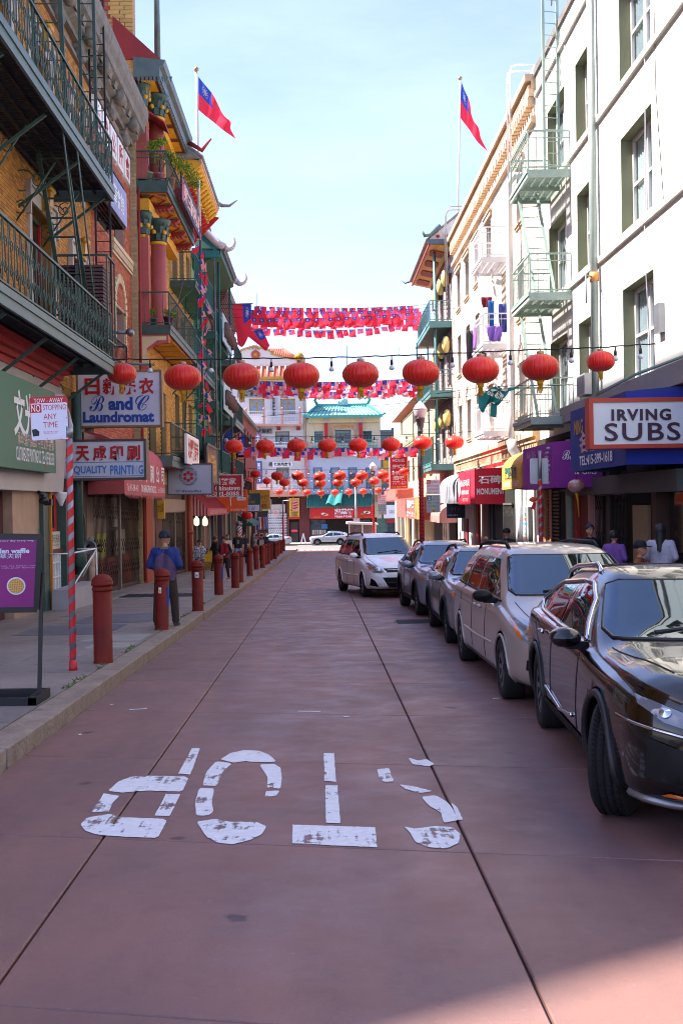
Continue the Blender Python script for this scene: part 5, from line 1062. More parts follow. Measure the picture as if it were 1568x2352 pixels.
fbox(F1, 'vertical_board', M('pale_grey_board', '#b3aeb4', .6), 621, 912, 637, 958, .1); ftext('至\n尊\n隆\n書\n鄉', 625, 914, 633, 956, BLACKINK, F1, .12)
# balconies of the hall
for (u0, u1, v0, v1, c) in ((560, 694, 947, 972, PAPERWHITE), (618, 696, 1104, 1124, PAPERWHITE), (615, 690, 1018, 1030, PAPERWHITE)):
 xa, za = fp(u0, v0); xb, zb = fp(u1, v1); Yb = YF - 1.1
 s = bx('balcony', M('white_slab', '#cfc9c6', .7), F1, xa, xb, Yb, YF, zb - .28, zb); bx('fascia', PINKTRIM, s, xa - .05, xb + .05, Yb - .06, Yb, zb - .34, zb - .14)
 b = MB(); h = za - zb
 for zz in (zb + .08, zb + h * .55, za): b.box(xa, xb, Yb, Yb + .05, zz - .03, zz + .03)
 n = int((xb - xa) / .22)
 for i in range(n + 1): x = xa + (xb - xa) * i / n; b.box(x - .015, x + .015, Yb, Yb + .04, zb, za)
 for i in range(n // 2): x = xa + (xb - xa) * (i * 2 + 1) / n; b.tube([(x + .12 * math.cos(t), Yb + .02, zb + h * .3 + .12 * math.sin(t)) for t in [2 * math.pi * k / 8 for k in range(9)]], .02, 4)
 b.build('railing', c, s)
 if h > .9:
  for x in (xa + .3, xa + 2.2, xb - 2.1, xb - .2): b = MB(); b.box(x - .11, x + .11, Yb - .02, Yb + .12, zb - .2, za + .15); b.lathe([(0, 0), (.12, .06), (.12, .18), (0, .26)], (x, Yb + .05, za + .15), 8); b.build('post', PINKTRIM, s)
for i, u in enumerate((590, 640, 685)): x, z = fp(u, 981); b = MB(); b.prism([(x - .2, YF, z - .35), (x - .2, YF - .8, z), (x - .2, YF, z)], (.4, 0, 0)); b.build('bracket', REDP, F1)
fbox(F1, 'carved_beam', M('grey_beam', '#8f8b8a'), 566, 984, 626, 996, .12); ftext('至孝篤親', 578, 986, 624, 995, BLACKINK, F1, .14)
for (u0, v0, u1, v1, c, s, ink) in ((585, 996, 601, 1036, '#8d5a86', '中\n國', WHITEINK), (588, 1060, 603, 1111, '#3c4a8a', '美\n麗\n旅\n行', WHITEINK)): q = fbox(F1, 'vertical_sign', M('sign' + c, c, .5), u0, v0, u1, v1, .25, .5); ftext(s, u0 + 3, v0 + 3, u1 - 3, v1 - 3, ink, q, .77)
q = fbox(F1, 'name_board', PAPERWHITE, 626, 1061, 672, 1071.5, .1); ftext('陳與飛會館', 630, 1062.5, 668, 1070, BLACKINK, q, .12); ftext('胡', 617, 1061, 625, 1072, BLACKINK, F1, .03)
fbox(F1, 'cornice', PINKTRIM, 535, 1131, 700, 1140, 1.2); fbox(F1, 'drainpipe', GOLDP, 697, 900, 701, 1070, .15); fbox(F1, 'pink_vertical_sign', M('pink_sign', '#c4787c', .6), 700, 1015, 708, 1125, .3, .02)
# ground floor of the hall
fbox(F1, 'recess_shade_sheet', DARKIN, 540, 1142, 700, 1247, .02); fbox(F1, 'white_header', M('header_white', '#b3aca8', .6), 616, 1159, 655, 1177, .1)
b = MB(); xa, za = fp(616, 1179); xb, zb = fp(660, 1236)
for i in range(21): x = xa + (xb - xa) * i / 20; b.box(x - .015, x + .015, YF - .14, YF - .1, zb, za)
for k in range(5):
 for i in range(10):
  x = xa + (xb - xa) * (i + .5) / 10; zc = zb + (za - zb) * (k + .5) / 5; b.bar((x - .1, YF - .12, zc), (x, YF - .12, zc + .22), .03); b.bar((x, YF - .12, zc + .22), (x + .1, YF - .12, zc), .03); b.bar((x - .1, YF - .12, zc), (x, YF - .12, zc - .22), .03); b.bar((x, YF - .12, zc - .22), (x + .1, YF - .12, zc), .03)
b.build('patterned_gate', PAPERWHITE, F1); q = fbox(F1, 'notice', M('notice_pale', '#c6b0b0', .5), 627, 1171, 641, 1187, .03, .16); ftext('NO\nPARKING', 629, 1173, 639, 1180, REDINK, q, .2)
fbox(F1, 'red_pier', MAROON, 658, 1140, 665, 1247, .3); fbox(F1, 'red_pier', MAROON, 686, 1140, 712, 1247, .3)
q = fbox(F1, 'gold_sign', M('sign_yellow', '#d3a52a', .5), 664, 1144, 688, 1187, .2, .4); ftext('飯金\n店樂', 668, 1147, 685, 1163, REDINK, q, .62); ftext('Kum Lo\nRestaurant', 667, 1165, 686, 1173, BLACKINK, q, .62); ftext('CHINESE\nFAMILY\nCUISINE', 668, 1175, 685, 1186, BLACKINK, q, .62); fbox(F1, 'sign_fringe', BRED, 663, 1187, 689, 1192, .2, .4)
fbox(F1, 'door', M('brown_glass_door', '#3d322c', .2), 667, 1199, 685, 1246, .05); b = MB(); x, z = fp(676, 1219); b.tube([(x + .42 * math.cos(t), YF - .1, z + .16 * math.sin(t)) for t in [2 * math.pi * k / 16 for k in range(17)]], .03, 5); b.build('neon_ring', M('neon_blue', '#2a4a9a', .4), F1); text('OPEN', (x, YF - .1, z), (1, 0, 0), (0, 0, 1), .55, .18, M('neon_red', '#e02424', .4, emit=1.2), F1)

F2 = thing('green_tiled_restaurant', 'cream Chinese restaurant building with pale green tiled roof and red columns across the far street', 'building', (2.5, YF, -2.5))
h2 = [(722, 991, 742, 1016), (769, 988, 806, 1018), (833, 990, 854, 1016), (719, 1074, 740, 1122), (759, 1074, 780, 1122), (799, 1074, 820, 1122), (839, 1074, 856, 1122)]
hs = fwall(F2, 701.5, 873, 962, h2[:3], M('cream_facade', '#cfc4a6', .75, var=.06)); 
TEALW = M('teal_window', '#1e6a78', .5); BLUEW = M('blue_window', '#3c5c8c', .5)
for h in hs: fwin(F2, h, TEALW, DARKGLASS, 2)
fbox(F2, 'blue_wall', M('pale_blue_wall', '#b4bcd2', .75, var=.05), 702, 1040, 872.5, 1136, .06)
for (a, c, e, g) in h2[3:]:
 xa, za = fp(a, c); xb, zb = fp(e, g); b = MB(); b.box(xa, xb, YF - .1, YF - .062, zb, za); f = b.build('window', BLUEW, F2); bx('pane', DARKGLASS, f, xa + .12, (xa + xb) / 2 - .04, YF - .108, YF - .1, zb + .1, zb + (za - zb) * .68); bx('pane', DARKGLASS, f, (xa + xb) / 2 + .04, xb - .12, YF - .108, YF - .1, zb + .1, zb + (za - zb) * .68); bx('transom', CURTBLUE, f, xa + .12, xb - .12, YF - .108, YF - .1, zb + (za - zb) * .74, za - .1)
PTILE = M('pale_green_tile', '#8fb8ae', .45, var=.08, scale=2); PRIDGE = M('sea_green_ridge', '#3f9a90', .45, var=.1)
xl, zr = fp(728, 930); xr, _ = fp(846, 930); el, ze = fp(703, 958); er, _ = fp(876, 958)
b = MB(); b.add([(el, YF - 1.5, ze), (er, YF - 1.5, ze), (xr, YF + 2.0, zr), (xl, YF + 2.0, zr), (el, YF + 5.5, ze), (er, YF + 5.5, ze)], [(0, 1, 2, 3), (3, 2, 5, 4), (0, 3, 4), (1, 5, 2), (0, 4, 5, 1)]); rf = b.build('roof', PTILE, F2, fix=False)
for i in range(19): x0 = el + (er - el) * (i + .5) / 19; x1 = xl + (xr - xl) * (i + .5) / 19; b = MB(); b.tube([(x0, YF - 1.52, ze + .04), (x1, YF + 1.98, zr + .04)], .055, 6); b.build('tile_roll', PRIDGE, rf)
b = MB(); b.box(xl - .1, xr + .1, YF + 1.9, YF + 2.1, zr - .1, zr + .28); b.box(el, er, YF - 1.56, YF - 1.5, ze - .22, ze + .05)
for s_, x, e in ((-1, xl, el), (1, xr, er)):
 b.tube([(x, YF + 2, zr + .1), ((x + e) / 2, YF + .3, (zr + ze) / 2 + .15), (e, YF - 1.5, ze + .05), (e + s_ * .3, YF - 1.6, ze + .2)], .12, 7); b.tube([(x, YF + 2, zr + .25), (x + s_ * .25, YF + 2, zr + .7), (x - s_ * .05, YF + 2, zr + 1.0), (x - s_ * .35, YF + 2, zr + .8)], .16, 7)
b.build('ridge', PRIDGE, rf)
x, z = fp(788, 917); b = MB(); b.lathe([(0, -.45), (.3, -.33), (.45, 0), (.3, .33), (0, .45)], (x, YF + 2, z), 14); b.build('ridge_ball', PTILE, rf); bx('ball_stand', M('pale_blue_stand', '#7fa8c8', .5), rf, x - .55, x + .55, YF + 1.8, YF + 2.2, zr + .1, zr + .55)
fbox(F2, 'beam', CREAMP, 708, 961, 871, 970, .5)
for u in (749, 828): fbox(F2, 'column', BRED, u - 4.5, 971, u + 4.5, 1024, .35); fbox(F2, 'column_head', M('pale_grey_board', '#b3aeb4'), u - 5, 962, u + 5, 971, .6)
q = fbox(F2, 'inscription_panel', M('peach_panel', '#bfa190', .7), 758, 974, 820, 987, .08); ftext('台山寧陽會館', 766, 976, 812, 984, GOLDINK, q, .1)
for u in (762, 816): q = fbox(F2, 'couplet', M('peach_panel', '#bfa190'), u - 4, 988, u + 4, 1012, .08); ftext('文\n化\n宮', u - 2.5, 990, u + 2.5, 1010, GOLDINK, q, .1)
xa, za = fp(716, 1013); xb, zb = fp(868, 1037); b = MB(); Yb = YF - 1.2; h = za - zb
for zz in (zb + .06, zb + h * .5, za): b.box(xa, xb, Yb, Yb + .04, zz - .03, zz + .03)
for i in range(47): x = xa + (xb - xa) * i / 46; b.box(x - .015, x + .015, Yb, Yb + .04, zb, za)
for i in range(9):
 x = xa + (xb - xa) * (i + .5) / 9
 for k in (.18, .3): b.box(x - k, x + k, Yb - .01, Yb + .03, zb + h * .25 + k * .4, zb + h * .25 + k * .4 + .04); b.box(x - k, x - k + .04, Yb - .01, Yb + .03, zb + .1, zb + h * .45); 
s = bx('balcony', CREAMP, F2, xa, xb, Yb, YF, zb - .25, zb); b.build('railing', M('bright_teal_iron', '#2d8a8c', .5), s)
b = MB(); xa, za = fp(712, 1108); xb, zb = fp(868, 1128)
for i in range(40): x = xa + (xb - xa) * i / 39; b.box(x - .015, x + .015, YF - .8, YF - .77, zb, za)
for zz in (za, zb + .05): b.box(xa, xb, YF - .8, YF - .76, zz - .03, zz + .03)
b.build('railing', M('grey_teal_iron', '#7fa0a2', .5), F2)
ac = fbox(F2, 'air_conditioner', WFRAME, 852, 1095, 868, 1136, .5); x, z = fp(860, 1129); MB().lathe([(.05, 0), (.3, .01), (.3, .03), (.05, .03)], (x, YF - .52, z), 14).build('fan', STEEL, ac)
# lower green canopy, red sign and shop windows
xa, za = fp(704, 1137); xb, zb = fp(858, 1164); b = MB(); b.prism([(xa, YF - .1, za), (xa, YF - 1.5, zb), (xa, YF - .1, zb)], (xb - xa, 0, 0)); cp = b.build('canopy', GREENTILE, F2)
for i in range(32): x = xa + (xb - xa) * (i + .5) / 32; b = MB(); b.tube([(x, YF - .15, za + .02), (x, YF - 1.52, zb + .03)], .085, 6); b.build('tile_roll', GREENTILE, cp)
b = MB(); xq, zq = fp(764, 1128); b.grid(lambda s, t: (xq + 1.2 * s - .8 * t + .4 * s * t, YF - 1.0 - t, zq + .5 - 1.9 * t + .15 * math.sin(s * 9)), 8, 8); b.build('torn_green_cloth', M('torn_teal_cloth', '#2f8a84', .8), F2)
q = fbox(F2, 'sign_board', M('restaurant_red', '#c01820', .5, var=.05), 712, 1165, 857, 1190, .2, 1.0); ftext('湘菜館', 767, 1168, 810, 1181, WHITEINK, q, 1.22, .03); ftext('Hunan House', 769, 1182.5, 807, 1188, WHITEINK, q, 1.22, .02)
for u, v, c in ((743, 1180, '#e0d6c8'), (748, 1182, '#d8b070'), (839, 1176, '#d6d2c4'), (832, 1180, '#8a7a3a'), (844, 1177, '#e8e0d4')):
 x, z = fp(u, v); b = MB(); n = 16; b.prism([(x + .26 * math.cos(2 * math.pi * k / n), YF - 1.21, z + .13 * math.sin(2 * math.pi * k / n)) for k in range(n)], (0, -.01, 0)); b.build('printed_dish', M('dish' + c, c, .4), q)
ftext('415-398-1234', 720, 1186, 735, 1188.5, GOLDINK, q, 1.22); ftext('826 Washington St.', 836, 1186, 852, 1188.5, GOLDINK, q, 1.22)
fbox(F2, 'shop_shade_sheet', DARKIN, 704, 1191, 866, 1247, .03); fbox(F2, 'shop_window', M('shop_glass', '#3a4650', .1, var=.4, scale=2), 712, 1194, 748, 1228, .06); fbox(F2, 'shop_window', M('shop_glass', '#3a4650'), 800, 1194, 850, 1228, .06); fbox(F2, 'blue_poster', M('blue_poster', '#2c6aa8', .5), 738, 1204, 752, 1214, .08); fbox(F2, 'maroon_dado', MAROON, 704, 1228, 866, 1248, .1)
for i in range(6): fbox(F2, 'menu_card', M('menu%d' % (i % 3), ['#c8beb0', '#b58a70', '#9fae9a'][i % 3], .5), 717 + i * 5.4, 1217, 721 + i * 5.4, 1228, .1)
F3 = thing('grey_yellow_building', 'narrow grey and yellow building to the right of the green tiled restaurant', 'building', (8, YF, -2.5))
fwall(F3, 873.5, 1130, 990, [], M('dark_blue_grey_wall', '#5a6872', .75)); q = fbox(F3, 'grey_parapet', STEELGREY, 873, 988, 912, 993, .2); fbox(F3, 'yellow_panel', YELP, 889, 1003, 911, 1022, .1); fbox(F3, 'yellow_panel', YELP, 879, 1058, 900, 1085, .1); fbox(F3, 'yellow_panel', YELP, 889, 1098, 911, 1112, .1)
for v in (1024, 1046, 1088): fbox(F3, 'window', DARKGLASS, 878, v, 888, v + 14, .05)
fbox(F3, 'roof_unit', STEELGREY, 900, 981, 908, 990, 1.0, -2.0)
fbox(F3, 'tan_board', M('tan_board', '#b58f66', .6), 868, 1074, 898, 1098, .12); 
q = fbox(F3, 'orange_sign', M('peach_sign', '#d0805c', .5), 865, 1136, 908, 1153, .3); ftext('ON WAVERLY', 868, 1141, 905, 1148, YELLOWINK, q, .32)
q = fbox(F3, 'white_sign', PAPERWHITE, 880, 1160, 912, 1190, .3, .05); ftext('GOLDEN', 893, 1172, 911, 1179, M('mauve_ink', '#a08a98'), q, .37)
fbox(F3, 'shop', M('green_tile_shop', '#4f6a60', .6, var=.3, scale=4), 866, 1191, 886, 1246, .05); q = fbox(F3, 'shop_window', M('shop_glass', '#3a4650'), 890, 1202, 925, 1230, .06); fbox(F3, 'red_header', REDP, 886, 1192, 930, 1201, .2); fbox(F3, 'red_dado', REDP, 886, 1231, 930, 1247, .08)
# buildings beyond either side, so the far street is closed from a step aside
for (x0, x1, h, m, nm) in ((-60, -17, 14, 'ochre_mortar', 'left'), (18.5, 60, 13, 'cream_far_wall', 'right')):
 t_ = thing('far_block', 'plain ' + ('ochre' if x0 < 0 else 'cream') + ' building block further along the far street', 'building', (x0, YF, -2.5)); bx('walls', MATS[m], t_, x0, x1, YF, YF + 14, -2.6, h)
# thin masts standing on the roofs far off
for k, (u, v0, v1) in enumerate(((589, 672, 700), (639, 762, 810), (647, 702, 793), (785, 757, 870), (796, 795, 915), (916, 797, 905))):
 p, q = at(u, v0, 126), at(u, v1, 126); t_ = thing('mast', ['thin dark mast at the left above the hall', 'short dark spike on the red tiled hall roof', 'white flagpole rising behind the stepped gable', 'thin pale mast above the middle lantern gap', 'thin grey aerial just right of the pale mast', 'tall grey pole at the right above the low cream building'][k], 'mast', (q.x, q.y, q.z)); tb('pole', STEELGREY if k != 2 else PIPEW, t_, [q - V((0, 0, 8)), p], .05 if k != 2 else .09, 6)
print('end ok')
# ---------------------------------------------------------------- hanging signs that face the camera
def psign(name, label, x0, x1, y, z0, z1, bm, rm=None, rim=.05, th=.16, loc=None, arm=None):
 t_ = thing(name, label, 'sign', ((x0 + x1) / 2, y, z0))
 q = bx('board', bm, t_, x0, x1, y - th / 2, y + th / 2, z0, z1)
 if rm:
  b = MB(); r = rim; ya, yb = y - th / 2 - .025, y + th / 2 + .025
  b.box(x0 - r, x1 + r, ya, yb, z1 - .001, z1 + r); b.box(x0 - r, x1 + r, ya, yb, z0 - r, z0 + .001); b.box(x0 - r, x0 + .001, ya, yb, z0, z1); b.box(x1 - .001, x1 + r, ya, yb, z0, z1); b.build('rim', rm, q)
 if arm: tb('arm', STEELGREY, t_, arm, .03)
 return t_, q
def ptext(s, cx, cz, w_, h_, m, q, y, bold=0.0, shear=0.0, spacing=1.0): return text(s, (cx, y, cz), (1, 0, 0), (0, 0, 1), w_, h_, m, q, bold, shear, spacing=spacing)
SIGNW = M('sign_face_white', '#cfd0e0', .4, var=.05, scale=1.5)
RUST = M('rusty_rim', '#8a6a4e', .6, .2, var=.3, scale=6)
t_, q = psign('laundry_sign', 'white hanging laundromat sign with red characters and blue lettering', -5.42, -3.58, 24.8, 3.48, 4.68, SIGNW, RUST, .045, .2, arm=[(-5.6, 24.8, 4.95), (-3.7, 24.8, 4.85)])
Y = 24.69
for i, ch in enumerate('日新洗衣'): ptext(ch, -5.1 + .405 * i, 4.36, .34, .38, REDINK, q, Y, .035)
ptext('𝓑', -5.0, 3.98, .34, .36, BLUEINK, q, Y, 0); ptext('and', -4.47, 3.97, .55, .3, BLUEINK, q, Y, .045); ptext('𝓒', -3.98, 3.98, .32, .34, BLUEINK, q, Y, 0); ptext('Laundromat', -4.52, 3.67, 1.6, .25, BLUEINK, q, Y, .045)
t_, q = psign('printing_sign', 'white hanging sign with red characters above fading blue QUALITY PRINTING lettering', -5.62, -3.86, 24.2, 2.28, 3.08, SIGNW, M('brown_metal_rim', '#4d403c', .5), .05, .3)
Y = 24.03
for i, ch in enumerate('天成印刷'): ptext(ch, -5.2 + .37 * i, 2.82, .3, .34, REDINK, q, Y, .04)
ptext('QUALITY', -5.03, 2.45, .72, .2, CYANINK, q, Y, .02); ptext('PRINTI', -4.35, 2.45, .5, .2, CYANINK, q, Y, .02); ptext('N', -4.05, 2.45, .08, .2, M('faded_pale_blue', '#9fa9cc', .5), q, Y); ptext('G', -3.93, 2.45, .1, .2, CYANINK, q, Y, .02)
for z in (2.62, 2.31): bx('blue_rule', CYANINK, q, -5.6, -3.88, Y - .004, Y, z, z + .012)
t_, q = psign('credit_union_sign', 'white hanging sign with a ring of red hexagons and circular lettering', -4.98, -3.56, 36.0, 2.05, 3.0, M('sign_face_cool', '#a9aec4', .4, var=.05), M('slate_rim', '#4f4f5c', .5), .04, .2)
Y = 35.88; cx, cz = -4.32, 2.62
for i in range(6): a = math.pi / 3 * i + math.pi / 6; b = MB(); b.prism([(cx + .125 * math.cos(a) + .062 * math.cos(math.pi / 3 * k + math.pi / 6), Y, cz + .125 * math.sin(a) + .062 * math.sin(math.pi / 3 * k + math.pi / 6)) for k in range(6)], (0, -.004, 0)); b.build('red_hexagon', REDINK, q)
b = MB(); b.tube([(cx + .225 * math.cos(t), Y, cz + .225 * math.sin(t)) for t in [2 * math.pi * k / 40 for k in range(40)]], .004, 4, closed=True); b.build('ring', BLACKINK, q)
for i, ch in enumerate('Northeast Community Federal Credit Union'):
 if ch == ' ': continue
 a = math.radians(215 - i * 6.4); text(ch, (cx + .275 * math.cos(a), Y - .002, cz + .275 * math.sin(a)), (math.sin(a), 0, -math.cos(a)), (math.cos(a), 0, math.sin(a)), None, .05, BLACKINK, q)
for i, ch in enumerate('東北區聯邦儲蓄會'):
 a = math.radians(232 + i * 11); text(ch, (cx + .275 * math.cos(a), Y - .002, cz + .275 * math.sin(a)), (-math.sin(a), 0, math.cos(a)), (-math.cos(a), 0, -math.sin(a)), None, .055, BLACKINK, q)
ptext('𝟏𝟐𝟕 𝐖𝐚𝐯𝐞𝐫𝐥𝐲 𝐏𝐥𝐚𝐜𝐞', cx, 2.13, .85, .1, BLACKINK, q, Y)
t_, q = psign('cafe_sign', 'red hanging cafe sign with white lettering and phone number', -5.3, -3.44, 48.0, 2.08, 2.98, M('cafe_red', '#b01c22', .45, var=.05), M('white_rim', '#b5b2b8', .5), .05, .2)
Y = 47.88; ptext('福餅家', -4.18, 2.72, 1.0, .3, WHITEINK, q, Y, .02); ptext('𝐂𝐚𝐟é 𝐂𝐡𝐢𝐧𝐚𝐭𝐨𝐰𝐧', -4.32, 2.42, 1.62, .2, WHITEINK, q, Y, .01); ptext('𝟒𝟏𝟓-𝟑𝟗𝟏-𝟖𝟎𝟖𝟖', -4.36, 2.18, 1.6, .18, WHITEINK, q, Y, .01)
t_, q = psign('utopia_cafe_sign', 'orange hanging cafe sign with a fork emblem', -5.3, -3.5, 52.5, 1.35, 2.42, M('sign_orange', '#d8561c', .5, var=.05), None)
Y = 52.4; ptext('好粥王', -3.98, 2.2, .8, .34, BLACKINK, q, Y, .03); bx('pale_plate', PAPERWHITE, q, -4.0, -3.58, Y - .008, Y, 1.9, 2.05); ptext('UTOPIA Cafe', -3.79, 1.975, .38, .08, BLACKINK, q, Y - .009); ptext('139 WAVERLY PLACE', -3.95, 1.45, .75, .1, WHITEINK, q, Y); b = MB(); b.box(-4.33, -4.29, Y - .01, Y, 1.65, 2.0); b.lathe([(0, 0), (.13, .1), (.15, .22), (0, .24)], (-4.31, Y, 2.0), 10); b.build('fork_emblem', WHITEINK, q)
t_, q = psign('store_sign', 'dark teal and white hanging store sign between the orange and gold signs', -4.5, -3.22, 58.0, 1.35, 2.25, M('sign_teal_dark', '#1f4a4c', .5), M('slate_rim', '#4f4f5c'), .05); Y = 57.9
bx('white_half', SIGNW, q, -4.49, -3.23, Y - .012, Y, 1.36, 1.68); ptext('店', -3.85, 2.1, .26, .26, GOLDINK, q, Y); ptext('STORE', -3.75, 1.83, .6, .14, GOLDINK, q, Y); ptext('舊金山\n華埠食', -3.85, 1.52, .8, .26, BLUEINK, q, Y - .014)
t_, q = psign('jewellery_sign', 'gold yellow hanging sign with brown lettering and a white edge', -4.3, -3.04, 66.0, 1.4, 2.6, M('sign_gold', '#c8941c', .5), None); Y = 65.9
bx('white_edge', PAPERWHITE, q, -3.04, -2.96, 65.9, 66.1, 1.2, 2.0); ptext('寶金行', -3.58, 2.15, .9, .28, M('brown_ink', '#6b3c14'), q, Y); ptext('JEWELRY CO', -3.6, 1.88, .85, .1, M('brown_ink', '#6b3c14'), q, Y); ptext('𝟖𝟑𝟒𝟗', -3.6, 1.62, .72, .24, M('brown_ink', '#6b3c14'), q, Y)
t_, q = psign('yellow_wall_sign', 'small yellow wall sign with brown characters by the second gate', -5.35, -5.05, 35.5, 1.25, 1.85, M('sign_yellow', '#d3a52a'), None); ptext('黃大仙廟', -5.2, 1.6, .24, .3, M('brown_ink', '#6b3c14'), q, 35.41)
# right side hanging signs
t_, q = psign('sandwich_sign', 'white IRVING SUBS sign with an orange red rim hanging near the right edge', 4.66, 6.4, 18.6, 2.56, 3.28, M('sign_face_pale', '#d9dce0', .4, var=.03), M('orange_red_rim', '#b4402a', .5), .07, .25, arm=[(6.5, 18.6, 4.15), (5.4, 18.6, 3.75), (4.75, 18.6, 3.42)])
Y = 18.46; ptext('IRVING', 5.48, 3.06, 1.02, .2, PLUMINK, q, Y, .04, spacing=1.2); ptext('SUBS', 5.5, 2.77, 1.3, .31, PLUMINK, q, Y, .012, spacing=1.12)
t_, q = psign('shrimp_sign', 'tall red SPICY SHRIMP sign with white lettering hanging over the far right pavement', 4.52, 5.6, 70.0, 2.6, 5.5, M('sign_crimson', '#c41a3c', .5, var=.05), PAPERWHITE, .06); Y = 69.88
for s_, z, h_, w__ in (('HOUSE', 4.42, .2, .8), ('SPICY', 4.02, .24, .82), ('SHRIMP', 3.62, .24, .9), ('浩味', 3.3, .28, .8), ('茶餐廳', 2.98, .26, .9), ('415-668-7198', 2.72, .12, .95)): ptext(s_, 5.06, z, w__, h_, WHITEINK if z > 2.8 else YELLOWINK, q, Y, .03)
b = MB(); b.prism([(5.3 + .45 * math.cos(t) - .3, Y, 4.9 + .35 * math.sin(t)) for t in [2 * math.pi * k / 14 for k in range(14)]], (0, -.01, 0)); b.build('yellow_shrimp', YELLOWINK, q)
t_, q = psign('navy_sign', 'navy blue HV sign below the grey awning', 5.28, 6.02, 45.5, .98, 1.6, M('sign_navy', '#1c2a44', .5), None); ptext('HV', 5.66, 1.38, .4, .2, M('grey_ink', '#6a6468'), q, 45.4); ptext('415.421', 5.5, 1.1, .4, .07, SIGNW, q, 45.4); bx('white_box', PAPERWHITE, t_, 6.05, 6.2, 45.45, 45.55, .95, 1.55)
# ---------------------------------------------------------------- awnings
def awning(name, label, sd, xw, xf, y0, y1, zb, zt, zw, m, rounded=False, val=None, ends=True):
 """cloth over a frame: sloped or rounded top from the wall to the front, front valance, two end cheeks"""
 t_ = thing(name, label, 'awning', (xw, (y0 + y1) / 2, zb))
 n = 8 if rounded else 1
 prof = [(xw + (xf - xw) * math.sin(math.pi / 2 * i / n), zt + (zw - zt) * math.cos(math.pi / 2 * i / n)) for i in range(n + 1)] if rounded else [(xw, zw), (xf, zt)]
 b = MB(); ny = 14
 for (p, q) in zip(prof, prof[1:]): b.grid(lambda s, t: (p[0] + (q[0] - p[0]) * t, y0 + (y1 - y0) * s, p[1] + (q[1] - p[1]) * t - (0 if rounded else .012 * abs(math.sin(s * math.pi * 4)))), ny, 1)
 b.build('top_cloth', m, t_, fix=False)
 b = MB(); b.grid(lambda s, t: (xf + sd * .012 * math.sin(s * 21) * t, y0 + (y1 - y0) * s, zt + (zb - zt) * t), 24, 3); fr = b.build('valance', m, t_, fix=False)
 if ends:
  for y in (y0, y1): b = MB(); b.poly([(p[0], y, p[1]) for p in prof] + [(xf, y, zb), (xw, y, zb)]); b.build('end_cheek', m, t_, fix=False)
 for (p, q) in (((xf - sd * .03, y0, zb + .02), (xf - sd * .03, y1, zb + .02)), ((xw, y0 + .02, zb + .02), (xf, y0 + .02, zb + .02)), ((xw, y1 - .02, zb + .02), (xf, y1 - .02, zb + .02))): tb('frame_tube', STEELGREY, t_, [p, q], .018)
 return t_, fr
def rtext(s, x, yc, zc, w_, h_, m, par, bold=0, shear=0): return text(s, (x, yc, zc), (0, -1, 0), (0, 0, 1), w_, h_, m, par, bold, shear)
def ltext(s, x, yc, zc, w_, h_, m, par, bold=0, shear=0): return text(s, (x, yc, zc), (0, 1, 0), (0, 0, 1), w_, h_, m, par, bold, shear)
CL = lambda n, c, v=.08: M('awning_' + n, c, .75, var=v, scale=2.5, bump=.12, bscale=120)
PINKA = CL('faded_pink', '#b5545c', .14)
t_, fr = awning('awning', 'faded pink rounded awning with white lettering and a ragged hem', 1, XA, -4.72, 26.4, 33.2, 1.95, 2.75, 3.45, PINKA, True)
for i, ch in enumerate('天成印刷公司'): ltext(ch, -4.705, 27.5 + 1.05 * i, 2.55, .6, .5, WHITEINK, fr, .02)
ltext('Tel: 415-398-1421', -4.705, 27.5, 2.12, 1.6, .17, WHITEINK, fr); ltext('TIN SHING PRINTING CO.', -4.705, 30.1, 2.12, 2.7, .2, WHITEINK, fr, .02); ltext('Fax: 415-398-1435', -4.705, 32.4, 2.12, 1.3, .16, WHITEINK, fr)
b = MB()
for i in range(46): y = 26.45 + i * .147; d = random.uniform(.06, .14); b.add([(-4.72, y, 1.955), (-4.72, y + .13, 1.955), (-4.70, y + .09, 1.95 - d)], [(0, 1, 2)])
b.build('ragged_hem', PINKA, fr)
t_, fr = awning('awning', 'red and white striped awning over the open shop further along', 1, XC, -4.5, 43.5, 53.5, 1.25, 1.55, 2.45, CL('rose', '#b04a58'))
for c_ in [o_ for o_ in t_.children if o_.name.startswith('end_cheek')][:1]: bpy.data.objects.remove(c_)
for i in range(14): x0 = XC + .9 * i / 14; x1 = XC + .9 * (i + 1) / 14; za = 2.45 - .9 * i / 14; zb_ = 2.45 - .9 * (i + 1) / 14; b = MB(); b.poly([(x0, 43.48, 1.25), (x1, 43.48, 1.25), (x1, 43.48, zb_), (x0, 43.48, za)]); b.build('stripe', CL('red', '#a81c2c') if i % 2 else CL('cream', '#b9a7a8'), t_, fix=False)
for i in range(20): y = 43.5 + i * .5; b = MB(); b.poly([(XC, y, 2.462), (XC, y + .25, 2.462), (-4.5, y + .25, 1.562), (-4.5, y, 1.562)]); b.build('stripe', CL('red', '#a81c2c'), t_, fix=False)
ltext('GOLDEN GATE FORTUNE BAKERY', -4.485, 48.5, 1.4, 8.5, .18, M('pale_pink_ink', '#dcb5ae'), fr)
t_, fr = awning('awning', 'dark teal awning beyond the hanging red lantern', 1, XC, -4.3, 69, 77, .35, .5, 1.15, CL('dark_teal', '#1d5a56')); 
t_, fr = awning('awning', 'pale green flat awning near the far end of the left pavement', 1, XC, -4.2, 79, 88, 1.25, 2.0, 2.1, CL('pale_green', '#8a9a6a')); 
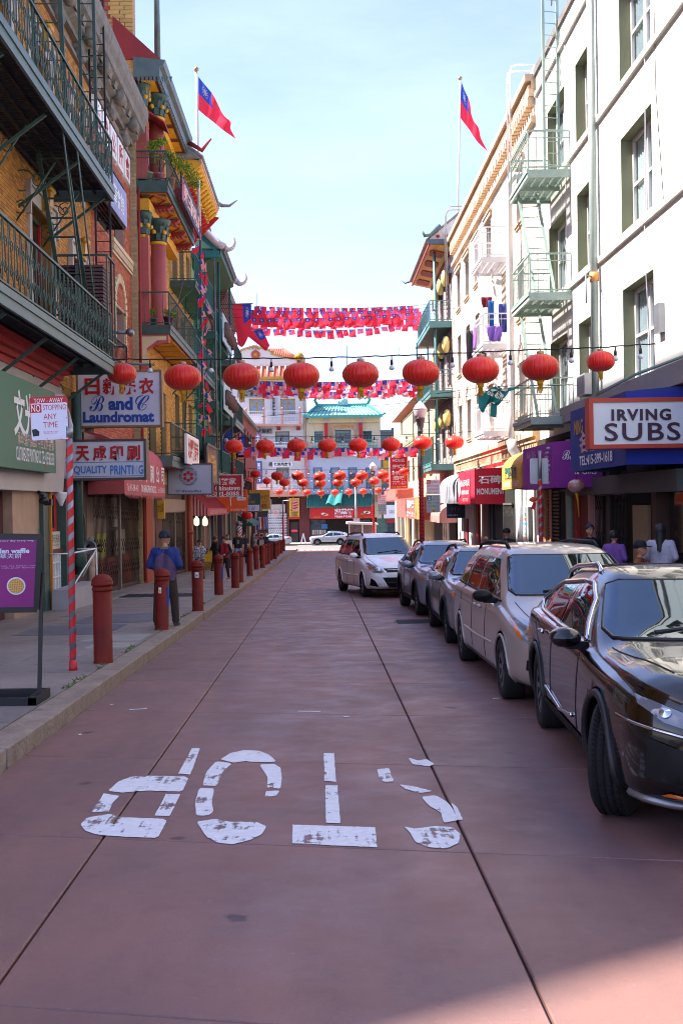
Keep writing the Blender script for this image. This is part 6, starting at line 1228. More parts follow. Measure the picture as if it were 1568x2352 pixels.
# right
t_, fr = awning('awning', 'deep blue box awning with a phone number behind the white sign', -1, XE, 5.32, 18.85, 23.0, 2.22, 3.5, 3.6, CL('navy', '#2c3a82', .1))
X = 5.3; rtext('MING', X, 22.2, 3.12, .75, .3, GOLDINK, fr, .02); rtext('名麗坊', X, 21.0, 2.78, 2.3, .42, M('pale_red_ink', '#c8a0a8'), fr, .03); rtext('TEL:415-399-1618', X, 20.9, 2.42, 2.5, .2, WHITEINK, fr, .02)
bx('end_panel', CL('bright_blue', '#1c34a0', .05), t_, 5.33, XE, 18.82, 18.845, 2.23, 3.48)
PUR = CL('purple', '#8a2a8e', .08)
t_, fr = awning('awning', 'purple box awning with looping white script', -1, XE, 5.35, 24.95, 28.6, 1.92, 2.98, 3.05, PUR)
ptext('𝓑𝓸𝓾𝓽𝓲𝓺𝓾𝓮', 5.98, 2.62, .82, .32, WHITEINK, t_, 24.94); ptext('& Gifts', 6.1, 2.3, .5, .16, WHITEINK, t_, 24.94); rtext('𝓑𝓮𝓫𝓮 𝓛𝓲𝓵𝓵𝔂', 5.33, 27.4, 2.75, 1.2, .26, M('pale_lilac_ink', '#b892c4'), fr)
b = MB()
for i in range(9): b.lathe([(0, 0), (.07, .02), (.07, .06), (0, .08)], (5.335, 25.35 + .1 * math.sin(i * 1.3), 2.0 + i * .1), 6)
b.build('floral_print', M('pale_lilac_ink', '#b892c4'), fr)
YEL = CL('yellow', '#d49a3a', .1)
t_, fr = awning('awning', 'yellow rounded awning with flower shop lettering', -1, XE, 5.42, 29.3, 32.4, 1.98, 2.55, 3.15, YEL, True)
rtext('廣東花店', 5.405, 30.9, 2.45, 1.9, .38, TEALINK, fr, .02); rtext('CANTON FLOWER SHOP', 5.405, 30.9, 2.12, 2.6, .16, WHITEINK, fr)
RED2 = CL('crimson', '#cc1f3a', .06)
t_, fr = awning('awning', 'crimson box awning with MONUMENT lettering', -1, XE, 5.42, 38.2, 42.7, 1.55, 2.78, 2.85, RED2)
ptext('石碑', 5.96, 2.42, .82, .3, WHITEINK, t_, 38.19, .03); ptext('MONUMENT', 5.98, 2.0, .98, .22, WHITEINK, t_, 38.19, .035); rtext('金山石碑公司', 5.4, 40.6, 2.35, 2.4, .26, WHITEINK, fr, .01); rtext('MEMORIALS', 5.4, 40.6, 2.0, 2.0, .16, WHITEINK, fr, .01); rtext('415 398 1234', 5.4, 40.6, 1.72, 1.4, .12, WHITEINK, fr)
b = MB(); b.prism([(5.395, 42.2 + .3 * math.cos(t), 2.2 + .36 * math.sin(t)) for t in [2 * math.pi * k / 16 for k in range(16)]], (-.004, 0, 0)); b.build('white_oval', WHITEINK, fr)
t_, fr = awning('awning', 'plain grey rounded awning beyond the crimson one', -1, XE, 5.4, 43.2, 49.2, 1.62, 2.3, 2.95, CL('grey', '#8f9096', .06), True)
t_, fr = awning('awning', 'coral and orange awning with white characters far along the right pavement', -1, XE, 5.25, 57.5, 75, .75, 1.95, 2.05, CL('coral', '#cf5a52', .06)); rtext('浩味', 5.23, 63.5, 1.6, 5.5, .45, WHITEINK, fr, .03); rtext('茶餐廳', 5.23, 63.5, 1.0, 5.5, .32, WHITEINK, fr, .03); bx('orange_panel', CL('orange', '#cf8a4a'), fr, 5.235, 5.24, 57.6, 60.5, .78, 1.9)
t_, fr = awning('awning', 'small pale pink rounded awning behind the near lamp post', -1, XE, 5.5, 50.5, 54.5, .7, 1.0, 1.6, CL('pale_pink', '#c0857c', .06), True)
t_, q = psign('bakery_sign', 'yellow and green bakery sign above the coral awning', 5.3, 6.6, 76.5, 2.1, 2.7, M('sign_pale_yellow', '#d6bb62', .5), None); ptext('BAKERY', 5.95, 2.48, 1.0, .18, TEALINK, q, 76.4); bx('green_half', M('sign_green', '#2d6a5a'), q, 5.31, 6.59, 76.395, 76.41, 2.12, 2.33); ptext('GROCERY', 5.95, 2.22, 1.0, .12, WHITEINK, q, 76.39)
# ---------------------------------------------------------------- remaining shop fronts on the left beyond the printing shop
sf = thing('second_gated_front', 'brick piers and second gated doorway beneath the credit union sign', 'shop front', (XC, 38, -.9))
for (ya, yb, m, dx) in ((33.2, 34.4, REDB, .12), (34.4, 35.0, M('dark_tile', '#3a302e', .4), .1), (35.0, 36.4, M('dark_brick_pier', '#58362d', .8, var=.25), .12), (42.4, 43.4, M('dark_brick_pier', '#58362d'), .14)): bx('pier', m, sf, XC, XC + dx, ya, yb, gl(yb) - .05, 2.4)
bx('recess_shade_sheet', M('painted_dim_interior', '#54473f', .8), sf, XC + .005, XC + .02, 36.4, 42.4, gl(42) - .1, 2.4); bx('pale_header', M('taupe_header', '#8a7a72', .6), sf, XC, XC + .16, 36.2, 42.4, 1.45, 1.9)
folding_gate('dark iron folding gate beyond the standing man in the cap', XC + .1, 36.5, 42.3, 1.45, n=26)
rp = thing('drainpipe', 'thick rust red downpipe next to the striped awning', 'drainpipe', (-5.2, 43.2, gz(43))); tb('pipe', M('rust_red_pipe', '#8f3a2c', .55, var=.15), rp, [(-5.2, 43.2, gl(43)), (-5.2, 43.2, 2.6)], .13, 10); MB().lathe([(.13, 0), (.18, .03), (.18, .12), (.13, .15)], (-5.2, 43.2, .55), 12).build('collar', M('rust_red_pipe', '#8f3a2c'), rp)
so = thing('open_shop_fronts', 'row of narrow open shop fronts with posters under the striped awning', 'shop front', (XC, 56, -1.4))
bx('recess_shade_sheet', DARKIN, so, XC + .005, XC + .02, 44, 92, -2.6, 2.2)
random.seed(3); y = 44.2; pal = ['#8a7468', '#5a4a44', '#3b5a58', '#a08a7c', '#6e2f2a', '#9a8f92', '#41505a', '#7a6a5a', '#b09a86', '#4a3a52']; i = 0
while y < 90:
 w_ = random.uniform(.25, .6) * (1 if y < 60 else 1.8); bx('pier', M('shop_pier' + str(i % 10), pal[i % 10], .6, var=.15), so, XC, XC + random.uniform(.1, .3), y, y + w_, gl(y + w_) - .05, 2.2 if y > 54 else 1.2)
 if i % 2: bx('shop_pane', DARKGLASS, so, XC + .02, XC + .05, y + w_, y + w_ + .9, gl(y) + .6, 1.1)
 if i % 3 == 0: bx('poster', M('pstr' + str(i % 5), ['#b8283a', '#c8a83a', '#3a52a0', '#b06a78', '#7f9aa8'][i % 5], .5), so, XC + .051, XC + .06, y + w_ + .1, y + w_ + .6, gl(y) + 1.2, gl(y) + 1.9)
 y += w_ + random.uniform(.8, 1.3) * (1 if y < 60 else 2); i += 1
for k, (y, z) in enumerate(((43.6, 1.0), (43.9, .98))): lb = MB(); lb.lathe([(.03, .25), (.05, .2), (.11, .12), (.11, -.08), (.05, -.14)], (-4.95 + .3 * k, y, z), 10); tag(lb.build('shop_lamp', M('lit_lamp', '#ffe9c0', .4, emit=.5), None), ['left', 'right'][k] + ' one of two small lit lamps at the near end of the striped awning', 'lamp')
ss = thing('shop_stand', 'yellow and orange goods stand on the left pavement behind the checked jacket woman', 'stand', (-4.6, 45, gl(45))); bx('body', M('stand_yellow', '#c8a02c', .5, var=.4, scale=5), ss, -4.95, -4.35, 44.6, 45.5, gl(45) + .35, gl(45) + .8); bx('lower', M('stand_fruit', '#8a6a30', .6, var=.5, scale=12), ss, -4.95, -4.3, 44.6, 45.5, gl(45) - .01, gl(45) + .349); bx('top', BLACKPAINT, ss, -5.0, -4.3, 44.55, 45.55, gl(45) + .8, gl(45) + .86)
bp = thing('barber_pole', 'striped barber pole on the wall beyond the open shops', 'barber pole', (-4.8, 64, .2)); b = MB(); b.lathe([(.16, -.9), (.16, .1)], (-4.8, 64, .4), 12); b.build('glass', PAPERWHITE, bp)
for k in range(5): b = MB(); b.tube([(-4.8 + .17 * math.cos(-math.pi + t), 64 + .17 * math.sin(-math.pi + t), -.45 + k * .19 + .14 * t) for t in [i * .3 for i in range(11)]], .03, 4); b.build('stripe', BLUEINK if k % 2 else REDINK, bp)
b = MB(); b.lathe([(.19, 0), (.22, .1), (.12, .22), (0, .28)], (-4.8, 64, .5), 12); b.lathe([(.1, -.2), (.2, -.08), (.19, 0)], (-4.8, 64, -.5), 12); b.build('caps', STEEL, bp)
for k, c in enumerate(('#3a4fa0', '#7a86c8', '#d8d6dc', '#a8283c', '#8a8fae', '#5560a8')): hang('shirt', ['blue', 'pale blue', 'white', 'red', 'grey', 'indigo'][k] + ' garment hanging outside the far left shop', c, (-5.0 + k * .13, 86 + k * .2, .75), .5, 1.0, (.3, 1, 0)); 
bk_ = thing('street_stall', 'rack of small goods outside the far left shop', 'stall', (-4.6, 82, gl(82)))
for k in range(5): bx('shelf', M('shelf%d' % (k % 3), ['#8f8a94', '#b0a8a4', '#6a5a58'][k % 3], .6, var=.4, scale=9), bk_, -5.0, -4.2 + .03 * k, 80.5, 83.5, gl(82) + .3 * k, gl(82) + .3 * k + .24)
print('signs ok')
# ---------------------------------------------------------------- lantern rows
random.seed(21)
LANT = M('lantern_red_silk', '#b81218', .42, var=.12, scale=3, fine=.03, spec=.45, sss=0)
LANTB = bpy.data.materials.new('lantern_silk_faded'); LANTB.use_nodes = True
t = LANTB.node_tree; N = t.nodes; k = t.links.new; B = N['Principled BSDF']; tcn = N.new('ShaderNodeTexCoord'); nz_ = N.new('ShaderNodeTexNoise'); nz_.inputs['Scale'].default_value = 5; nz_.inputs['Detail'].default_value = 5; k(tcn.outputs['Object'], nz_.inputs['Vector'])
oi = N.new('ShaderNodeObjectInfo'); mr = N.new('ShaderNodeMapRange'); mr.inputs[3].default_value = .85; mr.inputs[4].default_value = 1.15; k(oi.outputs['Random'], mr.inputs[0])
mxn = N.new('ShaderNodeMixRGB'); mxn.inputs[1].default_value = (*lin('#d01218'), 1); mxn.inputs[2].default_value = (*lin('#ea2a26'), 1); k(nz_.outputs['Fac'], mxn.inputs[0]); hsn = N.new('ShaderNodeHueSaturation'); k(mr.outputs[0], hsn.inputs['Value']); k(mxn.outputs[0], hsn.inputs['Color']); k(hsn.outputs[0], B.inputs['Base Color'])
B.inputs['Roughness'].default_value = .38; B.inputs['Specular IOR Level'].default_value = .4; B.inputs['Sheen Weight'].default_value = .12; B.inputs['Subsurface Weight'].default_value = .15; B.inputs['Subsurface Radius'].default_value = (.1, .02, .01)
RIBG = M('lantern_gold_rib', '#c98a2e', .4, .2, var=.1); TASSEL = M('tassel_yellow', '#d8a21c', .7, var=.15); CAPM = M('lantern_cap', '#a88a6a', .5, .3, var=.1)
def make_lantern(dent=0):
 t_ = thing('paper_lantern', 'lantern', 'lantern', (0, 0, 0))
 a, h, nr = .5, .355, 24; n = nr * 5; b = MB(); vs = []; K = 15
 for i in range(K + 1):
  ph = -math.pi / 2 + math.pi * i / K; r0 = math.cos(ph) ** .86 * a; z = math.sin(ph) * h
  for j in range(n):
   u = (j % 5) / 5; r = (r0 - .016 * math.sin(math.pi * u) * 0 + .009 * math.sin(math.pi * u) * min(1, r0 * 3) - .009) if r0 > .1 else max(r0, .085)
   th = 2 * math.pi * j / n; zz = z
   if dent and -.5 < ph < 1.2: r *= 1 - .10 * math.exp(-((th - 3.9) ** 2) * 3) * math.cos(ph)
   vs.append((max(r, .085) * math.cos(th), max(r, .085) * math.sin(th), zz))
 fs = [(i * n + j, i * n + (j + 1) % n, (i + 1) * n + (j + 1) % n, (i + 1) * n + j) for i in range(K) for j in range(n)]
 b.smooth = True; b.add(vs, fs); b.build('silk', LANTB, t_)
 b = MB()
 for j in range(nr):
  th = 2 * math.pi * j / nr; pts = []
  for i in range(1, 15): ph = -math.pi / 2 + math.pi * i / 15; r = max(.088, math.cos(ph) ** .86 * a - .007); pts.append((r * math.cos(th), r * math.sin(th), math.sin(ph) * h))
  b.tube(pts, .0042, 3, cap=False)
 b.build('ribs', RIBG, t_)
 b = MB(); b.lathe([(.09, h - .015), (.1, h + .0), (.1, h + .07), (.085, h + .075), (.02, h + .08)], (0, 0, 0), 16); b.build('cap', CAPM, t_)
 b = MB(); b.tube([(0, 0, h + .07), (0, 0, h + .13)], .012, 5); b.build('hook', WIRE, t_)
 b = MB()
 for j in range(14):
  th = 2 * math.pi * j / 14; c = (.2 * math.cos(th), .2 * math.sin(th)); pts = [(.11 * math.cos(th), .11 * math.sin(th), -h - .004)] + [((.215 + .05 * math.sin(q)) * math.cos(th + (q - 1.57) * .125), (.215 + .05 * math.sin(q)) * math.sin(th + (q - 1.57) * .125), -h + .042 + .03 * math.sin(q)) for q in [3.14 * k_ / 6 for k_ in range(7)]]; b.poly(pts)
 b.build('gold_scallops', TASSEL, t_, fix=False)
 b = MB(); b.lathe([(.09, -h + .01), (.095, -h - .04), (.08, -h - .05), (.09, -h - .07), (.075, -h - .1)], (0, 0, 0), 14); b.build('lower_ring', TASSEL, t_)
 b = MB()
 for j in range(34):
  th = 2 * math.pi * j / 34 + random.uniform(-.1, .1); r = random.uniform(.02, .07); L_ = random.uniform(.15, .26); sw = random.uniform(-.03, .03)
  b.tube([(r * math.cos(th), r * math.sin(th), -h - .08), (r * 1.2 * math.cos(th) + sw * .4, r * 1.2 * math.sin(th), -h - .08 - L_ * .5), (r * 1.35 * math.cos(th) + sw, r * 1.35 * math.sin(th), -h - .08 - L_)], .007, 3, cap=False)
 b.build('tassel', TASSEL, t_); return t_
lant0 = make_lantern(); lant1 = make_lantern(1); used = set()
ORD = ['first', 'second', 'third', 'fourth', 'fifth', 'sixth', 'seventh', 'eighth', 'ninth', 'tenth', 'eleventh']
def put_lantern(src, p, d, label, group, rz=0, tilt=0):
 o_ = src if src.name not in used else dup(src); used.add(src.name)
 o_.location = p; o_.scale = (d, d, d); o_.rotation_euler = (tilt, tilt * .6, rz); o_['label'] = label; o_['group'] = group; return o_
CABLES = []
def cable(label, pts, r=.012, bulbs=(), sag=.0):
 t_ = thing('cable', label, 'cable', pts[0]); P_ = []
 for a, b_ in zip(pts, pts[1:]):
  a, b_ = V(a), V(b_); n = 8
  for i in range(n): s = i / n; p = a.lerp(b_, s); p.z -= sag * 4 * s * (1 - s) * .5 + .008 * math.sin(s * 17 + a.x); P_.append(p)
 P_.append(V(pts[-1])); tb('wire', WIRE, t_, P_, r, 5)
 for q in bulbs:
  q = V(q); b = MB(); b.tube([q, q - V((0, 0, .1))], .012, 5); b.lathe([(.022, 0), (.03, -.04), (.03, -.1), (.022, -.11)], q - V((0, 0, .08)), 8); s_ = b.build('bulb_socket', BLACKPAINT, t_)
  b = MB(); b.lathe([(.022, 0), (.05, -.04), (.058, -.075), (.04, -.1), (.0, -.108)], q - V((0, 0, .185)), 10); b.build('bulb', M('bulb_glass', '#c9cdd4', .08, var=.05, spec=.8), s_)
 return t_
# nearest row: nine lanterns and a bulb cable
row = [(280, 858, 72), (420, 867, 86), (555, 865, 88), (692, 863, 86), (828, 860, 86), (966, 856, 88), (1103, 850, 88), (1240, 844, 88), (1378, 830, 70)]
A0, A1 = V((XA, 23.9, 4.75)), V((XE, 20.9, 4.62)); tops = []
def cabY(x): return A0.y + (A1.y - A0.y) * (x - A0.x) / (A1.x - A0.x)
for i, (u, v, w__) in enumerate(row):
 y = 22.4
 for _ in range(3): y = cabY(at(u, v, y).x)
 p = at(u, v, y); d = w__ * y / FOC * (.98 if 0 < i < 8 else .95); put_lantern(lant1 if i in (0, 8) else lant0, p, d, ['leftmost small red lantern in the nearest row, in front of the laundry sign', 'second red lantern from the left in the nearest row', 'third red lantern from the left in the nearest row', 'fourth red lantern from the left in the nearest row', 'middle red lantern of the nearest row', 'nearest row red lantern just left of the lamp post line', 'nearest row red lantern above the teal cloth', 'large red lantern before the white building fire escape', 'rightmost small dented red lantern of the nearest row'][i], 'red lanterns strung across the street', i * .7, random.uniform(-.05, .05)); tops.append(p + V((0, 0, d * .48)))
bul = [at(u, v, cabY(at(u, v, 22).x)) for u, v in ((345, 838), (485, 838), (623, 828), (761, 824), (899, 821), (1038, 812), (1171, 808), (1311, 800), (1412, 802), (1470, 797))]
bl2 = [V((b_.x, b_.y, 0)) for b_ in bul]
pts = [A0] + tops + [A1]
def zat(x):
 for a, b_ in zip(pts, pts[1:]):
  if a.x <= x <= b_.x: return a.z + (b_.z - a.z) * (x - a.x) / (b_.x - a.x)
 return 4.6
cable('black bulb cable that carries the nearest row of lanterns', pts, .014, [(b_.x, b_.y, zat(b_.x)) for b_ in bul])
def lrow(nm, y, items, w_default, xl, xr, grp, rowname, bulbs=6):
 tops = []
 for i, it in enumerate(items):
  u, v = it[:2]; w__ = it[2] if len(it) > 2 else w_default; p = at(u, v, y + random.uniform(-.15, .15)); d = w__ * y / FOC
  put_lantern(lant0, p, d, f'{ORD[i]} red lantern from the left in the {rowname}', 'red lanterns strung across the street', i, random.uniform(-.06, .06)); tops.append(p + V((0, 0, d * .48)))
 zl, zr = tops[0].z, tops[-1].z; cable(f'thin black cable that carries the {rowname} of lanterns', [V((xl, y, zl + .1))] + tops + [V((xr, y, zr + .1))], .014, [tops[i].lerp(tops[i + 1], .5) for i in range(len(tops) - 1)])
lrow('two', 44, [(537, 1025, 43), (609.5, 1025, 44), (681, 1023, 44), (751.7, 1023, 44), (822, 1022, 44), (897, 1021, 44), (970, 1017, 44), (1043, 1016, 44)], 44, XC, XE, 'g', 'second row')
lrow('three', 67, [(587.4, 1088.5, 25), (636.6, 1093), (684, 1092.5), (734, 1094), (781, 1092.5), (831, 1092.5), (879, 1090.6), (927.7, 1083, 24), (976, 1083, 24)], 29, XC, XE, 'g', 'third row')
lrow('four', 78, [(571, 1104, 20), (612.7, 1105, 20), (653, 1108), (696, 1109), (736, 1110), (776, 1109), (817, 1108), (859, 1105), (893, 1102, 22)], 25, XC, XE, 'g', 'fourth row')
lrow('five', 97, [(641, 1130), (672.5, 1131), (705, 1131), (737, 1132), (769, 1131), (801, 1130), (833.5, 1129), (868.6, 1126.5), (895.6, 1126)], 19, XC, XE, 'g', 'farthest row')
put_lantern(lant0, at(567, 1184, 68), .72, 'lone red lantern hanging low above the dark teal awning', 'red lanterns strung across the street'); put_lantern(lant0, at(539, 1082, 60), .62, 'red lantern half hidden behind the cafe sign', 'red lanterns strung across the street')
# small round festival lantern under the right hand awnings
t_ = thing('festival_lantern', 'small round red and pearl lantern with a yellow tassel under the purple awning', 'lantern', (5.55, 23.7, 2.0)); c = at(1322.5, 1116, 23.7); BASE[t_.name] = c; t_.location = c
b = MB(); b.lathe([(.05, -.14)] + [(.185 * math.cos(ph), .15 * math.sin(ph)) for ph in [-1.2 + 2.4 * i / 10 for i in range(11)]] + [(.05, .14)], c, 24); b.build('silk', M('pearl_red_silk', '#b02a20', .25, col2='#c9a8a0', scale=5, coat=.5), t_)
tb('tassel', TASSEL, t_, [c - V((0, 0, .15)), c - V((-.03, 0, .35)), c - V((-.05, 0, .68))], [.03, .016, .012], 6); tb('cord', WIRE, t_, [c + V((0, 0, .14)), c + V((0, 0, .4))], .006)
# ---------------------------------------------------------------- bunting of small flags
def thin_cloth(name, c):
 m = bpy.data.materials.new(name); m.use_nodes = True; t = m.node_tree; N = t.nodes; N.clear(); k = t.links.new; o = N.new('ShaderNodeOutputMaterial'); a = N.new('ShaderNodeBsdfDiffuse'); b = N.new('ShaderNodeBsdfTranslucent'); x = N.new('ShaderNodeMixShader'); x.inputs[0].default_value = .5
 for s in (a, b): s.inputs[0].default_value = (*lin(c), 1)
 k(a.outputs[0], x.inputs[1]); k(b.outputs[0], x.inputs[2]); k(x.outputs[0], o.inputs[0]); return m
FRED, FBLUE, FWHITE = thin_cloth('flag_red', '#ee4055'), thin_cloth('flag_blue', '#4054b4'), thin_cloth('flag_white', '#e8e6ea')
def flag_mesh(kind, wx, hz, seed, amp=.05, curl=0.0):
 r = random.Random(seed); a1, a2, p1 = r.uniform(.5, 1), r.uniform(2, 5), r.uniform(0, 6); sk = r.uniform(-.35, .35); sh = r.uniform(.75, 1.0) if curl == 0 else 1; lift = r.choice([0, 0, 0, .5, 1.0]) if curl == 0 else 0
 def P(s, t): 
  d = amp * t * (math.sin(a2 * s + p1 + 3 * t) + .5 * math.sin(5 * t + p1)); ang = lift * t * .9
  return V((wx * (s - .5) + sk * wx * t * .6, d + lift * hz * t * .55, -hz * sh * t * (1 - .45 * lift * t)))
 b = MB()
 if kind == 'us':
  for i in range(13):
   b.m = 0 if i % 2 == 0 else 1
   for j in range(4):
    if i < 7 and j < 2: b.m = 2
    else: b.m = 0 if i % 2 == 0 else 1
    s0, s1, t0, t1 = i / 13, (i + 1) / 13, j / 4, (j + 1) / 4; b.add([P(s0, t0), P(s1, t0), P(s1, t1), P(s0, t1)], [(0, 1, 2, 3)])
  mats = [FRED, FWHITE, FBLUE]
 else:
  n = 6
  for i in range(n):
   for j in range(n):
    b.m = 2 if (i < 3 and j < 2) else 0; s0, s1, t0, t1 = i / n, (i + 1) / n, j / n, (j + 1) / n; b.add([P(s0, t0), P(s1, t0), P(s1, t1), P(s0, t1)], [(0, 1, 2, 3)])
  b.m = 1; c0, c1, rr = .25, .17, .09
  for off in (-.006, .006): b.add([P(c0 + rr * math.cos(q) * 1.2, c1 + rr * math.sin(q)) + V((0, off, 0)) for q in [2 * math.pi * k_ / 10 for k_ in range(10)]], [tuple(range(10))])
  mats = [FRED, FWHITE, FBLUE]
 me = bpy.data.meshes.new('flag'); me.from_pydata([tuple(v) for v in b.v], [], b.f)
 for m in mats: me.materials.append(m)
 me.polygons.foreach_set('material_index', b.mi); me.polygons.foreach_set('use_smooth', [True] * len(b.f)); me.update(); return me
FM = {kd: [flag_mesh(kd, .4, .52, 100 + i) for i in range(7)] for kd in ('us', 'rc')}
FL = {'us': flag_mesh('us', .4, .52, 3, .02, 1), 'rc': flag_mesh('rc', .4, .52, 4, .02, 1)}
def bunting(label, y, u0, u1, v0, v1, n, kinds, sc=1.0, calm=False, sag=.25):
 p, q = at(u0, v0, y), at(u1, v1, y); t_ = thing('bunting', label, 'bunting', p, 'flag bunting across the street'); pts = []
 for i in range(25): s = i / 24; x = p.lerp(q, s); x.z -= sag * 4 * s * (1 - s); pts.append(x)
 a, c = V((XC, y, p.z + .15)), V((XE, y, q.z + .15)); tb('string', WIRE, t_, [a] + pts + [c], .008, 4)
 for i in range(n):
  s = (i + .5 + (0 if calm else random.uniform(-.15, .15))) / n; x = p.lerp(q, s); x.z -= sag * 4 * s * (1 - s); kd = kinds[i % len(kinds)]
  ob = bpy.data.objects.new('flag', random.choice(FM[kd]) if not calm else random.choice([FL[kd]] + FM[kd][:2])); link(ob, t_); ob.matrix_parent_inverse = Matrix(); ob.location = x - p; ob.rotation_euler = (random.uniform(-.3, .15), 0 if calm else random.uniform(-.12, .12), random.uniform(-.5, .5) if not calm else random.uniform(-.15, .15)); f_ = sc * random.uniform(.92, 1.08); ob.scale = (f_, f_, f_)
for i, (y, u0, u1, v0, v1) in enumerate(((50, 578, 968, 731, 716), (53, 574, 965, 712, 708), (57, 572, 963, 722, 732), (61, 576, 962, 740, 726), (65, 573, 960, 752, 742), (54, 582, 950, 703, 702))):
 bunting(f'{["lowest near", "upper near", "middle", "lower middle", "lowest far", "topmost thin"][i]} string of the high red and blue flag bunting', y, u0, u1, v0, v1, 22, ['rc'], .98 if i < 5 else .75, sag=.12 if i != 4 else .3)
for i, (y, u0, u1, v0, v1) in enumerate(((52, 585, 966, 875, 868), (56, 580, 962, 884, 882), (60, 588, 950, 897, 893))):
 bunting(f'{["upper", "middle", "lower"][i]} string of mixed striped and red flags behind the nearest lanterns', y, u0, u1, v0, v1, 26, ['us', 'rc'], .98, sag=.12)
for i, (y, u0, u1, v0, v1) in enumerate(((60, 548, 958, 1026, 1027), (62, 545, 955, 1036, 1035))):
 bunting(f'{["front", "rear"][i]} string of mixed flags below the second lantern row', y, u0, u1, v0, v1, 28, ['us', 'rc'], .92, True, .06)
for k_, (x, y) in enumerate(((-4.22, 39.6), (-4.12, 40.3))):
 top, bot = (12.0, 4.0) if k_ == 0 else (11.0, 4.2); t_ = thing('bunting', ['left', 'right'][k_] + ' vertical strand of small flags hanging beside the temple balconies', 'bunting', (x, y, bot), 'hanging flag strands'); tb('string', WIRE, t_, [(x, y, top), (x + .03, y, bot)], .01, 4)
 for i in range(17):
  z = top - (top - bot) * i / 17; ob = bpy.data.objects.new('flag', random.choice(FM['us' if i % 2 else 'rc'])); link(ob, t_); ob.matrix_parent_inverse = Matrix(); ob.location = (random.uniform(-.06, .06), 0, z - bot); ob.rotation_euler = (random.uniform(-.3, .3), random.uniform(-.6, .6), random.uniform(-1.2, 1.2)); ob.scale = (.42, .5, .8)
# ---------------------------------------------------------------- large flags
def big_flag(parent, fn, name='flag', nu=26, nv=18):
 b = MB()
 for i in range(nu):
  for j in range(nv):
   s0, s1, t0, t1 = i / nu, (i + 1) / nu, j / nv, (j + 1) / nv; b.m = 1 if (s0 < .46 and t0 < .49) else 0; b.smooth = True
   b.add([fn(s0, t0), fn(s1, t0), fn(s1, t1), fn(s0, t1)], [(0, 1, 2, 3)])
 f = b.build(name, [FRED, FBLUE], parent, fix=False); n_ = (fn(.26, .25) - fn(.23, .25)).cross(fn(.23, .28) - fn(.23, .25)).normalized() * .012
 b = MB(); c0, c1 = .23, .245
 for off in (n_, -n_):
  b.add([fn(c0 + .062 * math.cos(q), c1 + .093 * math.sin(q)) + off for q in [2 * math.pi * k_ / 14 for k_ in range(14)]], [tuple(range(14))])
  for r in range(12): q = 2 * math.pi * r / 12; b.add([fn(c0 + .078 * math.cos(q - .16), c1 + .117 * math.sin(q - .16)) + off, fn(c0 + .078 * math.cos(q + .16), c1 + .117 * math.sin(q + .16)) + off, fn(c0 + .125 * math.cos(q), c1 + .187 * math.sin(q)) + off], [(0, 1, 2)])
 b.build('white_sun', FWHITE, f, fix=False); return f
def roof_flag(label, y, ub, vb, ut, vt, corners):
 p, q = at(ub, vb, y), at(ut, vt, y); t_ = thing('flagpole', label, 'flagpole', p); tb('pole', PIPEW, t_, [p - V((0, 0, 3)), q], [.07, .045], 8); MB().lathe([(0, -.1), (.09, -.06), (.1, .02), (0, .12)], q + V((0, 0, .1)), 10).build('finial', M('brass', '#a88a5a', .35, .6), t_)
 A_, B_, C_, D_ = [at(u, v, y) for u, v in corners]                 # hoist top, fly top, fly bottom, hoist bottom
 def fn(s, t): x = A_.lerp(B_, s).lerp(D_.lerp(C_, s), t); x.y += .28 * s * math.sin(8 * s + 2.5 * t) ; x.z += .1 * s * math.sin(6 * s + 4 * t); x.x += .05 * s * math.sin(9 * t + 5 * s); return x
 big_flag(t_, fn); return t_
roof_flag('white flagpole with a red and blue flag over the temple roof on the left', 41, 455, 335, 451, 165, ((456, 176), (520, 262), (540, 322), (456, 252)))
roof_flag('tall white flagpole with a red and blue flag over the right roofs', 52, 1047, 470, 1056, 184, ((1059, 188), (1088, 268), (1115, 350), (1055, 268)))
for k_, (y, cs) in enumerate(((54, ((577, 698), (577, 772 - 30), (562, 770), (534, 699))), (57, ((603, 757), (604, 800), (572, 800), (556, 762))))):
 a_, b__ = at(cs[0][0] + 4, cs[0][1] - 1, y), at(cs[3][0] - 10, cs[3][1] + 1, y); t_ = thing('wall_flag', ['upper', 'lower'][k_] + ' of two red and blue flags hung from poles on the far left buildings', 'flag', b__); tb('pole', STEELGREY, t_, [V((XC, y, b__.z)), a_], .03, 6)
 H0, H1 = at(cs[0][0], cs[0][1], y), at(cs[3][0], cs[3][1], y); dz = (1.75, 1.1)[k_]
 def fn(s, t, H0=H0, H1=H1, dz=dz, k_=k_): x = H0.lerp(H1, s); x.z -= dz * t * (.8 + .2 * math.sin(3 * s)) * (.95 + .4 * s * (k_ == 0)); x.x += (.25 if k_ == 0 else .45) * t * (s - (.1 if k_ == 0 else -.5)) * (1 if k_ == 0 else 1.6); x.y += .18 * t * math.sin(6 * s + 3 * t); return x
 big_flag(t_, fn)
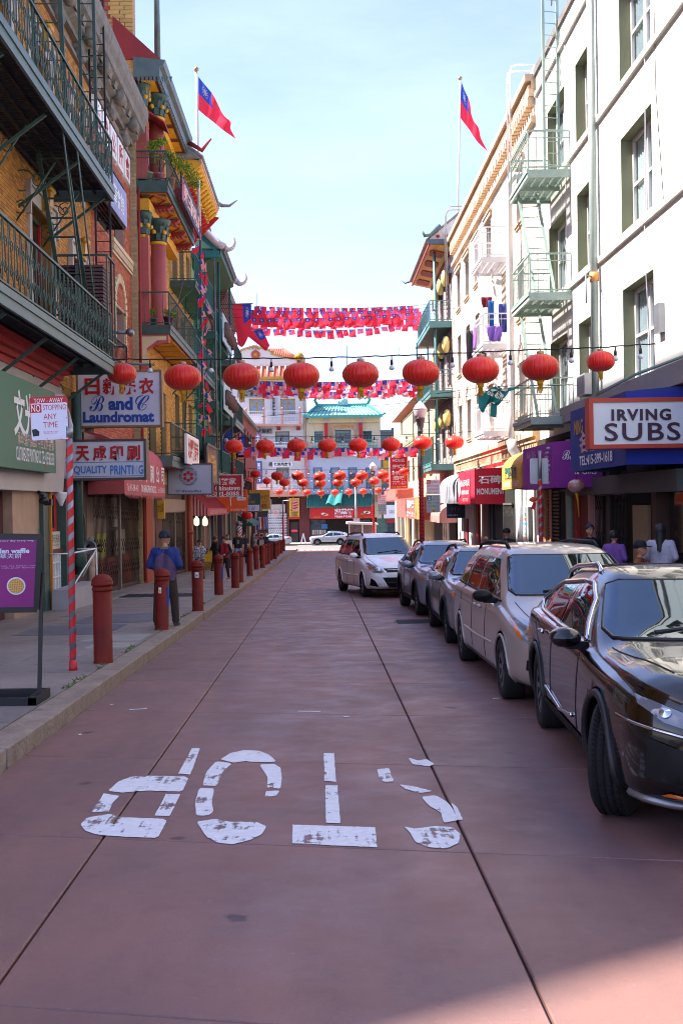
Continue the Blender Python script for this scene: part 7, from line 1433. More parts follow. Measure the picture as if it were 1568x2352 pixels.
for k_, (u, v) in enumerate(((522, 998), (554, 1005))):
 p = at(u, v, 55); t_ = thing('wall_flag', ['larger', 'smaller'][k_] + ' drooping blue flag near the second lantern row on the left', 'flag', p); tb('pole', STEELGREY, t_, [V((XC, 55, p.z - .3)), p + V((.35, 0, .45))], .02, 6)
 b = MB(); s_ = (1, .55)[k_]; b.grid(lambda s, t: p + V((-.75 * s_ * s * (.6 + .4 * t) + .3 * s_, .08 * math.sin(7 * s + 3 * t), .35 * s_ - .35 * s_ * s - 1.15 * s_ * t)), 10, 10); b.build('cloth', FBLUE, t_, fix=False); b = MB(); b.lathe([(0, -.01), (.12 * s_, 0), (0, .01)], (0, 0, 0), 10); w_s = b.build('white_sun', FWHITE, t_); w_s.matrix_parent_inverse = Matrix(); w_s.rotation_euler = (math.pi / 2, 0, 0); w_s.location = (-.05 * s_, -.12, -.3 * s_)
# teal cloth on the cable by the right hand buildings
cl = thing('printed_cloth', 'teal printed cloth sagging from a wire by the pale green fire escape', 'cloth', at(1140, 900, 27))
def tealf(s, t):
 u = 1101 + s * 72 - t * (4 + 26 * s); v = 893 + t * (42 + 10 * math.sin(s * 6)) - s * 2 + 5 * math.sin(s * 9); p = at(u, v, 27); p.y += .12 * math.sin(9 * s + 4 * t); return p
MB().grid(tealf, 16, 8).build('cloth', M('teal_cloth', '#0f7a74', .75, var=.15), cl, fix=False)
MB().grid(lambda s, t: at(1127 + 14 * s - 2 * t, 925 + 31 * t + 3 * s, 26.95), 3, 4).build('cloth_tail', M('teal_cloth', '#0f7a74'), cl, fix=False); MB().grid(lambda s, t: at(1165 + 26 * s, 890 + t * (10 - 8 * s) - 1 * s, 27), 5, 2).build('cloth_corner', M('teal_cloth', '#0f7a74'), cl, fix=False)
p = at(1139, 910, 26.8); text('Tea Shop', p, (.95, 0, -.42), (.42, 0, .95), .72, .17, M('cream_ink', '#d8d2c0'), cl, .01); p = at(1145, 896, 26.8)
b = MB()
for i in range(6): a = i * math.pi / 3; b.prism([p + V((.02 * math.cos(a), 0, .02 * math.sin(a))), p + V((.17 * math.cos(a - .2), 0, .17 * math.sin(a - .2))), p + V((.2 * math.cos(a), 0, .2 * math.sin(a))), p + V((.17 * math.cos(a + .2), 0, .17 * math.sin(a + .2)))], (0, -.006, 0))
b.build('flower_print', M('cream_ink', '#d8d2c0'), cl); cable('thin wire that the teal cloth hangs from', [at(1000, 905, 27.2), at(1110, 889, 27), at(1190, 886, 27), V((XE, 26.6, 4.45))], .008)
for i, (u0, v0, y0, u1, v1, y1) in enumerate(((575, 1007, 58, 960, 1003, 58), (600, 957, 53, 1130, 905, 40), (700, 945, 70, 745, 1022, 60))): cable(['upper', 'long slanting', 'steep teal'][i] + ' thin wire crossing the far street', [at(u0, v0, y0), at(u1, v1, y1)], .01)
# ---------------------------------------------------------------- bollards along the left kerb
BOLM = M('bollard_rust_red', '#6a1a0e', .6, spec=.25, var=.32, scale=4, bump=.15, bscale=80, fine=.07, streak=.3)
def make_bollard():
 t_ = thing('bollard', 'b', 'bollard', (0, 0, 0)); b = MB(); b.lathe([(.115, -.03), (.115, .01), (.108, .02), (.108, .84)], (0, 0, 0), 24); b.build('post', BOLM, t_)
 b = MB(); b.lathe([(.112, .78), (.116, .785), (.116, .815), (.111, .82)], (0, 0, 0), 24); b.build('band', BOLM, t_)
 b = MB(); b.lathe([(.12, .84), (.124, .85), (.124, .866)] + [(.122 * math.cos(a), .866 + .1 * math.sin(a)) for a in [math.pi / 2 * i / 8 for i in range(9)]], (0, 0, 0), 24); b.build('domed_cap', BOLM, t_); return t_
bol0 = make_bollard(); first = True
spots = [(238, 1522, 1.0), (372, 1446, .98), (455, 1403, 1), (503, 1366, 1), (541, 1350, 1), (552, 1337, .99), (574, 1322, 1), (589, 1308, 1), (603, 1304, 1), (609, 1297, 1), (616, 1295, 1), (622, 1287, 1), (632, 1284, 1), (637, 1278, 1), (641, 1273, 1), (646, 1271, 1), (652, 1266, 1)]
for i, (u, v, s) in enumerate(spots):
 p = on_road(u, v, CURB); o_ = bol0 if i == 0 else dup(bol0); o_.location = p; o_.scale = (s, s, s * (1.06 if i == 0 else 1)); o_.rotation_euler = ((0, .02, 0, 0, 0)[i] if i < 5 else 0, (.0, .012, .008, 0, 0)[i] if i < 5 else 0, i); o_['group'] = 'rust red bollards along the left kerb'
 o_['label'] = ['nearest rust red bollard, right of the striped sign pole', 'rust red bollard with a yellow sticker in front of the man in a cap', 'rust red bollard with a white sticker, third from the camera'][i] if i < 3 else f'rust red bollard, {["fourth", "fifth", "sixth", "seventh", "eighth", "ninth", "tenth", "eleventh", "twelfth", "thirteenth", "fourteenth", "fifteenth", "sixteenth", "last"][i - 3]} from the camera along the left kerb'
 if i in (1, 2):
  st_ = bx('sticker', M('yellow_sticker', '#c9a82a') if i == 1 else PAPERWHITE, None, 0, 1, 0, 1, 0, 1)
  def arc(b, a0, a1, z0, z1, r=.1105): b.grid(lambda s_, t_: (r * math.cos(a0 + (a1 - a0) * s_), r * math.sin(a0 + (a1 - a0) * s_), z0 + (z1 - z0) * t_), 6, 1)
  bpy.data.objects.remove(st_); b = MB()
  if i == 1: arc(b, 4.35, 4.75, .58, .67)
  else: arc(b, 4.4, 5.05, .64, .74)
  s_ = b.build('sticker', PAPERWHITE, None); s_.parent = o_; s_.rotation_euler.z = -i
  b = MB()
  if i == 1: arc(b, 4.42, 4.68, .59, .64, .1115); m_ = M('yellow_sticker', '#c9a82a')
  else: arc(b, 4.55, 4.9, .66, .7, .1115); m_ = M('grey_ink', '#6a6468')
  s2 = b.build('sticker_print', m_, None); s2.parent = s_
 if i in (1, 3):
  b = MB(); b.grid(lambda s_, t_: (.1105 * math.cos(5.6 + .8 * s_), .1105 * math.sin(5.6 + .8 * s_), .38 + .3 * t_), 6, 1); s_ = b.build('blue_label', BLUEINK, None); s_.parent = o_; s_.rotation_euler.z = -i
# ---------------------------------------------------------------- parking sign on a taped pole, left
TAPE = bpy.data.materials.new('red_silver_spiral_tape'); TAPE.use_nodes = True
t = TAPE.node_tree; N = t.nodes; k = t.links.new; B = N['Principled BSDF']; B.inputs['Roughness'].default_value = .45; B.inputs['Base Color'].default_value = (*lin('#b81c22'), 1)
SILV = M('silver_pole', '#8a8890', .45, .4)
def taped_pole(t_, x, y, z0, z1, r=.034, pitch=.17, w_=.1, bare=.0):
 tb('pole', SILV, t_, [(x, y, z0), (x, y, z1)], r, 14)
 b = MB(); n = int((z1 - bare - z0) / pitch); prev = None; b.smooth = True
 for i in range(n * 12 + 1):
  a = 2 * math.pi * i / 12; zz = z0 + pitch * i / 12 + random.uniform(-.002, .002); c = ((r + .002) * math.cos(a), (r + .002) * math.sin(a)); cur = [(x + c[0], y + c[1], zz), (x + c[0] * 1.04, y + c[1] * 1.04, zz + w_)]
  if prev: b.add([prev[0], cur[0], cur[1], prev[1]], [(0, 1, 2, 3)])
  prev = cur
 b.build('red_spiral_tape', TAPE, t_, fix=False)
py_ = 11.92; px_ = at(168, 1500, py_).x; zb = gz(py_) + CURB
t_ = thing('parking_sign', 'TOW-AWAY NO STOPPING sign on a red and silver spiral taped pole', 'sign', (px_, py_, zb)); taped_pole(t_, px_, py_, zb, 2.44)
bb = MB(); bb.lathe([(.05, 0), (.045, .04), (.04, .12)], (px_, py_, zb - .005), 12); bb.build('tape_bundle', TAPE, t_)
b = MB(); b.tube([(px_, py_, 2.38), (px_, py_, 2.5)], .045, 12); b.prism([(px_ - .045, py_ - .02, 2.5), (px_ + .045, py_ - .02, 2.5), (px_ - .0, py_ - .02, 2.68), (px_ - .07, py_ - .02, 2.85), (px_ - .12, py_ - .02, 2.85)], (0, .04, 0)); b.build('bracket', STEEL, t_)
c = at(114, 961, py_ - .04); u_, v_ = V((1, .06, .035)).normalized(), V((-.03, 0, 1)).normalized(); n_ = u_.cross(v_)
def plate(parent, c, u_, v_, w_, h_, m, name='plate', th=.006, r=.025, off=0.0):
 pts = []; n_ = u_.cross(v_).normalized()
 for (sx, sz, a0) in ((1, 1, 0), (-1, 1, 90), (-1, -1, 180), (1, -1, 270)):
  for q in range(5): a = math.radians(a0 + q * 22.5); pts.append(c + u_ * (sx * (w_ / 2 - r) + r * math.cos(a)) + v_ * (sz * (h_ / 2 - r) + r * math.sin(a)) + n_ * off)
 return MB().prism(pts, n_ * th).build(name, m, parent)
W_, H_ = .405, .475
pl_ = plate(t_, c, u_, v_, W_, H_, REDINK); wh = plate(pl_, c - v_ * .033, u_, v_, W_ - .012, H_ - .075, SIGNW, 'white_field', .002, .018, .006)
plate(pl_, c + u_ * -.137 + v_ * .111, u_, v_, .12, .09, REDINK, 'red_block', .001, .003, .008)
def st(s, du, dv, w_, h_, m, b_=.0): text(s, c + u_ * du + v_ * dv + n_ * .0085, u_, v_, w_, h_, m, pl_, b_, depth=.0005)
st('TOW - AWAY', 0, .196, .31, .045, WHITEINK, .0); text('NO', c + u_ * -.137 + v_ * .113 + n_ * .0105, u_, v_, .095, .075, WHITEINK, pl_, 0, depth=0); st('STOPPING', .06, .118, .24, .058, REDINK); st('ANY', .01, .02, .14, .062, REDINK); st('TIME', .01, -.068, .155, .062, REDINK); st('FOR TOWED CARS\nPHONE 553-1235', .01, -.155, .16, .03, REDINK)
dk = MB(); dk.prism([c + u_ * a + v_ * b_ + n_ * .0086 for a, b_ in ((-.19, -.115), (-.145, -.108), (-.11, -.14), (-.115, -.185), (-.18, -.19))], n_ * .0006); dk.build('dark_sticker', BLACKINK, pl_); st('BINFUL', -.152, -.148, .07, .018, WHITEINK)
b = MB()
for du, dv in ((.185, .13), (.185, .0), (.185, -.13), (-.03, -.222), (.12, -.222)): b.lathe([(.007, 0), (.006, .004), (0, .005)], c + u_ * du + v_ * dv - V((0, .012, 0)), 8)
b.build('rivets', BLACKPAINT, pl_)
# the same kind of taped pole on the right, its sign seen from behind
yr_ = 21.2; xr_ = at(1240, 1150, yr_).x; t_ = thing('parking_sign', 'taped red sign pole with the blank grey back of its sign on the right pavement', 'sign', (xr_, yr_, gz(yr_) + CURB)); taped_pole(t_, xr_, yr_, gz(yr_) + CURB, 2.05, .04, .18, .12); tb('upper_pole', STEEL, t_, [(xr_, yr_, 2.0), (xr_, yr_, 2.6)], .035, 10)
c = at(1237, 1082, yr_ + .06); plate(t_, c, V((1, 0, 0)), V((0, 0, 1)), .36, .5, M('sign_back_grey', '#b5b3b8', .5, .2), 'plate', .006, .03)
fo = thing('hanging_fish', 'small orange red paper fish hanging on the taped pole at the right', 'ornament', at(1227, 1148, 21.1)); p = BASE[fo.name]; b = MB(); b.grid(lambda s, t: p + V((-.11 + .22 * s, .0 + .03 * math.cos(t * 6.28) * math.sin(3.14 * s) ** .6, .055 * math.sin(t * 6.28) * math.sin(3.14 * min(1, s * 1.15 + .05)) ** .6 + .03 * s)), 10, 10); b.build('body', M('fish_orange', '#c8501c', .5, var=.25, scale=20), fo); b = MB(); b.prism([p + V((-.03, -.01, -.04)), p + V((-.09, -.01, -.2)), p + V((-.05, -.01, -.17)), p + V((-.01, -.01, -.21)), p + V((.03, -.01, -.05))], (0, .01, 0)); b.build('ribbon', REDINK, fo); tb('cord', WIRE, fo, [p + V((.0, 0, .05)), p + V((.02, 0, .2))], .005)
# ---------------------------------------------------------------- purple poster stand
ya = 9.66; za = gz(ya) + CURB; t_ = thing('poster_stand', 'black metal stand holding a purple waffle poster on the left pavement', 'sign stand', (-2.8, ya, za))
tilt = lambda z: at(93 - (1600 - z) * 0, z, ya)
tr, br_ = at(92, 1233, ya), at(84, 1400, ya + .02); tl, bl_ = tr + V((-.62, 0, .02)), br_ + V((-.62, 0, .0)); fx = lambda a, b_, s: a.lerp(b_, s)
b = MB(); b.prism([tl, tr, br_, bl_], (0, .03, 0)); pn = b.build('panel', M('poster_purple', '#7d1268', .4, var=.12, scale=2), t_)
b = MB()
for (p, q) in ((tl, tr), (tr, br_), (br_, bl_), (bl_, tl)): b.bar(p + V((0, .012, 0)), q + V((0, .012, 0)), .05, .03, up=(0, 1, 0))
b.build('frame', BLACKPAINT, pn)
foot = at(89, 1592, ya); b = MB(); b.bar(tr.lerp(br_, .5) + V((.02, .05, 0)), V((foot.x, ya + .02, za)), .032, .03); b.bar(tl.lerp(bl_, .5) + V((-.02, .05, 0)), V((foot.x - .66, ya + .02, za)), .03); b.build('legs', BLACKPAINT, t_)
b = MB(); b.box(foot.x - .7, foot.x + .03, ya - .2, ya - .14, za, za + .07); b.box(foot.x - .04, foot.x + .035, ya - .2, ya + .28, za, za + .08); b.box(foot.x - .7, foot.x, ya + .22, ya + .28, za, za + .08); b.box(foot.x - .72, foot.x - .64, ya - .2, ya + .28, za, za + .08); b.build('base', BLACKPAINT, t_)
mid = tl.lerp(tr, .72); dv = (br_ - tr)
ptx = lambda s, fx_, fy, w_, h_, m, b_=.0: text(s, tl.lerp(tr, fx_) + dv * fy - V((0, .004, 0)), (1, 0, 0), (-dv.x / -dv.z if 0 else .05, 0, 1), w_, h_, m, pn, b_)
ptx('Golden waffle', .56, .2, .38, .045, SIGNW, .03); ptx('金華夫餅', .55, .27, .26, .045, SIGNW); ptx('Every day every way', .68, .06, .3, .018, SIGNW); ptx('soft, green tea batter and\nmochi, soft, plum flavour', .62, .42, .42, .035, M('pale_lilac_ink', '#b892c4'))
cw = tl.lerp(tr, .7) + dv * .68; b = MB(); n = 26; b.prism([cw + V((.082 * math.cos(2 * math.pi * i / n), -.002, .078 * math.sin(2 * math.pi * i / n))) for i in range(n)], (0, -.003, 0)); cup = b.build('printed_plate', SIGNW, pn)
b = MB(); b.prism([cw + V((.07 * math.cos(2 * math.pi * i / n), -.006, .066 * math.sin(2 * math.pi * i / n))) for i in range(n)], (0, -.002, 0)); wf = b.build('printed_waffle', M('waffle_gold', '#b8862c', .5, var=.2, scale=30), cup)
b = MB()
for i in range(-3, 4):
 h_ = (.066 ** 2 - (i * .02) ** 2) ** .5 * .95; b.bar(cw + V((i * .02 - .006, -.009, -h_)), cw + V((i * .02 + .006, -.009, h_)), .005); b.bar(cw + V((-h_, -.009, i * .02)), cw + V((h_, -.009, i * .02 + .008)), .005)
b.build('waffle_ridges', M('waffle_pale', '#d8b46a', .5), wf)
# ---------------------------------------------------------------- lamp posts
POSTM = M('lamp_post_iron', '#47464d', .5, .3, var=.15, bump=.1)
def lamp_post(label, x, y, zt, s=1.0, wrap=True):
 z0 = gz(y) + CURB; t_ = thing('lamp_post', label, 'lamp post', (x, y, z0)); n = 24; zc = zt - .95 * s
 b = MB(); vs = []; 
 prof = [(.2, 0), (.2, .5), (.13, .65), (.095, .8), (.09, (zc - z0) - .25)]
 for r, z in prof:
  for j in range(n): rr = r * (1 if j % 2 else .9); vs.append((x + rr * math.cos(2 * math.pi * j / n), y + rr * math.sin(2 * math.pi * j / n), z0 + z))
 b.add(vs, [(i * n + j, i * n + (j + 1) % n, (i + 1) * n + (j + 1) % n, (i + 1) * n + j) for i in range(len(prof) - 1) for j in range(n)]); b.build('fluted_shaft', POSTM, t_)
 b = MB(); b.lathe([(.1, -.28), (.12, -.25), (.12, -.2), (.1, -.17), (.14, .0), (.2, .28 * s), (.215, .3 * s), (.2, .33 * s)], (x, y, zc), 20); b.build('capital', POSTM, t_)
 b = MB(); b.lathe([(.19 * s, 0), (.25 * s, .12), (.285 * s, .3 * s), (.29 * s, .36 * s)], (x, y, zc + .32 * s), 20); b.build('globe', M('lamp_glass', '#b9aebc', .3, var=.06, spec=.5), t_)
 b = MB(); b.lathe([(.3 * s, 0), (.28 * s, .05), (.22 * s, .14 * s), (.19 * s, .2 * s), (.12 * s, .26 * s), (.07 * s, .3 * s), (.06 * s, .34 * s), (0, .37 * s)], (x, y, zc + .68 * s), 20); b.build('lid', M('lamp_lid', '#d4cfd4', .35, var=.04), t_)
 if wrap:
  b = MB(); prev = None; b.smooth = True
  for i in range(22 * 12): a = 2 * math.pi * i / 12; z = z0 + .3 + i * .0125; c = (.112 * math.cos(a), .112 * math.sin(a)); cur = [(x + c[0], y + c[1], z), (x + c[0], y + c[1], z + .1)]; (b.add([prev[0], cur[0], cur[1], prev[1]], [(0, 1, 2, 3)]) if prev else None); prev = cur
  b.build('red_spiral_tape', TAPE, t_, fix=False)
 return t_
def park_plates(t_, x, y, zN, s, red=True):
 U_, V_ = V((1, 0, 0)), V((0, 0, 1)); c1 = V((x, y, zN)); p1 = plate(t_, c1, U_, V_, .57 * s, .62 * s, SIGNW, 'no_parking_plate', .006, .03); f = lambda s_, dx, dz, w_, h_, m, q, cc, b_=.0: text(s_, cc + V((dx * s, -.009, dz * s)), U_, V_, w_ * s, h_ * s, m, q, b_, depth=.001)
 bx('red_block', REDINK, p1, x - .27 * s, x - .1 * s, y - .008, y - .006, zN + .12 * s, zN + .29 * s); f('NO', -.185, .205, .13, .12, WHITEINK, p1, c1, .01); f('PARKING', .09, .205, .35, .1, REDINK, p1, c1); f('2AM TO 6AM', 0, .05, .46, .09, REDINK, p1, c1); f('TUE THUR SUN', 0, -.1, .48, .09, REDINK, p1, c1); f('STREET CLEANING', 0, -.23, .46, .05, REDINK, p1, c1)
 c2 = c1 - V((0, 0, .7 * s)); p2 = plate(t_, c2, U_, V_, .58 * s, .74 * s, M('sign_pale_cool', '#9fb0b8', .4, var=.05), 'hour_plate', .006, .04); bx('green_block', TEALINK, p2, x - .26 * s, x - .08 * s, y - .008, y - .006, c2.z + .13 * s, c2.z + .33 * s); f('2', -.17, .23, .09, .14, WHITEINK, p2, c2, .02); f('HOUR', .1, .28, .24, .07, TEALINK, p2, c2); f('PARKING', .1, .18, .33, .07, TEALINK, p2, c2); f('8AM TO 9PM', 0, .03, .48, .1, TEALINK, p2, c2); f('MON THRU SAT', 0, -.1, .48, .07, TEALINK, p2, c2)
 b = MB(); b.lathe([(0, 0), (.06 * s, 0), (.06 * s, .004), (0, .004)], (0, 0, 0), 14); sl = b.build('seal', GOLDINK, p2); sl.matrix_parent_inverse = Matrix(); sl.rotation_euler = (math.pi / 2, 0, 0); sl.location = c2 + V((0, -.0095, -.26 * s)) if 0 else c2 + V((0, -.006, -.27 * s)); bx('strap', STEEL, t_, x - .42 * s, x - .25 * s, y + .0, y + .02, zN + .15, zN + .18); bx('strap', STEEL, t_, x - .42 * s, x - .25 * s, y, y + .02, zN - .9, zN - .87)
p = at(967, 1120, 45.5); t_ = lamp_post('near grey lamp post wrapped in red tape with parking signs on it', p.x, 45.5, at(965, 926, 45.5).z); p = at(994, 1118.5, 45.4); park_plates(t_, p.x, p.y, p.z, 1.0)
p = at(857, 1150, 88); t_ = lamp_post('far lamp post near the end of the right kerb', p.x, 88, at(857, 1064, 88).z, 1.0); p = at(877, 1147, 87.9); park_plates(t_, p.x, p.y, p.z, 1.15)
# far corner: boxy parked vehicle, parking meter box, A-frame, signal pole
def far_thing(): pass
yb_ = 93; sh_ = thing('boxy_vehicle', 'boxy white vehicle with a glazed upper half at the far right kerb', 'vehicle', at(830, 1262, yb_)); a_, c_ = at(802, 1232, yb_), at(862, 1203, yb_)
bx('body', M('vehicle_grey', '#a39a9c', .5, var=.1), sh_, a_.x, c_.x, yb_, yb_ + 2, gz(yb_) + .3, a_.z); bx('glazing', M('vehicle_glass', '#6f6468', .1, var=.4, scale=3), sh_, a_.x, c_.x, yb_ + .0, yb_ + 2, a_.z + .01, c_.z - .01)
for x in (a_.x, (a_.x + c_.x) / 2, c_.x): bx('post', PAPERWHITE, sh_, x - .05, x + .05, yb_ - .02, yb_ + .05, a_.z, c_.z)
b = MB(); b.prism([(a_.x - .2, yb_ - .3, c_.z), (c_.x + .2, yb_ - .3, c_.z - .1), (c_.x + .2, yb_ - .3, c_.z + .05), (a_.x - .2, yb_ - .3, c_.z + .2)], (0, 2.6, 0)); b.build('roof', PAPERWHITE, sh_)
p, q = at(818, 1205, 94), at(816, 1120, 94); gp_ = thing('signal_pole', 'slim grey signal pole above the far boxy vehicle', 'pole', p); tb('pole', STEEL, gp_, [p - V((0, 0, 2)), q], .09, 8); bx('control_box', STEEL, gp_, p.x - .25, p.x + .3, 93.9, 94.2, p.z - .1, p.z + .55)
p, q = at(651, 1263, 88), at(650, 1135, 88); rp_ = thing('taped_pole', 'thin red taped pole at the far end of the bollards', 'pole', p); tb('pole', TAPE, rp_, [p, at(650, 1184, 88)], .07, 8); tb('upper', STEEL, rp_, [at(650, 1184, 88), at(649.5, 1150, 88)], .05, 8)
p = at(677, 1165, 100); hs_ = thing('tilted_sign', 'pink white striped sign hung from the far corner pole', 'sign', p); b = MB(); b.prism([at(672, 1150, 100), at(684, 1149, 100), at(685, 1174, 100), at(672, 1174, 100)], (0, .1, 0)); q_ = b.build('board', M('pink_white', '#d8a8a8', .5), hs_)
for i in range(3): b = MB(); b.prism([at(673, 1155 + i * 6, 99.98), at(684, 1152 + i * 6, 99.98), at(684, 1154.5 + i * 6, 99.98), at(673, 1157.5 + i * 6, 99.98)], (0, .01, 0)); b.build('stripe', REDINK, q_)
tb('arm', STEEL, hs_, [at(650, 1150, 100), at(685, 1148, 100)], .04)
af = thing('street_barricade', 'white folding A frame barricade across the far street', 'barricade', at(697, 1252, 112.3)); a1, a2, a3 = at(690, 1253, 112.4), at(696.5, 1225, 112.4), at(703, 1253, 112.4); b = MB(); b.bar(a1, a2, .12); b.bar(a3, a2, .12); b.build('frame', PAPERWHITE, af)
bin_ = thing('litter_bin', 'dark open litter bin between the bollards near the couple', 'bin', at(621, 1292, 62)); p = BASE[bin_.name]; b = MB(); b.prism([(p.x - .25, p.y, gz(62) + CURB), (p.x + .25, p.y, gz(62) + CURB), (p.x + .3, p.y, gz(62) + CURB + .95), (p.x - .3, p.y, gz(62) + CURB + 1.05)], (0, .5, 0)); b.build('body', M('bin_slate', '#2e3440', .5), bin_); b = MB(); b.bar((p.x - .32, p.y - .02, gz(62) + CURB + 1.07), (p.x + .32, p.y - .02, gz(62) + CURB + .97), .05); b.build('rim', STEELGREY, bin_)
print('street ok')
# ---------------------------------------------------------------- vehicles
KX = KZ = 0.865
def crom(P, t):
 n = len(P) - 1; f = max(0, min(n - 1e-6, t * n)); i = int(f); u = f - i
 p0, p1, p2, p3 = P[max(0, i - 1)], P[i], P[i + 1], P[min(n, i + 2)]
 return [0.5 * (2 * b + (c - a) * u + (2 * a - 5 * b + 4 * c - d) * u * u + (3 * b - a - 3 * c + d) * u ** 3) for a, b, c, d in zip(p0, p1, p2, p3)]
def mono(S, y):
 for a, b in zip(S, S[1:]):
  if y <= b[0]: u = (y - a[0]) / (b[0] - a[0]); return [p + (q - p) * u for p, q in zip(a, b)]
 return list(S[-1])
def smooth_st(S, y, w=.09): A = [mono(S, max(S[0][0], min(S[-1][0], y + d))) for d in (-w, -w * .5, 0, w * .5, w)]; return [sum(k) / 5 for k in zip(*A)]
RUBBER = M('tyre_rubber', '#121214', .85, var=.2, bump=.1); ALLOY = M('alloy_wheel', '#8e9096', .3, .8, var=.08); PLASTIC = M('black_trim_plastic', '#0c0d0f', .6, var=.15, bump=.05, spec=.25); CHROME = M('chrome', '#c4c6ca', .08, 1.0, var=.03, fine=0); LENS = M('headlamp_lens', '#6f767e', .06, var=.25, scale=6, spec=.9, coat=1); AMBER = M('amber_lens', '#c8641a', .2, coat=.6); TAIL = M('tail_lens', '#8a1016', .15, coat=.6); REFL = M('lamp_reflector', '#d4d8dc', .12, .9, fine=0)
def paint(name, c, metal=.5, rough=.28): return M(name, c, rough, metal, var=.05, scale=1.5, coat=.7, fine=.03, spec=.3)
def wheel(root, loc, r, wd, side, steer=0.0, spokes=10, tread=False):
 b = MB(); n = 44; prof = [(r * .66, -wd * .5), (r * .8, -wd * .52), (r * .93, -wd * .5), (r * .985, -wd * .42), (r, -wd * .25), (r, wd * .25), (r * .985, wd * .42), (r * .93, wd * .5), (r * .8, wd * .52), (r * .66, wd * .5)]
 if tread: prof = prof[:4] + [(r, -wd * .36), (r, -wd * .24), (r * .975, -wd * .23), (r * .975, -wd * .19), (r, -wd * .18), (r, -wd * .03), (r * .975, -wd * .02), (r * .975, wd * .02), (r, wd * .03), (r, wd * .18), (r * .975, wd * .19), (r * .975, wd * .23), (r, wd * .24), (r, wd * .36)] + prof[-4:]
 ax = lambda rr, x, a: (x, rr * math.cos(a), rr * math.sin(a))
 b.smooth = True; b.add([ax(q, x, 2 * math.pi * j / n) for q, x in prof for j in range(n)], [(i * n + j, i * n + (j + 1) % n, (i + 1) * n + (j + 1) % n, (i + 1) * n + j) for i in range(len(prof) - 1) for j in range(n)]); b.smooth = False
 w_ = b.build('wheel', RUBBER, root); 
 if tread:
  b = MB()
  for j in range(70):
   a = 2 * math.pi * j / 70
   for s in (-1, 1): p = V(ax(r * 1.001, s * wd * .37, a)); q = V(ax(r * 1.001, s * wd * .26, a + .06)); b.bar(p, q, .012, .012); p = V(ax(r * 1.001, s * wd * .16, a)); q = V(ax(r * 1.001, s * wd * .05, a + .05)); b.bar(p, q, .008, .012)
  b.build('tread_sipes', PLASTIC, w_)
 b = MB(); xo = side * wd * .36; b.smooth = True
 pr = [(r * .67, side * wd * .48), (r * .62, side * wd * .46), (r * .6, side * wd * .1), (r * .2, side * wd * .05)]; b.add([ax(q, x, 2 * math.pi * j / n) for q, x in pr for j in range(n)], [(i * n + j, i * n + (j + 1) % n, (i + 1) * n + (j + 1) % n, (i + 1) * n + j) for i in range(3) for j in range(n)]); b.smooth = False
 rim = b.build('rim', M('dark_wheel_barrel', '#2a2b2e', .5, .5), w_)
 b = MB()
 for j in range(spokes):
  a = 2 * math.pi * j / spokes
  P_ = [ax(r * .12, xo, a - .28), ax(r * .63, xo + side * wd * .08, a - .11), ax(r * .63, xo + side * wd * .08, a + .11), ax(r * .12, xo, a + .28)]; b.prism(P_, (-side * .03, 0, 0))
 b.add([ax(r * .15, xo + side * .012, 2 * math.pi * j / 12) for j in range(12)], [tuple(range(12))]); rr = [ax(q, xo + side * x, 2 * math.pi * j / n) for q, x in ((r * .6, wd * .06), (r * .665, wd * .12)) for j in range(n)]; b.add(rr, [(j, (j + 1) % n, n + (j + 1) % n, n + j) for j in range(n)]); b.build('spokes', ALLOY, w_)
 w_.location = loc; w_.rotation_euler = (0, 0, steer); return w_
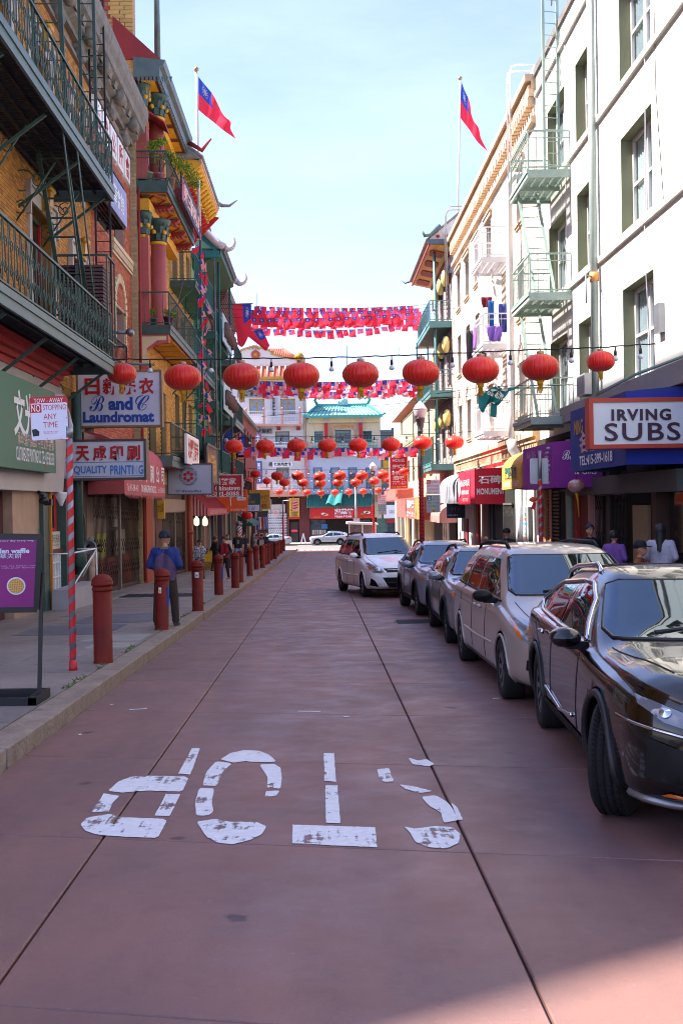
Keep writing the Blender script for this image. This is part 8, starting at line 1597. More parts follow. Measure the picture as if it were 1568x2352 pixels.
def car(name, label, P):
 """lofted body; P: st = stations (y, bottom, half width, belt, top, top half width, crown); real metres, nose at y = 0"""
 ky = P.get('ky', 1.0); root = thing(name, label, 'car' if 'cat' not in P else P['cat'], (0, 0, 0), P.get('group')); S = P['st']; Ln = S[-1][0]; NR, NH = 88, 26
 zq = P.get('zs', 1); sc = lambda p: V((p[0] * KX, p[1] * ky, p[2] * KZ * zq))
 rings = []
 for i in range(NR + 1):
  u = i / NR; y = Ln * (u + .0 * math.sin(2 * math.pi * u)); _, zb, Wd, zs, zt, Wt, cr = smooth_st(S, y)
  hp = [(0, zb), (Wd * .55, zb), (Wd * .86, zb + .01), (Wd * .97, zb + .09), (Wd, zb + .38 * (zs - zb)), (Wd * .992, zb + .72 * (zs - zb)), (Wd * .965, zs - .03), (Wd * .92 + (Wt - Wd * .92) * .1, zs + .06 * (zt - zs)), ((Wd * .9 + Wt) / 2 + .02, zs + .55 * (zt - zs)), (Wt + .012, zt - .12 * min(.6, (zt - zs + .1))), (Wt * .86, zt + cr * .35), (Wt * .5, zt + cr * .8), (0, zt + cr)]
  half = [crom(hp, j / NH) for j in range(NH + 1)]; rings.append([(-x, y, z) for x, z in half[::-1]] + [(x, y, z) for x, z in half[1:-1]])
 n = len(rings[0]); vs = [p for r_ in rings for p in r_]; fs = [(i * n + j, i * n + (j + 1) % n, (i + 1) * n + (j + 1) % n, (i + 1) * n + j) for i in range(NR) for j in range(n)]
 for ri in (0, NR):
  c = V((0, 0, 0))
  for p in rings[ri]: c += V(p) / n
  d = -.03 if ri == 0 else .03; prev = [ri * n + j for j in range(n)]
  for q, k_ in ((.75, 1.0), (.35, 1.2)):
   cur = []
   for p in rings[ri]: cur.append(len(vs)); w_ = c.lerp(V(p), q); vs.append((w_.x, w_.y + d * k_, w_.z))
   fs += [(prev[j], prev[(j + 1) % n], cur[(j + 1) % n], cur[j]) for j in range(n)]; prev = cur
  fs.append(tuple(prev))
 bvh = BVHTree.FromPolygons([V(p) for p in vs], fs)
 b = MB(); b.smooth = True; b.add([sc(p) for p in vs], fs); body = b.build('body', [P['paint'], PLASTIC], root)
 axl = P['axles']; R_ = P['wr']; ws = P['wheel_x']
 cb = MB()
 for ya in axl:
  for s in (-1, 1):
   m_ = 26; ra = R_ * 1.17 * KZ; p0 = len(cb.v); x0, x1 = s * (ws - .34) * KX, s * 1.4
   cb.m = 1; cb.add([(x, ya * ky + ra * math.cos(2 * math.pi * j / m_), R_ * KZ + .012 + ra * math.sin(2 * math.pi * j / m_)) for x in (x0, x1) for j in range(m_)], [tuple(range(m_)), tuple(range(2 * m_ - 1, m_ - 1, -1))] + [(j, (j + 1) % m_, m_ + (j + 1) % m_, m_ + j) for j in range(m_)])
 cut = cb.build('cutter', [P['paint'], PLASTIC], root); cut.hide_render = True
 md = body.modifiers.new('arches', 'BOOLEAN'); md.object = cut; md.operation = 'DIFFERENCE'; md.solver = 'EXACT'; PENDING.append(body)
 def hit(mode, a, c, s=1):
  if mode == 's': o_, d = V((s * 3, a, c)), V((-s, 0, 0))
  elif mode == 'f': o_, d = V((a, -3, c)), V((0, 1, 0))
  else: o_, d = V((a, c, 5)), V((0, 0, -1))
  h, nn, _, _ = bvh.ray_cast(o_, d)
  if h is None: return None
  if nn.dot(d) > 0: nn = -nn
  return h, nn
 def patch(nm, poly, mode, mat, s=1, off=.006, grid=.07, par=None):
  P2 = []
  for (p, q) in zip(poly, poly[1:] + poly[:1]):
   k_ = max(1, int(math.dist(p, q) / grid)); P2 += [V((p[0] + (q[0] - p[0]) * i / k_, p[1] + (q[1] - p[1]) * i / k_)) for i in range(k_)]
  nb = len(P2); xs, ys2 = [p.x for p in P2], [p.y for p in P2]; x = min(xs) + grid / 2
  inside = lambda x, y: sum(((a.y > y) != (c.y > y)) and (x < (c.x - a.x) * (y - a.y) / (c.y - a.y) + a.x) for a, c in zip(P2[:nb], P2[1:nb] + P2[:1])) % 2
  while x < max(xs):
   y = min(ys2) + grid / 2
   while y < max(ys2):
    if inside(x, y): P2.append(V((x, y)))
    y += grid
   x += grid
  ov, oe, of = mgeo.delaunay_2d_cdt(P2, [(i, (i + 1) % nb) for i in range(nb)], [], 1, 1e-5)[:3]
  pts = []; last = None
  for v in ov: h = hit(mode, v.x, v.y, s); last = (h[0] + h[1] * off) if h else (last or V((0, 0, 0))); pts.append(sc(last))
  b = MB(); b.smooth = True; b.add(pts, [tuple(f) for f in of]); return b.build(nm, mat, par or root, fix=False)
 def line(nm, pts, mode, mat, s=1, w_=.007, off=.004, r=None, par=None):
  out = []
  for (p, q) in zip(pts, pts[1:]):
   k_ = max(1, int(math.dist(p, q) / .05))
   for i in range(k_ + (q == pts[-1])): h = hit(mode, p[0] + (q[0] - p[0]) * i / k_, p[1] + (q[1] - p[1]) * i / k_, s); (out.append(sc(h[0] + h[1] * off)) if h else None)
  if len(out) > 1: MB().tube(out, w_, 5).build(nm, mat, par or body)
 G = P['glass']
 for s in (-1, 1):
  for nm, poly in G['side']: patch(nm, poly, 's', CARGLASS, s, .004)
  line('window_trim', G['trim'], 's', P.get('trim', PLASTIC), s, P.get('trim_w', .012), .006)
  for pl in P['gaps']: line('door_gap', pl, 's', BLACKPAINT, s, .005, .0005)
  for ya in axl: line('arch_trim', [(ya + R_ * 1.2 / ky * KZ * math.cos(q), R_ + .014 + R_ * 1.2 * math.sin(q)) for q in [-.25 + (math.pi + .5) * i / 16 for i in range(17)]], 's', P.get('arch', P['paint']), s, P.get('arch_w', .016), .002)
  for (yh, zh) in P['handles']: h = hit('s', yh, zh, s); b = MB(); p = sc(h[0] + h[1] * .03); b.tube([p - V((0, .09, 0)), p - V((-s * -.0, .04, -.008)), p + V((0, .09, 0))], .016, 6); b.build('door_handle', P.get('handle', P['paint']), root)
  patch('sill', [(axl[0] + R_ * 1.2, P['sill'][0]), (axl[1] - R_ * 1.2, P['sill'][0]), (axl[1] - R_ * 1.2, P['sill'][1]), (axl[0] + R_ * 1.2, P['sill'][1])], 's', P.get('sillm', PLASTIC), s, .008)
  if 'moulding' in P: line('side_moulding', P['moulding'], 's', P.get('mould_m', P['paint']), s, .016, .008)
  hl = patch('headlight', [(s * x, z) for x, z in P['hl']], 'f', P.get('lens', LENS), 1, .013, .03)
  for (x, z, r_, mt) in P['hl_in']: 
   h = hit('f', s * x, z); p = h[0] + h[1] * .006; q1 = h[1].cross(V((0, 0, 1))).normalized(); q2 = h[1].cross(q1); b = MB(); b.add([sc(p + q1 * (r_ * math.cos(t)) + q2 * (r_ * math.sin(t)) + h[1] * .012) for t in [2 * math.pi * i / 16 for i in range(16)]] + [sc(p + h[1] * .03)], [(i, (i + 1) % 16, 16) for i in range(16)]); b.smooth = True; b.build('lamp_unit', mt, hl)
  if 'amber' in P: patch('indicator', [(s * x, z) for x, z in P['amber']], 'f', AMBER, 1, .018, .03, hl)
  mx, my, mz = P['mirror']; mr = MB(); mr.smooth = True
  mr.grid(lambda u, v: sc(V((s * (mx + .115 * math.cos(u * 6.283) * (1 - abs(2 * v - 1) ** 4) ** .5), my + (v - .5) * .2, mz + .08 * math.sin(u * 6.283) * (1 - abs(2 * v - 1) ** 3) ** .5))), 16, 8); mo = mr.build('mirror', P.get('mirror_m', P['paint']), root)
  b = MB(); b.bar(sc((s * (mx - .2), my + .02, mz - .07)), sc((s * (mx - .02), my, mz - .06)), .05, .05); b.build('mirror_arm', PLASTIC, mo)
  if 'rails' in P:
   y0, y1, xr_ = P['rails']; pts = []
   for i in range(13): y = y0 + (y1 - y0) * i / 12; h = hit('t', s * xr_, y); pts.append(sc(h[0] + V((0, 0, .055 * min(1, 4 * math.sin(math.pi * (i + .0) / 12)) + .004))))
   MB().tube(pts, .02, 8).build('roof_rail', P.get('rail_m', PLASTIC), root)
  if 'tail' in P: patch('tail_light', P['tail'], 's', TAIL, s, .008)
 patch('windscreen', [(-x, z) for x, z in G['front'][::-1]] + [(x, z) for x, z in G['front']], 'f', CARGLASS, 1, .012, .05)
 for nm, poly, mt in P.get('front', ()): patch(nm, poly, 'f', mt, 1, .01, .06)
 for nm, pts, mt, w_ in P.get('flines', ()): line(nm, pts, 'f', mt, 1, w_, .012)
 for pts in P.get('hood', ()): line('bonnet_gap', pts, 't', BLACKPAINT, 1, .005, .0005); line('bonnet_gap', [(-x, y) for x, y in pts], 't', BLACKPAINT, 1, .005, .0005)
 fr_ = [(-x, z) for x, z in G['front'][::-1]] + [(x, z) for x, z in G['front']]; line('windscreen_seal', fr_ + fr_[:1], 'f', BLACKPAINT, 1, .012, .004)
 zc = G['front'][0][1]; b = MB()
 for s in (.08, -.42): p, q = hit('f', s, zc + .03), hit('f', s + .62, zc + .09); b.bar(sc(p[0] + p[1] * .02), sc((q or p)[0] + (q or p)[1] * .02), .018, .014)
 b.build('wiper', BLACKPAINT, root)
 if 'plate' in P: x, z, w_, h_ = P['plate']; patch('licence_plate', [(x - w_ / 2, z - h_ / 2), (x + w_ / 2, z - h_ / 2), (x + w_ / 2, z + h_ / 2), (x - w_ / 2, z + h_ / 2)], 'f', PAPERWHITE, 1, .02, .1)
 if 'stick' in P: x, z = P['stick']; patch('paper_slip', [(x - .07, z - .02), (x + .07, z - .02), (x + .07, z + .03), (x - .07, z + .03)], 'f', PAPERWHITE, 1, .007, .05)
 for i, ya in enumerate(axl):
  for s in (-1, 1): wheel(root, (s * ws * KX, ya * ky, R_ * KZ), R_ * KZ, P.get('ww', .22) * KX, s, P.get('steer', 0) if i == 0 else 0, P.get('spokes', 10), P.get('tread', False) and i == 0)
 MB().box(-ws * KX * .8, ws * KX * .8, .35 * ky, (Ln - .3) * ky, .2 * KZ, .34 * KZ).build('underbody', PLASTIC, root)
 x, y, yaw = P['at']; root.location = (x, y, gz(y) if 'z' not in P else P['z']); root.rotation_euler = (-SLOPE if 'z' not in P else 0, 0, yaw); return root
def van(pm, **k):
 d = dict(paint=pm, st=[(0, .34, .62, .62, .72, .5, .02), (.08, .27, .78, .66, .8, .62, .03), (.3, .24, .91, .8, .92, .7, .05), (.7, .22, .975, .92, 1.0, .76, .06), (1.15, .22, .985, 1.02, 1.1, .78, .06), (1.3, .22, .985, 1.05, 1.17, .77, .06), (2.25, .22, .985, 1.1, 1.68, .64, .07), (2.6, .22, .985, 1.12, 1.74, .64, .06), (3.8, .22, .985, 1.14, 1.75, .64, .06), (4.65, .23, .97, 1.15, 1.7, .62, .05), (4.95, .26, .93, 1.13, 1.5, .6, .03), (5.05, .4, .86, 1.0, 1.1, .6, .02)],
  axles=(.98, 4.0), wr=.335, wheel_x=.87, sill=(.24, .3), sillm=pm, handles=((2.28, .98), (2.62, .98)), mirror=(1.06, 1.62, 1.17), rails=(2.5, 4.7, .56),
  glass=dict(side=[('quarter_window', [(1.52, 1.13), (1.95, 1.16), (1.95, 1.36)]), ('side_window', [(1.98, 1.16), (2.9, 1.17), (2.98, 1.62), (2.4, 1.6), (2.0, 1.38)]), ('side_window', [(2.98, 1.17), (3.86, 1.18), (3.9, 1.62), (3.06, 1.62)]), ('side_window', [(3.95, 1.19), (4.72, 1.22), (4.62, 1.58), (3.98, 1.61)])], trim=[(1.45, 1.11), (2.4, 1.145), (4.8, 1.2)], front=[(.76, 1.2), (.74, 1.25), (.62, 1.62), (.45, 1.66), (0.02, 1.675)][0:] and [(.0, 1.19), (.72, 1.19), (.765, 1.24), (.63, 1.62), (.58, 1.65), (0, 1.67)][1:5]),
  gaps=[[(1.98, .35), (1.94, 1.12)], [(2.94, .34), (2.94, 1.15)], [(3.9, .95), (3.9, 1.18)], [(2.94, .95), (4.9, 1.0)]], moulding=[(1.5, .6), (2.5, .58), (3.5, .6)],
  hl=[(.55, .72), (.62, .84), (.8, .97), (.9, .96), (.905, .84), (.82, .7)], hl_in=((.7, .8, .08, REFL), (.8, .86, .055, REFL)), amber=[(.865, .76), (.9, .8), (.905, .95), (.885, .95)],
  hood=([(.7, .35), (.74, .8), (.76, 1.2)],), front=(('lower_grille', [(-.5, .34), (.5, .34), (.56, .5), (-.56, .5)], PLASTIC), ('grille', [(-.52, .68), (.52, .68), (.56, .78), (-.56, .78)], PLASTIC), ('fog_vent', [(.62, .42), (.86, .45), (.85, .56), (.6, .53)], PLASTIC), ('fog_vent', [(-.62, .42), (-.86, .45), (-.85, .56), (-.6, .53)], PLASTIC)), flines=(('grille_bar', [(-.5, .73), (.5, .73)], CHROME, .014),), plate=(0, .54, .32, .14), spokes=8)
 d.update(k); return d
def suv(pm, **k):
 d = dict(paint=pm, st=[(0, .38, .6, .8, .92, .5, .02), (.06, .3, .77, .84, .97, .62, .03), (.22, .25, .885, .92, 1.04, .72, .03), (.6, .24, .93, .98, 1.08, .75, .04), (1.2, .24, .935, 1.02, 1.1, .74, .05), (1.38, .24, .935, 1.05, 1.14, .73, .05), (2.2, .24, .93, 1.08, 1.56, .58, .06), (2.55, .24, .93, 1.09, 1.61, .58, .05), (3.5, .24, .935, 1.12, 1.58, .56, .05), (4.2, .26, .92, 1.14, 1.44, .54, .03), (4.5, .3, .86, 1.1, 1.25, .54, .02), (4.62, .45, .74, .9, 1.0, .5, .01)],
  axles=(.9, 3.58), wr=.36, wheel_x=.8, sill=(.26, .4), handles=((2.35, .98), (3.15, 1.0)), mirror=(1.0, 1.62, 1.13), rails=(2.45, 4.0, .52), arch=PLASTIC, arch_w=.03,
  glass=dict(side=[('side_window', [(1.75, 1.11), (2.72, 1.13), (2.74, 1.5), (2.3, 1.48), (2.05, 1.36)]), ('side_window', [(2.8, 1.13), (3.75, 1.16), (3.55, 1.45), (2.82, 1.5)]), ('quarter_window', [(3.8, 1.17), (4.1, 1.22), (3.75, 1.4), (3.64, 1.43)])], trim=[(1.7, 1.09), (2.7, 1.11), (4.1, 1.17)], front=[(.7, 1.15), (.73, 1.2), (.575, 1.5), (.5, 1.535)]),
  gaps=[[(1.62, .42), (1.58, 1.02)], [(2.76, .42), (2.76, 1.1)], [(3.2, .75), (3.45, .9), (3.75, 1.1)]], hl=[(.48, .76), (.54, .85), (.8, .95), (.86, .93), (.845, .82), (.7, .74)], hl_in=((.64, .82, .05, REFL), (.75, .85, .045, REFL)), amber=[(.815, .81), (.845, .83), (.855, .9), (.835, .91)], hood=([(.6, .3), (.7, .8), (.74, 1.25)],),
  front=(('grille', [(-.45, .62), (.45, .62), (.4, .84), (-.4, .84)], PLASTIC), ('lower_grille', [(-.42, .36), (.42, .36), (.46, .54), (-.46, .54)], PLASTIC), ('fog_vent', [(.6, .45), (.8, .5), (.78, .68), (.62, .6)], PLASTIC), ('fog_vent', [(-.6, .45), (-.8, .5), (-.78, .68), (-.62, .6)], PLASTIC)), flines=(('grille_bar', [(-.42, .72), (.42, .72)], CHROME, .012),), plate=(0, .58, .32, .14), spokes=10)
 d.update(k); return d
PARK = 'cars parked along the right kerb'
TAN = paint('tan_silver_paint', '#a69a92', .3, .3); BLK = paint('black_car_paint', '#050608', .0, .18); GSIL = paint('blue_silver_paint', '#8a93a3', .4, .28); GDK = paint('grey_silver_paint', '#80848c', .4, .28); WHT = paint('white_car_paint', '#f2f2f4', .0, .35); SIL = paint('light_silver_paint', '#a9acb4', .5, .3)
car('minivan', 'tan silver minivan with black roof rails parked behind the black SUV', van(TAN, zs=.925, group=PARK, at=(2.53, 9.3, 0), mirror_m=PLASTIC, mould_m=TAN, handle=TAN))
SUVB = suv(BLK, zs=.935, group=PARK, at=(2.27, 5.12, R(-4)), trim=CHROME, trim_w=.02, steer=R(-24), tread=True, wr=.37, arch=M('matt_black_cladding', '#17181b', .45, var=.1), arch_w=.024, rails=(2.5, 3.9, .54), rail_m=CHROME, handle=CHROME, ky=1.0, stick=(.42, 1.2), spokes=10, lens=M('dark_clear_lens', '#59626d', .05, spec=.6, coat=1), hl=[(.42, .8), (.55, .84), (.76, .915), (.83, .93), (.83, .885), (.72, .8), (.55, .755)], hl_in=((.6, .805, .045, REFL), (.71, .85, .035, REFL)), moulding=[(1.75, .5), (2.3, .44), (3.0, .52)], mould_m=CHROME, glass=dict(side=[('side_window', [(1.72, 1.1), (2.74, 1.13), (2.7, 1.47), (2.4, 1.47), (2.1, 1.37)]), ('side_window', [(2.8, 1.13), (3.75, 1.18), (3.9, 1.25), (3.5, 1.41), (2.77, 1.47)])], trim=[(1.62, 1.05), (1.72, 1.08), (2.74, 1.11), (3.75, 1.16), (4.0, 1.25), (3.55, 1.44), (2.7, 1.505), (2.4, 1.5), (2.06, 1.38), (1.68, 1.1)], front=[(.7, 1.15), (.73, 1.2), (.575, 1.5), (.5, 1.535)]))
SUVB.pop('amber'); SUVB['front'] = (('spindle_grille', [(-.3, .4), (.3, .4), (.2, .62), (.42, .86), (-.42, .86), (-.2, .62)], PLASTIC), ('lower_vent', [(.5, .42), (.82, .46), (.8, .7), (.62, .64)], PLASTIC), ('lower_vent', [(-.5, .42), (-.82, .46), (-.8, .7), (-.62, .64)], PLASTIC), ('fog_reflector', [(-.6, .345), (-.74, .36), (-.7, .38), (-.6, .37)], AMBER)); SUVB['flines'] = (('bumper_strip', [(-.86, .33), (-.6, .3), (0, .29), (.6, .3), (.86, .33)], STEEL, .02), ('bonnet_edge', [(-.9, .78), (-.6, .72), (-.42, .68)], CHROME, .009)); SUVB.pop('plate')
blk = car('sport_utility_car', 'glossy black SUV with chrome window trim and its front wheel turned, nearest the camera', SUVB)
car('sport_utility_car', 'grey silver SUV directly behind the tan minivan', suv(GDK, zs=.95, group=PARK, at=(2.52, 14.55, R(-1)), stick=(.3, 1.3)))
car('sport_utility_car', 'blue silver SUV between the white minivan and another silver car', suv(GSIL, zs=.975, group=PARK, at=(2.6, 19.75, R(2)), stick=(-.35, 1.2)))
car('minivan', 'white minivan standing askew with its tail towards mid road', van(WHT, group=PARK, at=(1.98, 25.95, R(9.3)), handle=WHT, front=(('lower_grille', [(-.45, .3), (.45, .3), (.62, .58), (-.62, .58)], PLASTIC), ('grille', [(-.5, .72), (.5, .72), (.56, .82), (-.56, .82)], PLASTIC), ('fog_vent', [(.7, .32), (.9, .36), (.88, .56), (.8, .5)], PLASTIC), ('fog_vent', [(-.7, .32), (-.9, .36), (-.88, .56), (-.8, .5)], PLASTIC)), flines=(('grille_bar', [(-.5, .77), (.5, .77)], CHROME, .014), ('grille_bar', [(-.5, .44), (.5, .44)], BLACKPAINT, .01))))
car('sport_utility_car', 'light silver SUV facing left across the far street', suv(SIL, ky=.865, at=(-1.15, 110.6, R(-90)), z=ZC, tail=[(4.2, .95), (4.55, .95), (4.5, 1.05), (4.15, 1.08)]))
sed = suv(SIL, ky=.865, at=(-7.1, 110.6, R(-90)), z=ZC, tail=[(4.3, .85), (4.6, .85), (4.58, 1.0), (4.3, 1.0)], wr=.335, sill=(.2, .3), st=[(0, .34, .5, .6, .68, .4, .02), (.08, .25, .72, .64, .74, .55, .03), (.3, .2, .88, .74, .82, .66, .05), (1.1, .18, .92, .88, .94, .72, .05), (1.4, .18, .92, .92, 1.0, .7, .05), (2.2, .18, .92, .95, 1.38, .56, .05), (2.6, .18, .92, .96, 1.43, .56, .04), (3.3, .18, .92, .98, 1.38, .55, .04), (4.1, .2, .91, 1.0, 1.1, .6, .04), (4.6, .25, .86, .98, 1.06, .58, .02), (4.75, .4, .74, .8, .95, .5, .01)], glass=dict(side=[('side_window', [(1.75, .98), (2.62, 1.0), (2.62, 1.32), (2.3, 1.3), (2.0, 1.16)]), ('side_window', [(2.68, 1.0), (3.5, 1.02), (3.2, 1.3), (2.68, 1.33)]), ('quarter_window', [(3.55, 1.03), (3.8, 1.06), (3.32, 1.27)])], trim=[(1.7, .97), (3.9, 1.02)], front=[(.66, 1.03), (.68, 1.06), (.55, 1.3), (.5, 1.34)]), hl=[(.5, .58), (.56, .66), (.8, .76), (.84, .72), (.8, .62)], hl_in=(), handles=((2.4, .86), (3.15, .88)), mirror=(.98, 1.62, 1.0), front=(), plate=(0, .4, .3, .12))
sed.pop('rails'); sed.pop('amber'); sed['arch'] = SIL; sed['arch_w'] = .012; car('saloon_car', 'pale silver saloon car facing left behind the far bollards', sed)
print('cars ok')
# ---------------------------------------------------------------- people: one continuous body each, then hair, hands and what they carry
SKIN = M('skin', '#b98468', .55, var=.06, fine=.02, sss=.1)
def person(label, x, y, rz, h, top, legs, hair, arms='down', skin=SKIN, sleeve=None, shoes='#26262a', style='short', lean=0, vox=.02, yoke=None, skirt=False, lk=None, walk=0.0, sit=0.0, cap=None, legskin=False, vest=None, bulk=1.0):
 t_ = thing('person', label, 'person', (0, 0, 0)); cm = lambda n, c, r=.8: M('cloth_' + n + c, c, r, var=.16, scale=9, bump=.35, bscale=22)
 mats = [cm('top', top), cm('legs', legs), skin, M('shoe' + shoes, shoes, .5), cm('slv', sleeve or top), cm('yoke', yoke or top), cm('vest', vest or top)]
 B_ = []; W = lambda p, q, r0, r1, g: B_.append((V(p), V(q), r0, r1, g))
 f = -1                                                # faces -y
 for s in (-1, 1):
  hx = .085; fy = walk * s * .22; kn = V((s * (.1 + .12 * (bulk - 1)) * bulk, fy * .55 - .03 - sit * .3, .49 - sit * .0)); an = V((s * (.11 + .18 * (bulk - 1)) * bulk, fy + abs(fy) * .1, .1))
  if sit: kn = V((s * .12, -.34, .47)); an = V((s * .12, -.32, .1))
  W((s * hx, 0, .9 - .42 * sit), kn, .1 * bulk, .07 * bulk, 2 if legskin else 1); W(kn, an, .068 * bulk, .055 * bulk, 2 if legskin else 1); 
  if legskin: W((s * hx, 0, .88), V((s * .1, kn.y * .6, .62)), .105, .1, 1)
  W(an + V((0, .03, -.06)), an + V((s * .02, -.15, -.068)), .04, .034, 3)
 z0 = -.42 * sit
 if skirt: W((-.06, 0, .92 + z0), (-.09, 0, .55 + z0), .13, .17, 1); W((.06, 0, .92 + z0), (.09, 0, .55 + z0), .13, .17, 1)
 ly = lambda z: lean * (z - .9) * -.35
 P = lambda x_, y_, z: V((x_, y_ + ly(z), z + z0))
 for s in (-1, 1):
  W(P(s * .075, 0, .92), P(s * .09, .005, 1.1), .112 * bulk, .108 * bulk, 0); W(P(s * .09, .005, 1.1), P(s * .105, .01, 1.32), .11 * bulk, .105 * bulk, 6); W(P(s * .1, .0, 1.34), P(s * .155, .0, 1.38), .085, .07, 5); W(P(0, .01, 1.42), P(s * .14, 0, 1.385), .065, .06, 5)
  sh = P(s * .19, 0, 1.38)
  el, wr = {'down': (P(s * .25, .03, 1.09), P(s * .25, -.05, .84)), 'front': (P(s * .29, .06, 1.12), P(s * .15, -.2, 1.02)), 'wave': ((P(s * .28, -.02, 1.12), P(s * .34, -.2, 1.28)) if s > 0 else (P(s * .27, .02, 1.1), P(s * .27, -.04, .85))), 'phone': ((P(s * .24, -.16, 1.2), P(s * .08, -.17, 1.48)) if s < 0 else (P(s * .26, .03, 1.1), P(s * .2, -.16, 1.0))), 'back': (P(s * .27, .05, 1.1), P(s * .27, -.1, .9))}[arms]
  W(sh, el, .066 * bulk, .052 * bulk, 4 if not legskin and not sleeve == 'skin' else 4); W(el, wr, .05 * bulk, .034, 4 if lk != 'tee' else 2)
  hd = (wr - el).normalized(); side = V((s, 0, 0)) if abs(hd.x) < .8 else V((0, -1, 0)); b = MB()
  nrm = hd.cross(side).normalized(); side = nrm.cross(hd).normalized(); b.tube([wr - hd * .02, wr + hd * .035, wr + hd * .08], [.026, .036, .032], 8)
  for k in range(4): o_ = side * (.027 - .018 * k); ln = (.062, .072, .068, .052)[k]; a = wr + hd * .075 + o_; b.tube([a, a + hd * ln * .5 + nrm * .006, a + hd * ln * .9 + nrm * .022, a + hd * ln + nrm * .028], [.0095, .009, .008, .004], 6)
  a = wr + hd * .025 + side * .03; b.tube([a, a + side * .025 + hd * .03, a + side * .03 + hd * .06 + nrm * .008], [.012, .011, .006], 6); b.build('hand', skin, t_)
 W(P(0, .015, 1.4), P(0, -.005, 1.52), .055, .05, 2); hc = P(0, -.02, 1.62)
 W(hc + V((0, .025, .03)), hc + V((0, .0, -.02)), .092, .085, 2); W(hc + V((0, -.02, -.04)), hc + V((0, -.055, -.075)), .066, .045, 2); W(hc + V((0, -.09, .0)), hc + V((0, -.112, -.03)), .012, .016, 2)
 for s in (-1, 1): W(hc + V((s * .09, .01, .01)), hc + V((s * .092, .015, -.03)), .016, .013, 2)
 b = MB()
 for p, q, r0, r1, g in B_:
  d = (q - p).normalized(); pts, rs = [], []
  for a in (-1.5, -.9, -.4, 0): pts.append(p + d * r0 * math.sin(a)); rs.append(r0 * math.cos(a))
  for i in range(1, 4): pts.append(p.lerp(q, i / 4)); rs.append(r0 + (r1 - r0) * i / 4)
  for a in (0, .4, .9, 1.5): pts.append(q + d * r1 * math.sin(a)); rs.append(r1 * math.cos(a))
  b.tube(pts, rs, 12)
 ob = b.build('body', mats, t_); md = ob.modifiers.new('r', 'REMESH'); md.mode = 'VOXEL'; md.voxel_size = vox; md = ob.modifiers.new('s', 'SMOOTH'); md.iterations = 4; md.factor = .5
 bpy.context.view_layer.update(); dg = bpy.context.evaluated_depsgraph_get(); me = bpy.data.meshes.new_from_object(ob.evaluated_get(dg)); ob.modifiers.clear(); ob.data = me
 if len(me.materials) < len(mats): me.materials.clear(); [me.materials.append(m) for m in mats]
 mi = []
 for pl in me.polygons:
  c = pl.center; best = 9; g_ = 0
  for p, q, r0, r1, g in B_:
   d = q - p; u = max(0, min(1, (c - p).dot(d) / d.length_squared)); e = (c - p - d * u).length - (r0 + (r1 - r0) * u)
   if e < best: best = e; g_ = g
  if g_ == 6 and yoke and c.z > 1.35 + z0 - 5.5 * c.x ** 2: g_ = 5
  mi.append(g_)
 me.polygons.foreach_set('material_index', mi); me.polygons.foreach_set('use_smooth', [True] * len(mi))
 hm = M('hair' + hair, hair, .5, var=.25, scale=40, bump=.4, bscale=60); b = MB(); lo = {'short': -.25, 'bob': -.55, 'long': -.5, 'bald': .55}[style]; b.smooth = True
 def hf(u, v):
  th = 2 * math.pi * u; front = max(0, -math.sin(th)); a = lo + .75 * front ** 1.3 * (1 if style != 'bald' else .4); ph = a + (math.pi / 2 - a) * v; r = .102 + .008 * math.sin(th * 7) * (1 - v)
  if style in ('bob', 'long'): r += .012 * (1 - v)
  return hc + V((r * 1.0 * math.cos(ph) * math.cos(th), .02 + r * 1.1 * math.cos(ph) * math.sin(th), .03 + r * 1.12 * math.sin(ph)))
 b.grid(hf, 28, 10)
 if style == 'long':
  b.grid(lambda u, v: hc + V((.1 * math.cos(math.pi * u) * (1 - .15 * v), .03 + (.1 + .02 * v) * math.sin(math.pi * u), .03 - .42 * v + .02 * math.sin(u * 20))), 14, 8)
 hr = b.build('hair', hm, t_, fix=False)
 b = MB()
 for s in (-1, 1): b.lathe([(0, -.011), (.015, 0), (0, .011)], hc + V((s * .034, -.083, .008)), 8); b.bar(hc + V((s * .018, -.095, .03)), hc + V((s * .052, -.082, .03)), .008, .007)
 b.build('eyes', BLACKPAINT, t_); b = MB(); b.bar(hc + V((-.022, -.1, -.062)), hc + V((.022, -.1, -.062)), .008, .008); b.build('mouth', M('lips', '#8a4a42', .5), t_)
 if cap:
  b = MB(); b.lathe([(.112, 0), (.114, .03), (.1, .085), (.06, .12), (0, .13)], hc + V((0, .015, .025)), 20); b.prism([hc + V((.085 * math.cos(a), -.06 - .13 * max(0, math.sin(a)), .03)) for a in [math.pi * i / 10 for i in range(11)]], (0, 0, .012)); b.build('cap', cm('cap', cap), t_)
 s = h / 1.74; t_.scale = (s, s, s); t_.location = (x, y, gz(y) + CURB); t_.rotation_euler = (0, 0, rz); return t_
man = person('person in a blue and purple jacket, brown trousers and navy cap seen from behind', -2.5, 17.5, math.pi - .12, 1.51, '#5a4260', '#33261f', '#1c1a1c', 'front', sleeve='#1b2d6e', yoke='#1b2d6e', cap='#1a1c30', vox=.014, bulk=1.22, shoes='#3a4250')
bx('collar', M('grey_collar', '#6f6a5c', .8), man, -.07, .07, -.075, .085, 1.42, 1.47); b = MB(); b.prism([(-.06, -.115, 1.58), (.06, -.115, 1.58), (.05, -.13, 1.54), (0, -.15, 1.52), (-.05, -.13, 1.54)], (0, .02, -.02)); b.build('face_mask', PAPERWHITE, man); bx('jacket_hem', M('cloth_top#5a4260', '#5a4260'), man, -.19, .19, -.1, .11, .83, .88, bevel=.02)
px = lambda u, y: at(u, 1250, y).x
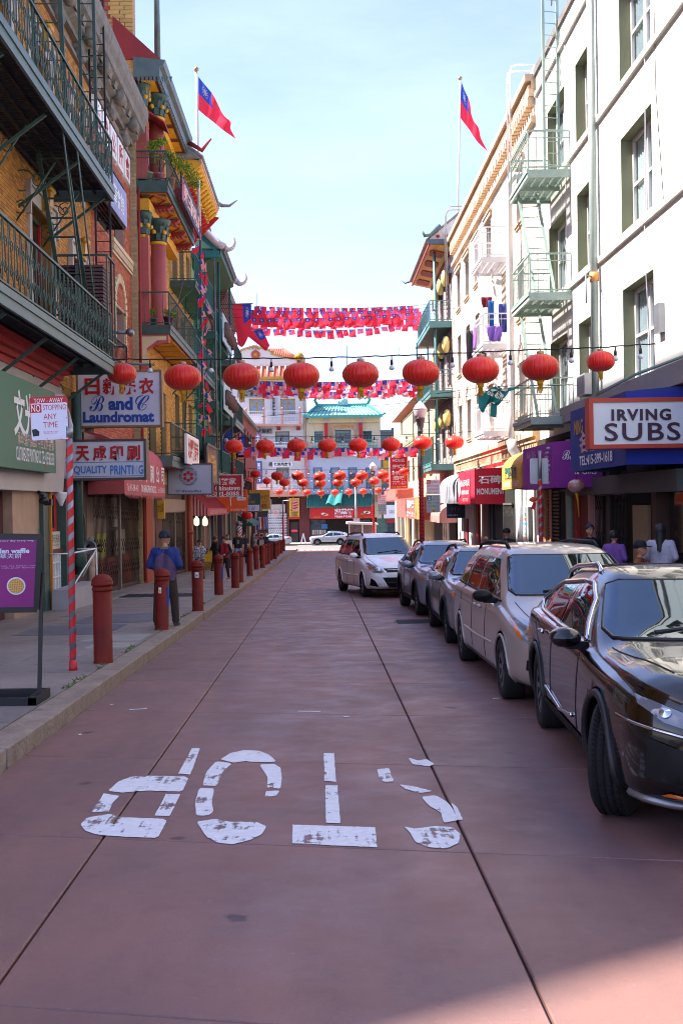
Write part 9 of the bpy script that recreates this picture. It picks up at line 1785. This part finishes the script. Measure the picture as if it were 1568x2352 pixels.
CHK = M('cloth_top#87888c', '#87888c', .8); n_ = CHK.node_tree; ck = n_.nodes.new('ShaderNodeTexNoise'); ck.inputs['Scale'].default_value = 32; mpz = n_.nodes.new('ShaderNodeMapping'); mpz.inputs['Scale'].default_value = (.5, 1, 1.8); tcz = n_.nodes.new('ShaderNodeTexCoord'); rp_z = n_.nodes.new('ShaderNodeValToRGB'); rp_z.color_ramp.interpolation = 'CONSTANT'; rp_z.color_ramp.elements[0].color = (.02, .02, .025, 1); rp_z.color_ramp.elements[1].position = .5; rp_z.color_ramp.elements[1].color = (.5, .5, .52, 1)
n_.links.new(tcz.outputs['Object'], mpz.inputs[0]); n_.links.new(mpz.outputs[0], ck.inputs[0]); n_.links.new(ck.outputs['Fac'], rp_z.inputs[0]); n_.links.new(rp_z.outputs[0], n_.nodes['Principled BSDF'].inputs['Base Color'])
for k in ('slv', 'yoke', 'vest'): MATS['cloth_' + k + '#87888c'] = CHK
w1 = person('person in a black and white checked jacket raising one hand on the left pavement', px(459, 35.8), 35.8, .25, 1.29, '#87888c', '#5a4648', '#1a1718', 'wave', style='bob', bulk=1.12)
bx('sunglasses', BLACKPAINT, w1, -.06, .06, -.14, -.118, 1.615, 1.65)
w2_ = person('person in a red vest over black sleeves and black trousers walking towards the camera', px(516, 35), 35, -.5, 1.38, '#8c1a20', '#16161a', '#1c1614', 'front', sleeve='#1a1a20', style='bob', walk=.4, shoes='#8a4a2c')
person('person in dark clothes with brown hair turned to the shop behind the red vest', px(494, 43), 43, 2.2, 1.38, '#1c1c20', '#20242e', '#4a2c1c', 'front', style='bob', walk=.6, vox=.026)
person('person with grey brown hair and a pale top half hidden by the red vest', px(523, 46), 46, .6, 1.42, '#b0a8a8', '#3a3a44', '#5a4a40', 'down', style='short', vox=.028)
mt = person('person in a black T-shirt and pale blue shorts walking past the shops', px(547, 50), 50, .1, 1.56, '#17171a', '#7f93b8', '#141416', 'down', lk='tee', legskin=True, walk=.5, vox=.026); bx('shirt_print', M('grey_ink', '#6a6468'), mt, -.06, .06, -.135, -.128, 1.1, 1.3)
person('person in navy holding a hand to the face beside the T-shirt walker', px(560, 53), 53, .3, 1.5, '#1c1e3a', '#18181c', '#18161a', 'phone', lk='tee', style='bob', skirt=True, vox=.026)
person('person in a white sleeveless top among the group by the far bollards', px(591, 60), 60, -.6, 1.4, '#c8c4c8', '#b4b0b8', '#2a1c18', 'front', style='long', skirt=True, lk='tee', vox=.028)
bp_ = person('person with a pale backpack over a black top by the far bollards', px(601, 58), 58, math.pi, 1.42, '#1c1c22', '#1e1e24', '#141416', 'front', vox=.028); bx('backpack', M('pale_backpack', '#b5a596', .7), bp_, -.15, .15, .1, .26, .98, 1.38, bevel=.03)
person('person in a navy blazer beside the pale backpack', px(608.5, 62), 62, .2, 1.52, '#1a2450', '#20222c', '#4a3a34', 'down', style='short', vox=.028); person('person with a red cap behind the group at the far bollards', px(595, 66), 66, .4, 1.5, '#a03038', '#303038', '#201818', 'down', cap='#b01c28', vox=.03)
# right pavement
person('person with cropped hair in a black jacket facing the camera behind the parked cars', px(1354, 21.6), 21.6, .15, 1.52, '#14161c', '#20222a', '#1a1818', 'down', style='short', vox=.016, bulk=1.15, vest='#14161c')
person('person in a purple jacket with a black bob on the right pavement', px(1409, 19.6), 19.6, 2.45, 1.4, '#7a4f96', '#3a3040', '#141216', 'front', style='bob', vox=.016, bulk=1.15)
person('person with long dark hair and a pale grey top at the right edge', px(1516, 17.6), 17.6, 2.6, 1.5, '#a9a6b2', '#4a5a7a', '#1a1416', 'front', style='long', vox=.016, bulk=1.15)
person('person sitting low in dark and orange clothes behind the black SUV', px(1468, 17.4), 17.4, 1.0, 1.62, '#8a4420', '#2c2c38', '#161418', 'front', style='short', sit=1.0, vox=.02, cap='#15161c')
person('person with only a black hatted head showing above the tan minivan roof', px(1163, 27), 27, 2.8, 1.47, '#202024', '#26262c', '#121214', 'down', cap='#0e0e12', vox=.024)
print('people ok')
# ---------------------------------------------------------------- turn text and modifiers into plain meshes
bpy.context.view_layer.update()
dg = bpy.context.evaluated_depsgraph_get()
for (ob, c, xd, yd, w_, h_, dp) in TEXTS:
 me = bpy.data.meshes.new_from_object(ob.evaluated_get(dg))
 if not me.vertices: continue
 xs = [v.co.x for v in me.vertices]; ys_ = [v.co.y for v in me.vertices]; x0, x1, y0, y1 = min(xs), max(xs), min(ys_), max(ys_)
 s = h_ / max(1e-6, y1 - y0) if h_ else w_ / (x1 - x0); sx = (w_ / (x1 - x0)) if w_ else s; sy = (h_ / (y1 - y0)) if h_ else s
 n = xd.cross(yd).normalized()
 for v in me.vertices:
  v.co = c + xd * ((v.co.x - (x0 + x1) / 2) * sx) + yd * ((v.co.y - (y0 + y1) / 2) * sy) + n * dp
 nm = ob.name; par = ob.parent; mpi = ob.matrix_parent_inverse.copy(); cu = ob.data; kids = dict(ob.items())
 bpy.data.objects.remove(ob); new = bpy.data.objects.new('lettering', me); C.objects.link(new)
 if par is not None: new.parent = par; new.matrix_parent_inverse = mpi
 bpy.data.curves.remove(cu)
done = {}
for ob in PENDING:
 if ob.data.name in done: continue
 me = bpy.data.meshes.new_from_object(ob.evaluated_get(dg), preserve_all_data_layers=True, depsgraph=dg)
 old = ob.data; 
 for o2 in [o2 for o2 in bpy.data.objects if o2.data == old]: o2.modifiers.clear(); o2.data = me
 done[me.name] = 1
for ob in [o_ for o_ in bpy.data.objects if o_.type == 'MESH' and o_.modifiers and o_.get('_cut')]: bpy.data.objects.remove(ob)
for ob in [o_ for o_ in bpy.data.objects if o_.name.startswith('cutter')]: bpy.data.objects.remove(ob)
print('objects', len(bpy.data.objects), 'tris', sum(len(p.vertices) - 2 for o_ in bpy.data.objects if o_.type == 'MESH' for p in o_.data.polygons))
